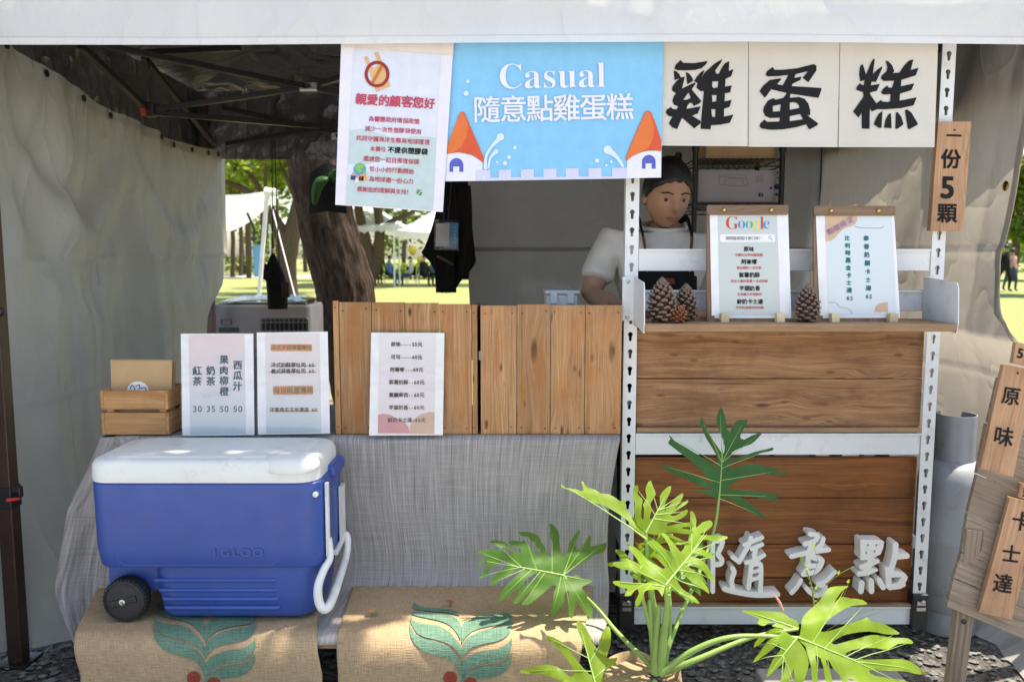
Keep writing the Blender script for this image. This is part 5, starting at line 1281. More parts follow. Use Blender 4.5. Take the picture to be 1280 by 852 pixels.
def menu2():
    t, pp, T = stand('acrylic stand whose menu has two orange heading bars', [(321, 415.5), (409.5, 414.5), (412.5, 541.5), (322.5, 543)], [(331.5, 417), (399.5, 416.5), (401.5, 540), (333, 541)], M['menu_print2'], 2.496)
    mb = MB(); q = lambda x0, y0, x1, y1, r: [ZM(*p) for p in rrect(x0, y0, x1, y1, r)]
    mb.decal([q(700, 142, 995, 192, 12)], T(.0012), 1); mb.decal([q(716, 437, 1003, 500, 12)], T(.0012), 1)
    for y, x0, x1 in ((296, 692, 1022), (340, 692, 1024), (614, 692, 1036)): mb.decal([[ZM(x0, y - 3), ZM(x1, y - 3), ZM(x1, y + 5), ZM(x0, y + 5)]], T(.0012), 1)
    write(mb, T(.0018), '法式手抹爆醬厚吐', *ZM(848, 166), 6.3, 0, .015, .02, 2)
    for s, y in (('法式奶酥厚吐司 60', 290), ('義式蒜香厚吐司 60', 333)): write(mb, T(.0018), s, *ZM(857, y), 6.2, 0, .025, .03, 0, sp=1.0)
    write(mb, T(.0018), '每日限量湯品', *ZM(860, 468), 8.2, 0, .02, .02, 2); write(mb, T(.0018), '洋蔥南瓜玉米濃湯 60', *ZM(862, 607), 6.1, 0, .025, .03, 0)
    mb.build('lettering', [flat('grey_ink', (.06, .07, .08), .6), flat('heading_orange', (.62, .26, .12), .6), flat('olive_ink', (.16, .16, .09), .6)], pp, fix=False)
menu2()
def menu3():
    t, pp, T = stand('acrylic stand with the cake price list, leaning on the pine-board box', [(464, 415.5), (555.5, 416), (553.5, 543.5), (461.5, 544)], [(474, 416.5), (545, 417), (543, 541), (472.5, 542)], M['menu_print3'], 2.492)
    Z = lambda x, y: (450 + x / 5.5, 400 + y / 5.5)
    mb = MB()
    mb.decal([[Z(125, 650), Z(160, 642), Z(210, 650), Z(255, 675), Z(300, 690), Z(330, 730), Z(345, 778), Z(123, 774)]], T(.0010), 1)
    mb.decal([[Z(340, 740), Z(360, 690), Z(410, 650), Z(470, 632), Z(512, 632), Z(511, 782), Z(345, 779)]], T(.0012), 2)
    for s, y in (('原味----55元', 166), ('可可----60元', 254), ('阿華嗲---60元', 340), ('紫薯奶酥--60元', 426), ('黑糖麻吉--60元', 513), ('芋頭奶香--60元', 600), ('鮮奶卡士達-65元', 686)):
        write(mb, T(.0017), s, *Z(320, y), 6.1, 0, .03, .04, 0)
    mb.build('lettering', [flat('soft_black', (.03, .03, .032), .6), flat('rose_print', (.55, .24, .26), .6), flat('tan_shape', (.55, .36, .27), .6)], pp, fix=False)
menu3()

# little slatted crate and the kraft envelopes in it
def crate():
    Y0 = 2.505; z0 = TZ + .003; xa, xb = at(130, 515, Y0).x, at(206.5, 515, Y0).x; dep = .155; zt = lambda y: at(170, y, Y0).z
    t = thing('wooden_crate', 'small slatted pine crate on the counter corner with envelopes in it', 'crate', ((xa + xb) / 2, Y0, TZ))
    rows = [(488, 511.5), (516, 543)]
    for a, b in rows:
        za, zb = max(zt(b), z0), zt(a); h = zb - za; zc = (za + zb) / 2
        for y in (Y0 + .006, Y0 + dep - .006):
            mb = MB(); mb.box(((xa + xb) / 2, y, zc), (xb - xa, .011, h)); mb.build('slat', M['wood_crate'], t, bevel=.0015)
        for x in (xa - .005, xb + .005):
            mb = MB(); mb.box((x, Y0 + dep / 2, zc), (.0095, dep, h), grain='y'); mb.build('slat', M['wood_crate'], t, bevel=.0015)
    zT = zt(489.5)
    for x in (xa + .013, xb - .013):
        for y in (Y0 + .024, Y0 + dep - .024):
            mb = MB(); mb.box((x, y, (z0 + zT) / 2), (.022, .022, zT - z0 - .002), grain='z'); mb.build('corner_post', M['wood_crate'], t, bevel=.001)
    mb = MB(); mb.box(((xa + xb) / 2, Y0 + dep / 2, z0 + .004), (xb - xa - .002, dep - .026, .007)); mb.build('floor', M['wood_crate'], t)
    P = vplane(Y0 + .045, R(6), 500); n = P.n; zl = z0 + .012
    for k in range(9):
        dx, dz = rnd.uniform(-1, 1), (rnd.uniform(-1, 1) if k else 0)
        lab = 'kraft envelope with a round white sticker, foremost in the crate' if k == 0 else 'plain kraft envelope stacked behind the stickered one in the crate'
        q = [(137.5 + dx, 450 + dz - k * .12), (214.5 + dx, 450.5 + dz - k * .12), (213 + dx, 532), (140 + dx, 532)]
        e = thing('envelope', lab, 'envelope', P.hit(175, 530, -.004 * k), 'plain kraft envelopes in the crate' if k else None)
        mb = MB(); mb.prism([q], lambda x, y: P.hit(x, y, -.0042 * k), n * -.0032); mb.build('sleeve', M['kraft'], e, bevel=.0008)
        if k == 0:
            mb = MB(); mb.decal([circ(172.5, 488, 13.5, 11.5, 28)], lambda x, y: P.hit(x, y, .0008)); st = mb.build('sticker', M['white'], e)
            mb = MB()
            for pts in ([(163, 486), (165, 481), (168, 484), (169, 488)], [(170, 482), (175, 481), (174, 486)], [(176, 485), (181, 484), (183, 487)], [(164, 490), (170, 489)], [(171, 488), (176, 490)]): mb.decal([ribbon(pts, 1.0)], lambda x, y: P.hit(x, y, .0014))
            mb.build('doodle', M['ink'], st, fix=False)
crate()
# ================================================================== cooler
def rr_ring(x0, x1, y0, y1, r, z, n=7):
    return [Vector((x, y, z)) for x, y in rrect(x0, y0, x1, y1, r, n)]
def loft(mb, rings, m=0, caps=(True, True)):
    n = len(rings[0]); vs = [p for r in rings for p in r]
    fs = [(i * n + k, i * n + (k + 1) % n, (i + 1) * n + (k + 1) % n, (i + 1) * n + k) for i in range(len(rings) - 1) for k in range(n)]
    if caps[0]: fs.append(tuple(range(n))[::-1])
    if caps[1]: fs.append(tuple((len(rings) - 1) * n + k for k in range(n)))
    mb.add(vs, fs, m)
def cooler():
    Y0, Y1 = 2.165, 2.465; x0, x1 = at(108.5, 650, Y0).x, at(407, 640, Y0 + .05).x
    zb = BZ + .020; zl = zat(712, Y0); zt = zat(604, Y0); zL = zat(576, Y0)
    t = thing('cooler_box', 'blue hard plastic cooler with a white lid, black wheel and white tow handle', 'cooler', ((x0 + x1) / 2, (Y0 + Y1) / 2, BZ))
    mb = MB(); c = .058
    loft(mb, [rr_ring(x0 + .030, x1 - .014, Y0 + .020, Y1 - .012, c, zl + .000), rr_ring(x0 + .012, x1 - .004, Y0 + .006, Y1 - .004, c, zl + .004), rr_ring(x0 + .009, x1 - .003, Y0 + .003, Y1 - .003, c, zl + .012), rr_ring(x0 + .002, x1 - .001, Y0 + .001, Y1 - .001, c, zl + .06), rr_ring(x0, x1, Y0, Y1, c, zt - .03), rr_ring(x0, x1, Y0, Y1, c, zt - .004), rr_ring(x0 + .003, x1 - .003, Y0 + .003, Y1 - .003, c, zt)])
    # embossed outline with the maker's name
    body = mb.build('body', M['cooler_blue'], t, smooth=35)
    xs = at(190, 740, Y0).x
    mb = MB(); loft(mb, [rr_ring(xs + .012, x1 - .040, Y0 + .030, Y1 - .03, .05, zb), rr_ring(xs + .004, x1 - .030, Y0 + .022, Y1 - .022, .055, zb + .010), rr_ring(xs - .006, x1 - .022, Y0 + .016, Y1 - .016, .055, zb + .07), rr_ring(xs - .010, x1 - .018, Y0 + .0145, Y1 - .014, .055, zl + .004)])
    mb.build('lower_body', M['cooler_blue'], t, smooth=40)
    mb = MB(); mb.box(((x0 + xs) / 2 + .02, (Y0 + Y1) / 2, (zb + zl) / 2 + .035), (xs - x0 + .0, Y1 - Y0 - .12, zl - zb - .05)); mb.build('axle_housing', M['cooler_blue'], t, bevel=.006)
    for i, (py, xl, xr) in enumerate(((724.3, 191, 348), (736.6, 197, 349), (747.5, 202, 351), (758.5, 204, 352))):
        a, b = at(xl + 3, py, Y0 + .018), at(xr - 3, py, Y0 + .018)
        mb = MB(); mb.tube([a + Vector((.0, 0.002, 0)), a + Vector((.004, -.0015, 0)), b + Vector((-.004, -.0015, 0)), b + Vector((0, .002, 0))], [.0055, .0068, .0068, .0055], 10); mb.build('groove', M['cooler_blue'], t, smooth=60)
    Pc = vplane(Y0 + .0035)
    mb = MB(); T = lambda e: (lambda x, y: at(x, y, Y0 + .0035 - e))
    mb.prism([rrect(146, 673.5, 348, 706.5, 12), rrect(147.4, 674.9, 346.6, 705.1, 11)], T(.0020), (0, .004, 0)); 
    mb.build('embossed_outline', M['cooler_blue'], body, bevel=.0006)
    mb = MB(); write(mb, T(.0050), 'I', 268, 690, 13.5, 0, .055, 0, 0, sx=1.2)
    for ch, x in (('G', 281.5), ('L', 294.5), ('O', 307), ('O', 322.5)): write(mb, T(.0050), ch, x, 690, 13.5, 0, .05, 0, 0, sx=1.25)
    sh = Vector((0, .0075, 0)); nv = len(mb.v); fr = list(mb.f)
    ed = {}
    for f in fr:
        for i in range(len(f)):
            a, b = f[i], f[(i + 1) % len(f)]; k = (min(a, b), max(a, b)); ed[k] = None if k in ed else (a, b)
    mb.v += [tuple(Vector(v) + sh) for v in mb.v[:nv]]
    for e in ed.values():
        if e: mb.f.append((e[1], e[0], e[0] + nv, e[1] + nv)); mb.m.append(0); mb.t.append(.5); mb.uv.append(None)
    mb.build('embossed_lettering', M['cooler_blue'], body, fix=False)
    # lid
    mb = MB(); c = .060
    loft(mb, [rr_ring(x0 - .001, x1 - .010, Y0 - .001, Y1 + .001, c, zt + .0015), rr_ring(x0 - .002, x1 - .010, Y0 - .002, Y1 + .001, c, zt + .008), rr_ring(x0 - .001, x1 - .012, Y0 - .001, Y1, c, zL - .018), rr_ring(x0 + .004, x1 - .017, Y0 + .004, Y1 - .004, c, zL - .006), rr_ring(x0 + .016, x1 - .028, Y0 + .016, Y1 - .014, c * .9, zL)])
    lid = mb.build('lid', M['cooler_white'], t, smooth=50)
    mb = MB(); a, b = Y0 + .035, Y1 - .022
    loft(mb, [rr_ring(x0 + .045, x1 - .060, a, b, .05, zL - .001), rr_ring(x0 + .049, x1 - .064, a + .004, b - .004, .05, zL + .0035), rr_ring(x0 + .056, x1 - .071, a + .011, b - .010, .045, zL + .0045)], caps=(True, True)); mb.build('raised_panel', M['cooler_white'], lid, smooth=50)
    # thumb scoop at the front corner of the lid
    cx = at(360, 590, Y0).x; mb = MB(); nseg = 28; rings = []
    for k, (s, dz) in enumerate(((1.0, -.030), (1.03, -.026), (1.0, -.014), (.92, -.004), (.78, .003), (.5, .006), (.2, .007))):
        rings.append([Vector((cx + .078 * s * math.copysign(abs(math.cos(q)) ** .75, math.cos(q)), Y0 + .038 + .046 * s * math.copysign(abs(math.sin(q)) ** .8, math.sin(q)), zL + dz + .004 - .010 * max(0, -math.sin(q)) * s)) for q in [2 * math.pi * i / nseg for i in range(nseg)]])
    loft(mb, rings); mb.build('latch_scoop', M['cooler_white'], lid, smooth=70)
    # pivot, tow handle
    mb = MB(); p = at(395, 617, Y0 + .014); mb.lathe([(.013, .004), (.013, -.003), (.0105, -.004), (.0105, .003)], p, 16, axis='y'); mb.build('pivot_socket', M['cooler_blue'], t, smooth=50)
    mb = MB(); mb.lathe([(.0085, .004), (.0085, -.008), (.006, -.011), (.001, -.0118)], p, 16, axis='y'); mb.build('pivot_button', M['cooler_white'], t, smooth=50)
    mb = MB(); mb.box((x1 - .012, (Y0 + Y1) / 2 + .05, zt - .004), (.05, .14, .04)); mb.build('handle_bracket', M['cooler_blue'], t, bevel=.012)
    mb = MB(); xx = x1 + .006
    za, zc = at(409, 603, 2.21).z, at(413, 694, 2.21).z
    mb.box((xx, 2.213, (za + zc) / 2 + .0), (.009, .016, za - zc)); mb.box((xx + .001, 2.40, at(424, 640, 2.4).z), (.010, .045, .175))
    lp = [(409.5, 672, 2.213), (411, 696, 2.208), (403, 712, 2.18), (396, 732, 2.155), (397, 752, 2.15), (404, 761, 2.152), (412, 752, 2.18), (422, 724, 2.28), (431, 694, 2.385), (433, 674, 2.415), (430, 667, 2.425), (425, 676, 2.40), (418, 690, 2.30)]
    pts = smooth_path([at(*p) + Vector((.004, 0, 0)) for p in lp], 6); k = len(pts)
    mb.tube(pts, [.0085 + .0045 * math.sin(math.pi * min(1, i / k * 1.15)) for i in range(k)], 14); mb.build('tow_handle', M['cooler_white'], t, smooth=60, bevel=.002)
    # wheels
    for y in (Y0 + .010, Y1 - .040):
        w_ = at(154.5, 747, Y0 + .01); r = .0600; o = Vector((w_.x, y, BZ + .012 + r)); mb = MB()
        mb.lathe([(r * .90, .045), (r, .040), (r, .004), (r * .96, -.002), (r * .90, -.004), (r * .88, .001), (r * .55, -.003), (r * .12, -.004), (.003, -.004)], o, 40, axis='y')
        for k in range(34):
            q = 2 * math.pi * k / 34; mb.box(o + Vector((math.cos(q) * r, .02, math.sin(q) * r)), (.005, .034, .005), Matrix.Rotation(-q, 3, 'Y'))
        wh = mb.build('wheel', M['rubber'], t, smooth=35)
        mb = MB(); rot = Matrix.Rotation(R(-14), 3, 'Y'); mb.box(o + Vector((0, -.0055, 0)), (.078, .006, .018), rot); mb.build('hub_slot', M['black_plastic'], wh, bevel=.004)
        mb = MB(); mb.lathe([(.009, -.006), (.009, -.011), (.005, -.012), (.004, -.018), (.001, -.018)], o, 8, axis='y'); mb.build('axle_nut', M['steel'], wh)
cooler()

# ================================================================== gas cylinder, plank easel at the edge
def cylinder():
    Y = 2.73; c = at(1191, 600, Y); r = .112; t = thing('gas_cylinder', 'tall grey gas cylinder with a collar, partly behind the slotted post', 'gas cylinder', (c.x, Y, 0))
    z1 = at(1191, 577, Y - r * .4).z; z0 = .06; mb = MB(); o = (c.x, Y, 0)
    pr = [(.02, z0 - .0), (r * .6, z0 + .006), (r * .92, z0 + .03), (r, z0 + .07), (r, (z0 + z1) / 2 - .006), (r * 1.012, (z0 + z1) / 2), (r, (z0 + z1) / 2 + .006), (r, z1 - .09), (r * .99, z1 - .07), (r * .93, z1 - .04), (r * .80, z1 - .015), (r * .55, z1), (.03, z1 + .008)]
    mb.lathe(pr, o, 48); mb.build('body', M['gas_grey'], t, smooth=40)
    zc = at(1191, 517, Y).z; rc = .064; mb = MB()
    seg = 40; vs = []; fs = []
    for k in range(seg):
        q = 2 * math.pi * k / seg; cut = .045 if .9 < (q % 6.283) < 1.9 else 0
        for rad, z in ((rc, z1 - .012), (rc, zc - cut), (rc - .003, zc - cut), (rc - .003, z1 - .012)): vs.append((c.x + rad * math.cos(q), Y + rad * math.sin(q), z))
    for k in range(seg):
        l = (k + 1) % seg
        for j in range(4): fs.append((k * 4 + j, l * 4 + j, l * 4 + (j + 1) % 4, k * 4 + (j + 1) % 4))
    mb.add(vs, fs); mb.build('collar', M['gas_grey'], t, smooth=40)
    mb = MB(); mb.lathe([(.02, z1), (.02, z1 + .03), (.012, z1 + .04), (.012, z1 + .06), (.022, z1 + .065), (.022, z1 + .085), (.004, z1 + .09)], o, 16); mb.build('valve', M['brass'], t, smooth=40)
    mb = MB(); mb.lathe([(r * .86, .004), (r * .88, .004), (r * .88, .085), (r * .85, .09), (r * .85, .006)], o, 40); mb.build('foot_ring', M['gas_grey'], t, smooth=40)
cylinder()
def easel():
    Y = 2.16; P = vplane(Y, R(6), 780, R(-6)); T = lambda e: (lambda x, y: P.hit(x, y, e)); n = P.n
    t = thing('plank_easel', 'weathered grey pallet-wood board on a stake standing askew by the gas cylinder', 'sign board', P.hit(1230, 830))
    L = [(1247, 470), (1234, 528), (1222, 592), (1210.5, 640), (1203, 690), (1193, 722), (1184.5, 758)]
    e = (186, 78)
    for a, b in zip(L, L[1:]):
        j = rnd.uniform(-1.5, 1.5); q = [(a[0] + .2 + j, a[1] + .9), (a[0] + e[0] + j, a[1] + e[1] + .9), (b[0] + e[0] + j, b[1] + e[1] - .6), (b[0] + .2 + j, b[1] - .6)]
        mb = MB(); mb.prism([q], T(0), n * -.016, tint=rnd.random()); u = (P.hit(*q[1]) - P.hit(*q[0])).normalized(); v_ = n.cross(u); o = rnd.uniform(0, 30)
        mb.uv = [[(Vector(mb.v[i]).dot(u) + o, Vector(mb.v[i]).dot(v_) + Vector(mb.v[i]).dot(n) * .4 + o) for i in f] for f in mb.f]; mb.build('plank', M['wood_grey'], t, bevel=.002)
    mb = MB(); q = [(1206, 770), (1226, 776), (1210, 900), (1188, 894)]; a_, b_ = P.hit(1216, 660, -.030), P.hit(1199, 900, -.030)
    b_.z = -.02; mb.box((a_ + b_) / 2, (.046, .026, (b_ - a_).length), Matrix.Rotation(math.atan2((a_ - b_).x, (a_ - b_).z), 3, 'Y') @ Matrix.Rotation(0, 3, 'X'), grain='z'); mb.build('stake', M['wood_grey'], t, bevel=.002)
    mb = MB(); a_, b_ = P.hit(1340, 720, -.030), P.hit(1325, 930, -.030); b_.z = -.02; mb.box((a_ + b_) / 2, (.046, .026, (b_ - a_).length), Matrix.Rotation(math.atan2((a_ - b_).x, (a_ - b_).z), 3, 'Y'), grain='z'); mb.build('stake', M['wood_grey'], t, bevel=.002)
    mb = MB(); mb.lathe([(.007, .001), (.007, -.002), (.003, -.003)], P.hit(1208, 779, -.016), 10, axis='y'); mb.build('bolt', M['black_metal'], t)
    Yf = Y - .026
    G = 'small name planks hung on the weathered board'
    kw = dict(group=G, th=.016, tilt=R(6), yaw=R(-6))
    plank_sign('flavour_plank', 'cedar name plank with two black characters, upper one on the weathered board', [(1254.5, 455), (1294, 463), (1266.5, 595.5), (1225.5, 585)], Yf, [('原', 1263, 495, 24), ('味', 1253.5, 545, 25)], holes=[(1272, 466)], bold=.02, rot=8, **kw)
    plank_sign('flavour_plank', 'cedar name plank reading down three black characters, lower one on the weathered board', [(1263, 621), (1304, 632), (1265, 774), (1224, 765)], Yf, [('卡', 1276, 651, 26), ('士', 1263, 692, 24), ('達', 1253, 729, 25)], bold=.02, rot=8, **kw)
    plank_sign('flavour_plank', 'short plank with a single digit poking above the weathered board', [(1270, 427), (1306, 435), (1303, 462), (1266, 453)], Yf + .002, [('5', 1275, 441, 17)], bold=.03, rot=8, **kw)
    plank_sign('flavour_plank', 'sliver of a plank between the two lettered ones on the weathered board', [(1276, 603), (1312, 611), (1308, 630), (1272, 621)], Yf + .024, [('奶', 1285, 614, 15)], bold=.02, rot=8, group=G, th=.012, tilt=R(6), yaw=R(-6))
easel()

# ================================================================== plant
def plant():
    c0 = at(822, 838, 2.0)
    t = thing('philodendron', 'potted philodendron with deeply cut green leaves in front of the white rack', 'plant', (c0.x, 2.0, 0))
    # burlap-wrapped pot
    mb = MB(); pz = zat(846, 2.0); cx = at(798, 845, 2.02).x
    def fn(p, q, i): k = 1 + .05 * math.sin(q * 7 + i) + .05 * noise.noise((p.x * 14, p.y * 14, p.z * 9)); return Vector((p.x * k, p.y * k, p.z + (.008 * math.sin(q * 5) if i > 4 else 0)))
    mb.lathe([(.10, .004), (.13, .02), (.138, .07), (.135, .13), (.128, pz - .04), (.118, pz - .012), (.112, pz), (.104, pz - .004), (.100, pz - .025)], (cx, 2.02, 0), 60, fn=fn); mb.build('wrapped_pot', M['burlap'], t, smooth=60)
    mb = MB(); mb.lathe([(.001, pz - .03), (.06, pz - .026), (.101, pz - .03), (.10, pz - .06)], (cx, 2.02, 0), 30); mb.build('soil', M['gravel'], t)
    def traced(seed, og, sc, outline, base, tip, Y, nrm, mat, tips=(), pet=None, pr=(.0075, .0042), amp=.010, fold=.16, curl=.35, droop=.10, step=4.5):
        """a leaf whose lobes follow the photographed one, lying on a bent sheet of its own through its base"""
        Z = lambda p: (og[0] + p[0] / sc, og[1] + p[1] / sc); q2 = lambda s_: [Z(tuple(float(v) for v in w_.split(','))) for w_ in s_.split()]
        lp = q2(outline); lp = [tuple(q[:2]) for q in smooth_path([(x, y, 0) for x, y in lp + lp[:1]], 2)[:-1]]
        B = at(*Z(base), Y); P = Plane(B, nrm); d = (P.hit(*Z(tip)) - B); L = d.length; d.normalize(); s_ = d.cross(P.n)
        def to3(x, y, e=0):
            p = P.hit(x, y); v = p - B; u, w_ = v.dot(s_), v.dot(d)
            z = fold * abs(u) * (1 - min(1, abs(u) / L)) - curl * u * u / L - droop * w_ * abs(w_) / L + amp * (math.sin(u * 60 + w_ * 34 + seed) * .5 + 1.5 * noise.noise((u * 16, w_ * 16, seed))) * min(1, abs(u) * 25 + .1)
            return p + P.n * (z + e)
        mb = MB(); xs = [p[0] for p in lp]; ys = [p[1] for p in lp]
        ex = [(min(xs) + step * (i + (.25 if j % 2 else .75)), min(ys) + step * (j + .5)) for i in range(int((max(xs) - min(xs)) / step)) for j in range(int((max(ys) - min(ys)) / step))]
        co, tri = triangles([lp], ex); mb.add([to3(*c) for c in co], tri, 0, None, rnd.uniform(.3, .7))
        b2, t2 = Z(base), Z(tip); r0 = .0030
        mb.tube([to3(b2[0] + (t2[0] - b2[0]) * k / 12, b2[1] + (t2[1] - b2[1]) * k / 12, .0007) for k in range(12)], [r0 * (1 - .07 * k) for k in range(12)], 6, 1)
        for e in tips:
            e = Z(e); m_ = .55 * max(0, min(1, ((e[0] - b2[0]) * (t2[0] - b2[0]) + (e[1] - b2[1]) * (t2[1] - b2[1])) / ((t2[0] - b2[0]) ** 2 + (t2[1] - b2[1]) ** 2)))
            c = (b2[0] + (t2[0] - b2[0]) * m_, b2[1] + (t2[1] - b2[1]) * m_)
            mb.tube([to3(c[0] + (e[0] - c[0]) * k, c[1] + (e[1] - c[1]) * k, .0004) for k in (0, .15, .3, .45, .6, .75, .92)], [.0014, .0013, .0011, .0010, .0008, .0006, .0003], 4, 1)
        lf = mb.build('leaf', [M[mat], M['vein']], t, smooth=70, fix=False)
        if pet:
            pts = smooth_path([at(*p) for p in pet[:-1]] + [B], 8); n = len(pts)
            mb = MB(); mb.tube(pts, [pr[0] + (pr[1] - pr[0]) * i / (n - 1) for i in range(n)], 10); mb.build('petiole', M['petiole'], lf, smooth=60)
    traced(11, (750, 375), 3.0118, '447,750 415,737 385,724 335,716 400,716 425,712 400,708 360,692 300,660 255,640 232,617 290,634 340,652 390,676 425,694 400,660 360,620 310,580 275,550 262,535 270,520 262,500 285,528 330,556 380,588 420,616 440,630 445,600 425,565 400,520 380,475 376,455 385,440 400,478 425,528 450,562 464,578 470,550 455,500 440,460 443,430 455,403 468,420 475,450 481,485 491,494 500,475 515,455 557,447 555,465 540,490 528,514 542,524 570,510 612,498 600,515 570,540 530,555 500,572 494,594 530,588 580,571 640,558 658,553 655,565 600,577 550,592 502,608 486,636 512,627 560,618 610,620 660,630 682,640 668,647 716,643 700,656 660,657 610,652 560,662 522,677 492,694 478,708 520,712 570,718 640,725 688,735 670,742 686,757 640,752 580,740 525,737 545,750 580,775 610,800 632,823 590,808 550,787 510,758 478,744',
           (448, 745), (468, 500), 2.30, (.05, -1, .28), 'leaf_dark', [(240, 622), (266, 510), (384, 452), (455, 415), (545, 455), (600, 504), (650, 557), (680, 642), (680, 740), (620, 815)], [(826, 836, 2.0), (846, 780, 2.06), (876, 710, 2.2), (893, 660, 2.28), 0], (.007, .0035), amp=.006, fold=.10, curl=.12, droop=.02, step=4)
    traced(12, (590, 640), 5.678, '650,440 690,405 760,370 820,345 860,310 930,290 955,225 950,210 890,230 840,245 845,200 850,165 835,155 800,215 770,255 740,265 738,220 750,180 772,130 765,118 740,140 710,185 690,215 685,250 665,295 645,305 630,270 620,200 618,145 595,85 565,58 555,75 560,110 552,170 572,230 572,270 585,290 565,318 530,290 520,250 490,215 470,170 440,150 400,130 340,128 340,145 370,165 405,170 415,205 450,215 455,250 480,255 485,285 435,285 430,260 400,240 375,200 345,205 315,192 255,200 285,228 340,258 352,285 310,282 265,262 220,250 180,240 135,205 140,190 190,192 240,205 280,235 262,262 275,300 240,285 190,270 120,258 50,268 40,280 100,295 130,305 90,310 60,340 30,380 30,390 95,335 110,345 95,385 65,440 65,448 110,430 130,390 180,365 215,340 235,335 255,355 235,385 180,420 145,460 132,510 150,515 190,490 215,460 250,465 280,430 320,400 345,375 370,370 370,400 330,430 310,455 260,500 220,545 190,610 210,620 260,585 300,555 350,530 380,480 420,450 465,425 470,450 440,480 410,500 380,515 345,545 310,600 300,640 330,635 360,610 395,575 430,550 400,590 365,625 355,650 400,655 450,620 500,580 540,540 575,510 600,525 580,570 575,620 560,720 585,720 620,680 650,640 655,580 660,570 680,560 685,600 680,660 690,735 715,745 735,640 750,640 790,690 840,745 855,740 855,680 815,625 815,600 800,570 775,540 800,520 840,500 850,490 840,475 780,470 745,440 700,455 655,452'.replace('285,228 340,258 352,285 310,282 265,262 220,250 180,240 135,205 140,190 190,192 240,205 280,235 262,262 275,300', '285,225 340,256 350,284 312,280 262,232 240,205 190,192 140,190 135,205 180,240 220,250 265,265 278,300'),
           (645, 447), (60, 330), 2.20, (.12, -.76, .65), 'leaf_mid', [(940, 225), (840, 170), (760, 135), (570, 75), (360, 135), (150, 200), (55, 275), (75, 435), (140, 500), (200, 610), (310, 630), (370, 640), (575, 700), (700, 730), (845, 735), (840, 487)], [(824, 842, 2.0), (800, 818, 2.04), (770, 788, 2.11), (745, 758, 2.18), 0], (.008, .004), amp=.008, fold=.12, curl=.20, droop=.06)
    og, sc = (700, 585), 4.1545
    o15 = '545,610 510,597 480,580 440,555 400,545 340,530 285,500 285,480 330,485 380,510 420,525 430,520 400,470 370,430 358,398 385,405 430,430 460,460 490,490 530,520 545,515 540,490 510,440 470,390 445,335 480,350 520,400 555,450 575,480 582,468 565,430 555,395 525,345 520,325 560,355 600,400 625,430 640,420 652,392 600,372 545,350 540,338 600,348 670,372 690,330 705,280 700,235 698,200 715,210 730,250 725,290 760,260 800,245 818,250 815,275 780,305 740,330 780,330 840,322 892,330 890,345 840,355 780,355 740,365 710,395 740,410 790,430 800,445 795,465 740,445 700,435 682,450 720,465 770,500 810,555 820,575 790,570 740,530 690,490 662,482 654,497 690,530 730,570 770,620 775,650 745,630 700,605 660,560 632,525 612,525 606,560 640,620 700,680 720,705 690,700 640,660 595,625 570,612 562,645 550,640'
    traced(13, og, sc, '445,372 420,340 380,310 350,275 310,240 260,205 215,180 175,165 150,140 120,125 60,85 25,75 25,50 45,70 95,88 130,105 120,55 130,55 150,90 185,110 210,135 250,140 290,170 305,185 325,180 330,210 345,235 375,260 400,280 440,330 452,352', (446, 368), (40, 66), 2.05, (.30, -.50, .80), 'leaf_bright', [(128, 62)], [(824, 836, 2.0), (818, 780, 2.02), (812, 730, 2.05), 0], (.009, .0045), amp=.006, fold=.35, curl=.1, step=3)
    traced(14, og, sc, '400,290 385,230 390,180 385,150 383,100 400,80 410,95 405,130 430,160 425,190 420,250 432,265 435,210 430,190 450,150 445,110 455,75 475,55 485,90 500,130 470,180 475,220 465,260 490,255 520,190 520,140 550,100 580,82 575,120 550,170 545,215 560,200 600,150 640,118 645,135 620,180 590,212 630,182 670,155 665,175 620,208 575,240 600,245 640,220 665,210 660,235 620,265 560,285 560,297 600,290 680,275 700,295 640,302 640,312 680,312 700,330 640,338 560,330 500,345 440,330', (446, 335), (560, 120), 2.06, (-.05, -.84, .50), 'leaf_bright', [(398, 95), (468, 70), (632, 130), (660, 162), (655, 222), (690, 290)], [(828, 836, 2.0), (822, 780, 2.03), (814, 730, 2.05), 0], (.008, .004), amp=.009, fold=.15, curl=.2, step=4)
    traced(15, og, sc, o15, (548, 606), (800, 300), 1.97, (.20, -.70, .62), 'leaf_bright', [(292, 490), (365, 405), (452, 345), (525, 332), (550, 345), (700, 215), (808, 256), (885, 337), (795, 455), (810, 570), (768, 645), (712, 702)], [(826, 838, 1.99), (828, 800, 1.98), (834, 770, 1.975), 0], (.010, .005), amp=.010, fold=.14, curl=.25, droop=.12, step=4)
    traced(20, og, sc, '545,612 500,592 470,590 430,600 380,590 330,575 275,570 285,590 330,610 350,620 335,665 370,660 395,620 410,650 390,690 400,710 430,680 440,645 480,640 510,640 530,675 540,640', (542, 615), (290, 578), 1.93, (-.1, -.60, .80), 'leaf_bright', [(340, 660), (398, 700), (530, 668)], None, amp=.012, fold=.2, curl=.3, step=4)
    traced(22, (738, 628), 5.6, o15, (548, 606), (800, 300), 2.08, (.25, -.62, .74), 'leaf_mid', [(292, 490), (365, 405), (452, 345), (700, 215), (885, 337), (810, 570)], [(830, 838, 2.0), (836, 800, 2.03), (838, 765, 2.06), 0], (.007, .004), amp=.010, fold=.15, curl=.25, step=4)
    traced(23, (712, 622), 6.4, o15, (548, 606), (700, 280), 2.02, (-.25, -.62, .74), 'leaf_bright', [(292, 490), (365, 405), (452, 345), (700, 215)], [(824, 838, 1.99), (816, 800, 2.0), (803, 745, 2.02), 0], (.007, .004), amp=.010, fold=.2, curl=.3, step=4)
    og, sc = (900, 690), 4.571
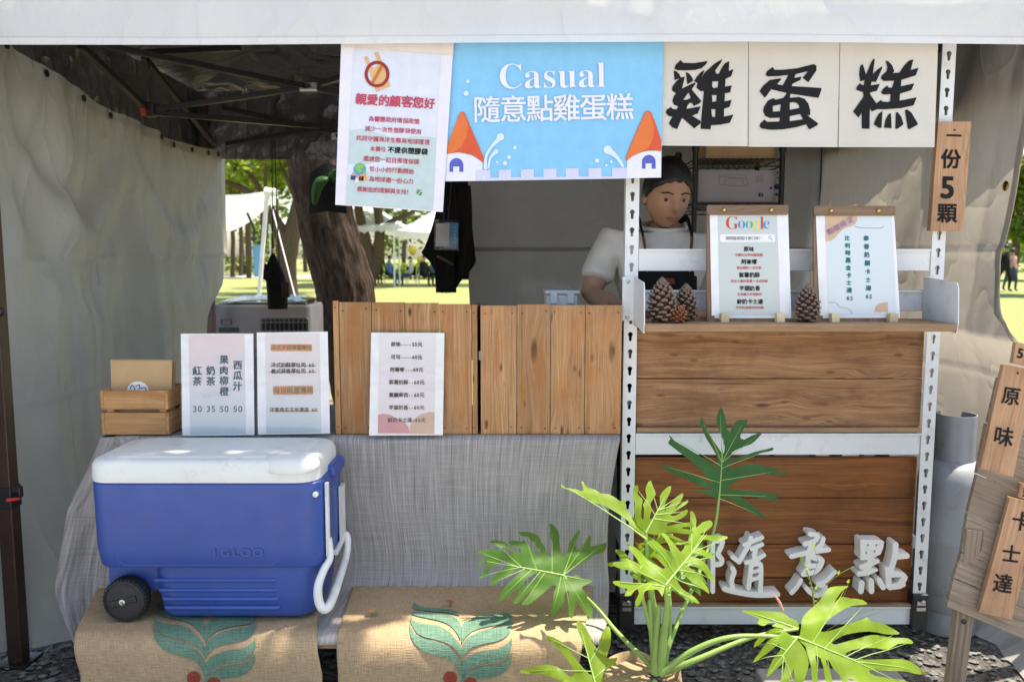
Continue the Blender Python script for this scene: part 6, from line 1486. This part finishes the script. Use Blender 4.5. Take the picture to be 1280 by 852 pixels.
    traced(16, og, sc, '440,488 455,470 460,400 480,360 530,310 580,260 620,200 660,185 740,168 748,175 700,215 655,285 700,243 760,245 830,250 865,268 830,280 760,290 700,330 640,370 590,420 570,455 620,450 690,430 760,400 830,370 850,362 870,385 950,390 1020,410 1052,430 1040,440 960,440 860,440 760,455 690,480 645,507 665,520 740,500 830,470 920,452 1020,460 1100,465 1132,490 1100,500 1040,500 980,535 900,535 800,545 722,572 742,595 830,605 940,600 1060,595 1150,615 1215,655 1150,665 1060,660 950,660 862,662 900,690 1000,700 1100,715 1160,745 1100,770 1000,780 900,780 820,760 770,725 740,720 725,760 700,720 690,690 650,650 622,612 605,622 640,680 660,745 640,790 610,710 570,610 540,595 545,640 562,745 545,790 510,650 500,600 490,540 468,518', (446, 487), (1050, 720), 1.95, (.05, -.66, .75), 'leaf_bright', [(735, 178), (850, 268), (1040, 432), (1120, 488), (1200, 652), (725, 740), (655, 750), (555, 760)], [(826, 842, 1.98), (868, 812, 1.96), (920, 795, 1.95), 0], (.010, .0045), amp=.010, fold=.12, curl=.15, droop=.10, step=5)
    traced(17, og, sc, '435,492 380,462 320,432 250,440 200,485 198,515 240,500 290,467 350,462 330,482 280,500 240,540 185,612 240,590 300,560 335,532 345,560 300,610 265,700 330,650 372,620 365,680 340,741 350,800 400,720 420,650 430,741 440,800 480,720 507,640 495,570 465,520', (438, 492), (300, 660), 1.94, (-.2, -.60, .78), 'leaf_bright', [(205, 505), (192, 606), (270, 695), (350, 770), (440, 780)], None, amp=.012, fold=.15, curl=.3, step=4.5)
    traced(21, og, sc, '452,432 440,390 400,372 355,338 260,330 200,325 140,320 135,330 180,350 225,375 215,400 250,420 310,382 335,390 295,420 330,432 400,445', (446, 438), (150, 326), 2.02, (-.1, -.72, .69), 'leaf_bright', [(222, 402)], [(826, 842, 2.0), (870, 824, 1.98), (940, 796, 2.0), 0], (.009, .004), amp=.008, fold=.2, curl=.2, step=4)
    traced(18, (580, 490), 2.355, '400,905 380,872 330,852 290,853 230,827 165,818 170,808 240,800 280,810 310,835 325,820 285,760 240,720 245,712 290,735 330,785 370,830 380,820 360,760 335,700 330,672 345,670 370,710 395,760 398,730 415,690 430,690 432,740 420,780 452,780 440,800 410,825 410,872', (395, 890), (340, 680), 1.88, (-.1, -.78, .62), 'leaf_bright', [(172, 813), (245, 718), (425, 695), (446, 784)], [(820, 850, 1.98), (790, 880, 1.94), (760, 890, 1.90), 0], (.007, .004), amp=.008, fold=.15, curl=.15, step=4.5)
    # pale stalks at the heart of the plant
    for p in (((818, 840, 1.995), (820, 800, 1.99), (824, 756, 1.985)), ((826, 840, 1.985), (830, 790, 1.98), (836, 742, 1.97)), ((822, 842, 1.99), (816, 800, 2.0), (812, 750, 2.02))):
        mb = MB(); pts = smooth_path([at(*q) for q in p], 6); n = len(pts); mb.tube(pts, [.013 - .007 * i / (n - 1) for i in range(n)], 10); mb.build('stalk', M['petiole'], t, smooth=60)
    mb = MB(); mb.tube(smooth_path([at(978, 762, 2.0), at(973, 750, 1.99), at(963, 738, 1.98)], 5), [.004] * 6 + [.003, .002, .0015, .001, .0006], 6); mb.build('shoot_tip', plain('pink_tip', (.55, .30, .22), .5), t, smooth=60)
plant()
def weed():
    Y = 2.22; t = thing('weed', 'thin green weed stem rising in front of the middle white character', 'weed', at(1018, 800, Y))
    mb = MB()
    st = smooth_path([at(1020, 800, Y), at(1017, 752, Y), at(1014, 730, Y), at(1008, 712, Y), at(1001, 696, Y)], 6); mb.tube(st, [.0028 - .0018 * i / (len(st) - 1) for i in range(len(st))], 6)
    for a in ([(1018, 760), (1030, 735), (1048, 718), (1066, 708)], [(1024, 778), (1050, 752), (1060, 730)], [(1016, 720), (1022, 700), (1017, 684)], [(1030, 790), (1060, 772), (1095, 760)], [(1050, 790), (1070, 775), (1100, 765)]):
        mb.tube(smooth_path([at(x, y, Y + .01) for x, y in a], 5), .0007, 5)
    mb.build('stem', M['petiole'], t, smooth=60)
    mb = MB(); r = random.Random(2)
    for i in list(range(4, len(st), 2)):
        p = st[i]; q = r.uniform(0, 6.3); d = Vector((math.cos(q), -.4, .8)).normalized(); s = Vector((-d.z, 0, d.x)).normalized() * .0035; L = .012
        mb.add([p, p + d * L * .5 + s, p + d * L, p + d * L * .5 - s], [(0, 1, 2, 3)], 0, [(0, 0), (1, 0), (1, 1), (0, 1)], r.random())
    for x, y in ((1017, 685), (1048, 718), (1060, 729), (1020, 737)):
        p = at(x, y, Y); mb.add([p, p + Vector((.005, 0, .006)), p + Vector((.001, -.004, .016)), p + Vector((-.005, 0, .006))], [(0, 1, 2, 3)], 0, [(0, 0), (1, 0), (1, 1), (0, 1)], .6)
    mb.build('foliage', M['leaf_bright'], t, fix=False)
weed()
def slab():
    mb = MB(); a = at(1060, 838, 2.12); mb.box((a.x, 2.16, .045), (.42, .24, .09)); tag(mb.build('stone_block', plain('rough_concrete', (.27, .26, .25), .9, 0, .2, 12, .4, 90), origin=(a.x, 2.16, 0), bevel=.01), 'grey concrete block on the gravel under the low plant leaf', 'block')
slab()

# ================================================================== behind the counter
def aircooler():
    Y = 4.85; t = thing('air_cooler', 'grey evaporative air cooler with a film-covered glossy top, just outside the curtain', 'air cooler', (at(335, 400, Y).x, Y, 0))
    zt, z1 = at(330, 381, Y).z, at(330, 400, Y).z; xa, xm, xb = at(262, 390, Y).x, at(322, 390, Y).x, at(388.5, 390, Y).x; D_ = .34
    mb = MB(); loft(mb, [[Vector((x, y, z)) for x, y in rrect(xa, Y, xb, Y + D_, .03)] for z in (.06, zt - .02)] + [[Vector((x, y, zt)) for x, y in rrect(xa + .008, Y + .008, xb - .008, Y + D_ - .008, .03)]]); mb.build('body', M['aircon'], t, smooth=40)
    mb = MB()
    def f(u, v): x = xa + .05 + (xb - xa - .07) * u; return Vector((x, Y + .02 + (D_ - .05) * v, zt + .004 + .022 * max(0, math.sin(min(1, u) * math.pi)) ** .7 + .012 * v + .004 * noise.noise((u * 9, v * 6, 1))))
    mb.grid(30, 14, f); mb.build('top_panel', plain('glossy_black', (.015, .016, .02), .12, 0, .1, 5, .2, 30, spec=.8), t, smooth=180, solid=.004)
    fx0, fx1 = at(326, 400, Y).x, at(386, 400, Y).x; za, zb = at(330, 396.5, Y).z, .55
    mb = MB(); mb.prism([rrect(fx0, zb, fx1, za, .02), rrect(fx0 + .012, zb + .012, fx1 - .012, za - .012, .014)], lambda x, z: Vector((x, Y - .012, z)), (0, .012, 0)); fr = mb.build('grille_frame', M['aircon'], t, bevel=.003)
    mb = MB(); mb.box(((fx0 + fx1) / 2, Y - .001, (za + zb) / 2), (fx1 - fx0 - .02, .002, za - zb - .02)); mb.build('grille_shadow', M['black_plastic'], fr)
    mb = MB(); k = 9
    for i in range(k):
        x = fx0 + .02 + (fx1 - fx0 - .04) * (i + .5) / k; mb.box((x, Y - .010, (za + zb) / 2), (.004, .014, za - zb - .03), Matrix.Rotation(R(35), 3, 'Z'))
    for i in range(10):
        z = za - .03 - i * .05; mb.box(((fx0 + fx1) / 2, Y - .016, z), (fx1 - fx0 - .024, .005, .007))
    mb.build('louvre', M['aircon'], fr)
    mb = MB(); hx = at(287, 402, Y).x; mb.prism([rrect(hx - .055, at(287, 406, Y).z, hx + .01, at(287, 398, Y).z, .006), rrect(hx - .049, at(287, 405, Y).z, hx + .004, at(287, 399, Y).z, .005)], lambda x, z: Vector((x, Y - .006, z)), (0, .006, 0)); mb.build('grip_recess', M['aircon'], t, bevel=.001)
    mb = MB(); lx = at(286, 411, Y).x; mb.box((lx, Y - .002, at(286, 412, Y).z), (.12, .004, .03)); mb.build('dark_label', flat('label_green', (.05, .07, .06)), t)
    for x in (xa + .05, xb - .05):
        for y in (Y + .05, Y + D_ - .05):
            mb = MB(); mb.lathe([(.028, -.012), (.030, 0), (.028, .012)], (x, y, .03), 14, axis='x'); mb.build('caster', M['black_plastic'], t, smooth=50)
    film = clearmat('plastic_film', .06); mb = MB()
    mb.grid(40, 16, lambda u, v: f(.02 + u * 1.02, v * 1.0) + Vector((.03 * max(0, u - .85) * 6 * .2, -.02 * (1 - v), .012 + .010 * noise.noise((u * 14, v * 10, 4)) - .25 * max(0, .12 - v) * abs(noise.noise((u * 8, 2, 2)))))); mb.build('film', film, t, smooth=180)
aircooler()
def bag():
    Y = 4.56; t = thing('hanging_bag', 'small black bag hanging on long black straps from the roof frame, against the lawn', 'bag', at(346, 375, Y))
    mb = MB()
    for a in ([(340, 176), (340.3, 240), (341, 305)], [(343.5, 176), (345.5, 250), (349.5, 335)]):
        p = [at(x, y, Y) for x, y in a]; mb.tube(p, .0062, 8, flat=.35)
    mb.build('strap', M['dark_fabric'], t)
    mb = MB(); mb.tube([at(340.8, 298, Y - .004), at(341, 311, Y - .004)], .009, 8); mb.build('leather_tab', plain('tan_leather', (.22, .07, .025), .5), t)
    mb = MB(); mb.lathe([(.004, -.006), (.011, -.003), (.011, .003), (.004, .006)], at(341, 315, Y), 14, axis='y'); mb.build('ring', M['brass'], t, smooth=60)
    pr = [(341, 317, 2, .01), (341, 324, 5, .02), (341.5, 332, 8.5, .03), (343.5, 343, 11, .035), (345.5, 356, 12.8, .04), (346.5, 368, 12.6, .04), (346.5, 386, 11.8, .04)]
    mb = MB(); loft(mb, [[Vector((c.x + wd * Y / F * math.cos(q) * (1 + .1 * math.sin(q * 3)), Y + dp * math.sin(q), c.z)) for q in [2 * math.pi * k / 20 for k in range(20)]] for c, wd, dp in [(at(x, y, Y), w_, d) for x, y, w_, d in pr]]); mb.build('pouch', M['dark_fabric'], t, smooth=60)
    mb = MB(); mb.grid(6, 8, lambda u, v: at(331 + u * 9 - v * 2, 329 + v * 20 + 4 * u, Y - .03 + .02 * math.sin(u * 4 + v * 3))); mb.build('flap', M['dark_fabric'], t, solid=.006, smooth=180)
    mb = MB(); mb.box(at(357, 362, Y - .02), (.045, .03, .085)); mb.box(at(337, 343, Y - .045), (.02, .006, .04)); mb.build('side_pocket', plain('rust_pocket', (.06, .025, .018), .8), t, bevel=.008)
bag()
def jacket():
    Y = 4.30; t = thing('jacket', 'black work jacket hanging in front of the back curtain', 'jacket', at(562, 365, Y))
    pts = [(553, 200, .02), (553, 226, .04), (548, 250, .05), (540, 283, .05), (531, 308, .05), (527, 316, .045), (536, 326, .04), (541.5, 336, .04), (546, 347, .035), (548.5, 365.5, .03)]
    rt = [(586, 200), (585, 226), (586.5, 250), (589, 270), (591, 290), (594, 318), (594.5, 328), (588, 338), (578, 349), (567, 365.5)]
    n = len(pts) - 1; A = smooth_path([at(x, y, Y) for x, y, _ in pts], 5); B = smooth_path([at(x, y, Y) for x, y in rt], 5); k = len(A) - 1
    mb = MB()
    for s in (-1, 1):
        def f(u, v, s=s):
            i = int(round(v * k)); p = A[i] + (B[i] - A[i]) * u; return p + Vector((0, s * (.045 * math.sin(math.pi * u) ** .6 + .014 * math.sin(u * 15 + v * 5) * v * math.sin(math.pi * u)), 0))
        mb.grid(36, k, f)
    mb.build('body', M['dark_fabric'], t, smooth=180)
    mb = MB(); mb.grid(10, 14, lambda u, v: at(543 + u * 25 + 2 * v, 316 + v * 49.5, Y - .066 + .012 * math.sin(u * 6 + v) + .012 * v)); mb.build('sleeve', M['dark_fabric'], t, smooth=180, solid=.012)
    mb = MB(); mb.grid(10, 14, lambda u, v: at(572 + u * 16 - 3 * v + 3 * math.sin(v * 3), 232 + v * 117, Y - .062 + .012 * math.sin(u * 5 + v * 3) + .02 * abs(u - .5))); mb.build('sleeve', M['dark_fabric'], t, smooth=180, solid=.010)
    mb = MB(); mb.tube(smooth_path([at(546, 320, Y - .085), at(556, 325, Y - .09), at(566, 331, Y - .085)], 5), .008, 8, flat=.4); mb.build('leather_loop', plain('dark_leather', (.10, .05, .03), .55), t)
    mb = MB(); mb.tube([at(570, 195, Y), at(569, 205, Y)], .006, 6); mb.build('hanger_hook', M['steel'], t)
    b = thing('staff_badge', 'white and blue name cards in a clear holder on a black lanyard over the jacket', 'badge', at(560, 294, Y - .1))
    Yb = Y - .105
    for a in ([(553, 205), (555, 250), (554.5, 276)], [(566, 205), (563, 245), (560, 276)]):
        mb = MB(); mb.tube([at(x, y, Yb + .02) for x, y in a], .005, 6, flat=.4); mb.build('lanyard', M['black_plastic'], b)
    P = vplane(Yb); T = lambda e: (lambda x, y: P.hit(x, y, e))
    mb = MB(); mb.prism([[(556, 277.5), (573, 278.5), (571.5, 311), (554.5, 310.5)]], T(0), (0, .002, 0)); bc = mb.build('blue_card', flat('card_blue', (.06, .26, .48), .4), b)
    mb = MB()
    for i, ch in enumerate('STAFF'): write(mb, T(.001), ch, 568.5 - .12 * i, 284.5 + i * 4.5, 5.4, 90, .01, 0, 0)
    mb.build('lettering', flat('card_sky', (.30, .56, .75), .5), bc, fix=False)
    mb = MB(); mb.prism([[(545.5, 279), (562, 279), (561.3, 308.5), (544.5, 308)]], T(.004), (0, .001, 0)); mb.build('white_card', flat('card_white', (.58, .56, .60), .4), b)
    mb = MB(); mb.prism([[(543.5, 274), (575, 275), (573.5, 313), (542.5, 312)]], T(.0062), (0, .0008, 0)); mb.build('clear_holder', M['acrylic'], b)
jacket()
def wire_shelf():
    Y = 3.72; xa, xb = at(868.5, 230, Y).x, at(977, 230, Y).x; D_ = .38
    t = thing('wire_shelving', 'black wire shelving unit behind the seller holding a grey carton', 'shelving', ((xa + xb) / 2, Y + D_ / 2, 0))
    zt = at(920, 186, Y).z
    for x in (xa, xb):
        for y in (Y, Y + D_):
            mb = MB(); mb.tube([(x, y, .01), (x, y, zt + .02)], .0125, 12); mb.lathe([(.0155, zt - .015), (.017, zt), (.017, zt + .028), (.010, zt + .033)], (x, y, 0), 12); mb.build('post', M['black_metal'], t, smooth=50)
    lev = [at(920, 199, Y).z, at(920, 254, Y).z, at(920, 330, Y).z, .45, .12]
    for z in lev:
        mb = MB()
        for y in (Y, Y + D_):
            for dz in (0, -.032): mb.tube([(xa, y, z + dz), (xb, y, z + dz)], .0035, 6)
            m = 16; mb.tube([(xa + (xb - xa) * i / m, y, z - (.032 if i % 2 else 0)) for i in range(m + 1)], .002, 5)
        for x in (xa, xb):
            for dz in (0, -.032): mb.tube([(x, Y, z + dz), (x, Y + D_, z + dz)], .0035, 6)
        for i in range(15): mb.tube([(xa + (xb - xa) * (i + .5) / 15, Y, z + .004), (xa + (xb - xa) * (i + .5) / 15, Y + D_, z + .004)], .002, 5)
        mb.build('wire_shelf', M['black_metal'], t)
    z = lev[1] + .008; h = at(920, 212.5, Y + .03).z - z; x0, x1 = at(875.5, 230, Y).x, at(974, 230, Y).x
    c = thing('carton', 'long grey lilac carton with purple dots lying on the wire shelving', 'carton', ((x0 + x1) / 2, Y + .19, z))
    mb = MB(); mb.box(((x0 + x1) / 2, Y + .19, z + h / 2), (x1 - x0, .30, h)); mb.build('box', plain('lilac_card', (.42, .39, .44), .7, 0, .05), c, bevel=.002)
    mb = MB(); T = lambda x, y: at(x, y, Y + .0385)
    for x, y, r in ((971, 233.5, 3.7), (963.5, 235, 1.7), (971, 243, 2), (972, 216, 1.3), (965.5, 216, .9), (972.5, 222.5, 1)): mb.decal([circ(x, y, r, n=16)], T, 0)
    mb.decal([[(948, 241), (951, 241), (951, 246), (948, 246)]], T, 0); mb.decal([[(952, 241.5), (954, 241.5), (954, 246), (952, 246)]], T, 0)
    for lp in ([(899, 219), (928, 219), (932, 222), (933, 232), (903, 231), (899, 227), (899, 219)], [(906, 231), (908, 224), (926, 224), (930, 231)], [(899, 221), (932, 223)]): mb.decal([ribbon(lp, .7)], T, 1)
    for i in range(6): mb.decal([[(945 + i * 1.7, 219), (945.5 + i * 1.7, 219), (945.5 + i * 1.7, 229), (945 + i * 1.7, 229)]], T, 1)
    mb.build('print', [flat('purple_ink', (.07, .03, .16)), flat('line_grey', (.26, .24, .28))], c, fix=False)
    p = thing('carton', 'flat tan carton on the top wire shelf behind the calico curtain', 'carton', ((xa + xb) / 2, Y + .19, lev[0] + .006))
    mb = MB(); mb.box(((xa + xb) / 2 + .02, Y + .19, lev[0] + .055), (.32, .28, .09)); mb.build('box', M['kraft'], p, bevel=.002)
wire_shelf()

# ================================================================== the seller
def seller():
    Y = 3.02; c = at(822, 300, Y); t = thing('person', 'person in a cream t-shirt and black apron working behind the counter', 'person', (c.x, Y, 0))
    cx = c.x; zs = at(800, 291, Y).z; hz = at(834, 244, Y - .07)
    def Q(px, py, y): return at(px, py, y)
    shL, shR = Q(762, 306, Y), Q(893, 306, Y)
    elL, elR = Q(737, 368, Y - .06), Q(915, 372, Y - .06)
    haL, haR = Q(792, 392, Y - .30), Q(862, 395, Y - .30)
    pel = Vector((cx + .01, Y + .03, .92)); wst = Vector((cx + .005, Y + .03, 1.12)); chs = Vector((cx, Y + .01, zs - .14)); nk = Vector((cx + .02, Y - .01, zs + .01)); nk2 = Vector((hz.x - .005, Y - .04, hz.z - .085))
    J = [(pel, (.155, .115)), (wst, (.14, .105)), (chs, (.165, .115)), (nk, (.075, .07)), (nk2, (.056, .058)),
         (shL, .062), ((shL + elL) / 2, .050), (elL, .043), ((elL + haL) / 2, .038), (haL, .026), (shR, .062), ((shR + elR) / 2, .050), (elR, .043), ((elR + haR) / 2, .038), (haR, .026),
         (Vector((cx + .11, Y + .03, .80)), .095), (Vector((cx + .12, Y + .02, .50)), .065), (Vector((cx + .12, Y + .05, .09)), .042), (Vector((cx + .13, Y - .09, .045)), .038),
         (Vector((cx - .09, Y + .03, .80)), .095), (Vector((cx - .10, Y + .02, .50)), .065), (Vector((cx - .10, Y + .05, .09)), .042), (Vector((cx - .11, Y - .09, .045)), .038)]
    E_ = [(0, 1), (1, 2), (2, 3), (3, 4), (2, 5), (5, 6), (6, 7), (7, 8), (8, 9), (2, 10), (10, 11), (11, 12), (12, 13), (13, 14), (0, 15), (15, 16), (16, 17), (17, 18), (0, 19), (19, 20), (20, 21), (21, 22)]
    vs, fs = skin_body('body', J, E_, None, sub=2)
    mb = MB(); mb.add(vs, fs)
    # head: a shaped sphere with brow, nose, lips and chin
    tilt = Matrix.Rotation(R(18), 3, 'X') @ Matrix.Rotation(R(4), 3, 'Y') @ Matrix.Rotation(R(8), 3, 'Z')
    nu, nv = 56, 44; hv = []
    g = lambda x, s: math.exp(-(x / s) ** 2)
    for j in range(nv + 1):
        th = math.pi * j / nv
        for i in range(nu):
            ph = 2 * math.pi * i / nu; x, y, z = math.sin(th) * math.sin(ph), -math.sin(th) * math.cos(ph), math.cos(th)
            X, Y_, Z = x * .079, y * .101, z * .121
            if z < 0: k = 1 - .24 * (-z) ** 1.6; X *= k; 
            if y > 0: Y_ *= .98
            fr = max(0, -y)
            if fr > 0:
                Y_ += -.024 * g(x, .16) * g(z + .10, .20) * fr * (1 if z < .22 else .5) - .010 * g(x, .12) * g(z + .22, .10) * fr
                Y_ += .010 * (g(x - .36, .18) + g(x + .36, .18)) * g(z - .04, .13) * fr
                Y_ += -.006 * g(z - .22, .12) * g(x, .6) * fr
                Y_ += -.006 * g(x, .28) * g(z + .47, .07) * fr - .006 * g(x, .26) * g(z + .58, .07) * fr + .004 * g(x, .3) * g(z + .525, .025) * fr
                Y_ += -.008 * g(x, .3) * g(z + .85, .16) * fr
            hv.append(hz + tilt @ Vector((X, Y_, Z)))
    hf = [(j * nu + i, j * nu + (i + 1) % nu, (j + 1) * nu + (i + 1) % nu, (j + 1) * nu + i) for j in range(nv) for i in range(nu)]
    mb.add(hv, hf)
    for s in (-1, 1):
        e = []
        for j in range(9):
            for i in range(10):
                a, b = math.pi * j / 8, 2 * math.pi * i / 10; e.append(hz + tilt @ Vector((s * .075 + .010 * math.sin(a) * math.cos(b) + s * .004, .006 + .018 * math.sin(a) * math.sin(b), -.008 + .030 * math.cos(a))))
        mb.add(e, [(j * 10 + i, j * 10 + (i + 1) % 10, (j + 1) * 10 + (i + 1) % 10, (j + 1) * 10 + i) for j in range(8) for i in range(10)])
    # hands: palm and five bent fingers each, resting on the work surface
    for hnd, el, s in ((haL, elL, 1), (haR, elR, -1)):
        d = (hnd - el); d.z *= .4; d.normalize(); sd = Vector((d.y, -d.x, 0)).normalized() * -s; up = Vector((0, 0, 1))
        pb = hnd - d * .01; palm = [(pb, (.026, .020)), (pb + d * .05, (.038, .016)), (pb + d * .085, (.036, .013))]
        v2, f2 = skin_body('hand', palm, [(0, 1), (1, 2)], None, sub=2); mb.add(v2, f2)
        for k, (off, ln) in enumerate(((-.028, .062), (-.010, .074), (.009, .070), (.027, .056))):
            b0 = pb + d * .075 + sd * off; f1 = b0 + d * ln * .5 + up * .004; f2_ = f1 + d * ln * .32 - up * ln * .25; f3 = f2_ + d * ln * .1 - up * ln * .3
            v2, f2 = skin_body('finger', [(b0, .0095), (f1, .009), (f2_, .008), (f3, .007)], [(0, 1), (1, 2), (2, 3)], None, sub=1); mb.add(v2, f2)
        b0 = pb + d * .02 - sd * .026; v2, f2 = skin_body('thumb', [(b0, .012), (b0 + d * .03 - sd * .022, .010), (b0 + d * .055 - sd * .020 - up * .01, .008)], [(0, 1), (1, 2)], None, sub=1); mb.add(v2, f2)
    body = mb.build('body', M['skin'], t, smooth=180)
    # eyes, brows, mouth
    for s in (-1, 1):
        mb = MB(); mb.lathe([(.001, -.0065), (.0045, -.0055), (.0075, -.002), (.008, 0)], hz + tilt @ Vector((s * .032, -.0825, .004)), 12, axis='y'); mb.build('eye', plain('eye_dark', (.06, .035, .025), .35), t, smooth=80)
        mb = MB(); mb.tube(smooth_path([hz + tilt @ Vector(p) for p in ((s * .014, -.1005, .027), (s * .032, -.0970, .032), (s * .051, -.083, .027))], 4), .0026, 6); mb.build('eyebrow', M['hair'], t, smooth=80)
    mb = MB(); mb.tube(smooth_path([hz + tilt @ Vector(p) for p in ((-.024, -.0925, -.063), (0, -.1035, -.0615), (.024, -.0925, -.063))], 5), [.0025] + [.0042] * 9 + [.0025], 8); mb.build('mouth', plain('lips', (.33, .12, .10), .5), t, smooth=80)
    # hair cap with a ragged fringe
    mb = MB(); r = random.Random(4); nv2, nu2 = 22, 64; vs = []
    for j in range(nv2 + 1):
        for i in range(nu2):
            ph = 2 * math.pi * i / nu2; front = max(0, math.cos(ph)); lim = R(112 - 52 * front ** .6 + 5 * noise.noise((math.cos(ph) * 4, math.sin(ph) * 4, 2)))
            th = lim * j / nv2; x, y, z = math.sin(th) * math.sin(ph), -math.sin(th) * math.cos(ph), math.cos(th)
            k = 1.055 + .022 * noise.noise((x * 5, y * 5, z * 5)) + .02 * noise.noise((x * 18, y * 18, z * 9)) - .05 * (j / nv2) ** 6
            vs.append(hz + tilt @ Vector((x * .082 * k, y * .103 * k + .004, z * .124 * k + .006)))
    mb.add(vs, [(j * nu2 + i, j * nu2 + (i + 1) % nu2, (j + 1) * nu2 + (i + 1) % nu2, (j + 1) * nu2 + i) for j in range(nv2) for i in range(nu2)])
    mb.build('hair', M['hair'], t, smooth=180, solid=.006)
    # t-shirt
    Js = [(pel + Vector((0, 0, .02)), (.170, .130)), (wst, (.160, .122)), (chs, (.182, .130)), (Vector((cx + .01, Y, zs - .035)), (.125, .095)),
          (shL, .078), (shL * .45 + elL * .55, .070), (shL * .25 + elL * .75, .068), (shR, .078), (shR * .45 + elR * .55, .070), (shR * .25 + elR * .75, .068)]
    vs, fs = skin_body('shirt', Js, [(0, 1), (1, 2), (2, 3), (2, 4), (4, 5), (5, 6), (2, 7), (7, 8), (8, 9)], None, sub=2)
    vs = [tuple(Vector(v) + Vector((0, .012 * noise.noise((v[0] * 11, v[1] * 9, v[2] * 16)) + .006 * math.sin(v[2] * 60 + v[0] * 35), .006 * noise.noise((v[0] * 16, v[1] * 9, v[2] * 12))))) for v in vs]
    mb = MB(); mb.add(vs, fs); ts = mb.build('tshirt', M['shirt'], t, smooth=180)
    mb = MB(); mb.tube([Vector((cx + .017 + .082 * math.cos(a), Y - .012 + .078 * math.sin(a), zs + .022 + .018 * math.sin(a))) for a in [2 * math.pi * k / 28 for k in range(28)]], .009, 8, closed=True); mb.build('collar', M['shirt'], ts, smooth=80)
    # apron with leather-ended straps
    mb = MB()
    za = at(840, 339, Y - .15).z
    def ap(u, v):
        wv = .115 + .09 * min(1, max(0, (v - .25) / .15)); x = cx + .012 + (u - .5) * 2 * wv; dx = (x - cx) / .24
        return Vector((x, Y - .150 - .012 * math.sin(v * 4) + .32 * dx * dx * .6 + .004 * math.sin(u * 12) * v, za - v * (za - .55)))
    mb.grid(24, 30, ap); apn = mb.build('apron', M['dark_fabric'], t, smooth=180, solid=.004)
    lea = plain('leather', (.19, .06, .028), .5, 0, .2, 30, .1)
    for s in (-1, 1):
        x0 = cx + .012 + s * .075
        up_ = [Vector((x0, Y - .152, za - .004)), Vector((x0 + s * .004, Y - .150, za + .05)), Vector((x0 + s * .012, Y - .13, za + .12)), Vector((x0 + s * .014, Y - .085, zs + .02)), Vector((x0 + s * .01, Y - .01, zs + .052)), Vector((x0 - s * .03, Y + .10, zs - .02)), Vector((cx, Y + .15, zs - .20))]
        P_ = smooth_path(up_, 8); mb = MB(); mb.tube(P_[14:], .013, 8, flat=.3); mb.build('strap', M['dark_fabric'], apn, smooth=80)
        mb = MB(); mb.tube(P_[5:17], .0145, 8, flat=.35); mb.build('leather_tab', lea, apn, smooth=80)
        mb = MB(); mb.tube([P_[3] + Vector((.008 * math.cos(a), -.006, .012 * math.sin(a))) for a in [2 * math.pi * k / 14 for k in range(14)]], .002, 6, closed=True); mb.build('buckle', M['steel'], apn)
    mb = MB(); mb.box(ap(.45, .12) + Vector((0, -.008, 0)), (.075, .008, .032)); mb.box(ap(.47, .05) + Vector((0, -.008, 0)), (.06, .006, .022)); mb.build('leather_patch', lea, apn, bevel=.004)
    mb = MB(); mb.box(ap(.22, .14) + Vector((0, -.010, 0)), (.035, .012, .05), Matrix.Rotation(R(30), 3, 'Y')); mb.build('pocket_marker', plain('orange_plastic', (.6, .15, .03), .4), apn, bevel=.004)
    # trousers
    L_ = [(pel, (.165, .125)), (J[15][0], .105), (J[16][0], .082), (Vector(J[17][0]) + Vector((0, 0, .02)), .070), (J[19][0], .105), (J[20][0], .082), (Vector(J[21][0]) + Vector((0, 0, .02)), .070)]
    vs, fs = skin_body('trousers', L_, [(0, 1), (1, 2), (2, 3), (0, 4), (4, 5), (5, 6)], None, sub=2); mb = MB(); mb.add(vs, fs); mb.build('trousers', shirts['jeans'], t, smooth=180)
M['shirt'] = fabric('cream_jersey', (.74, .70, .65), 0, .85, .15, .2, .05)
seller()
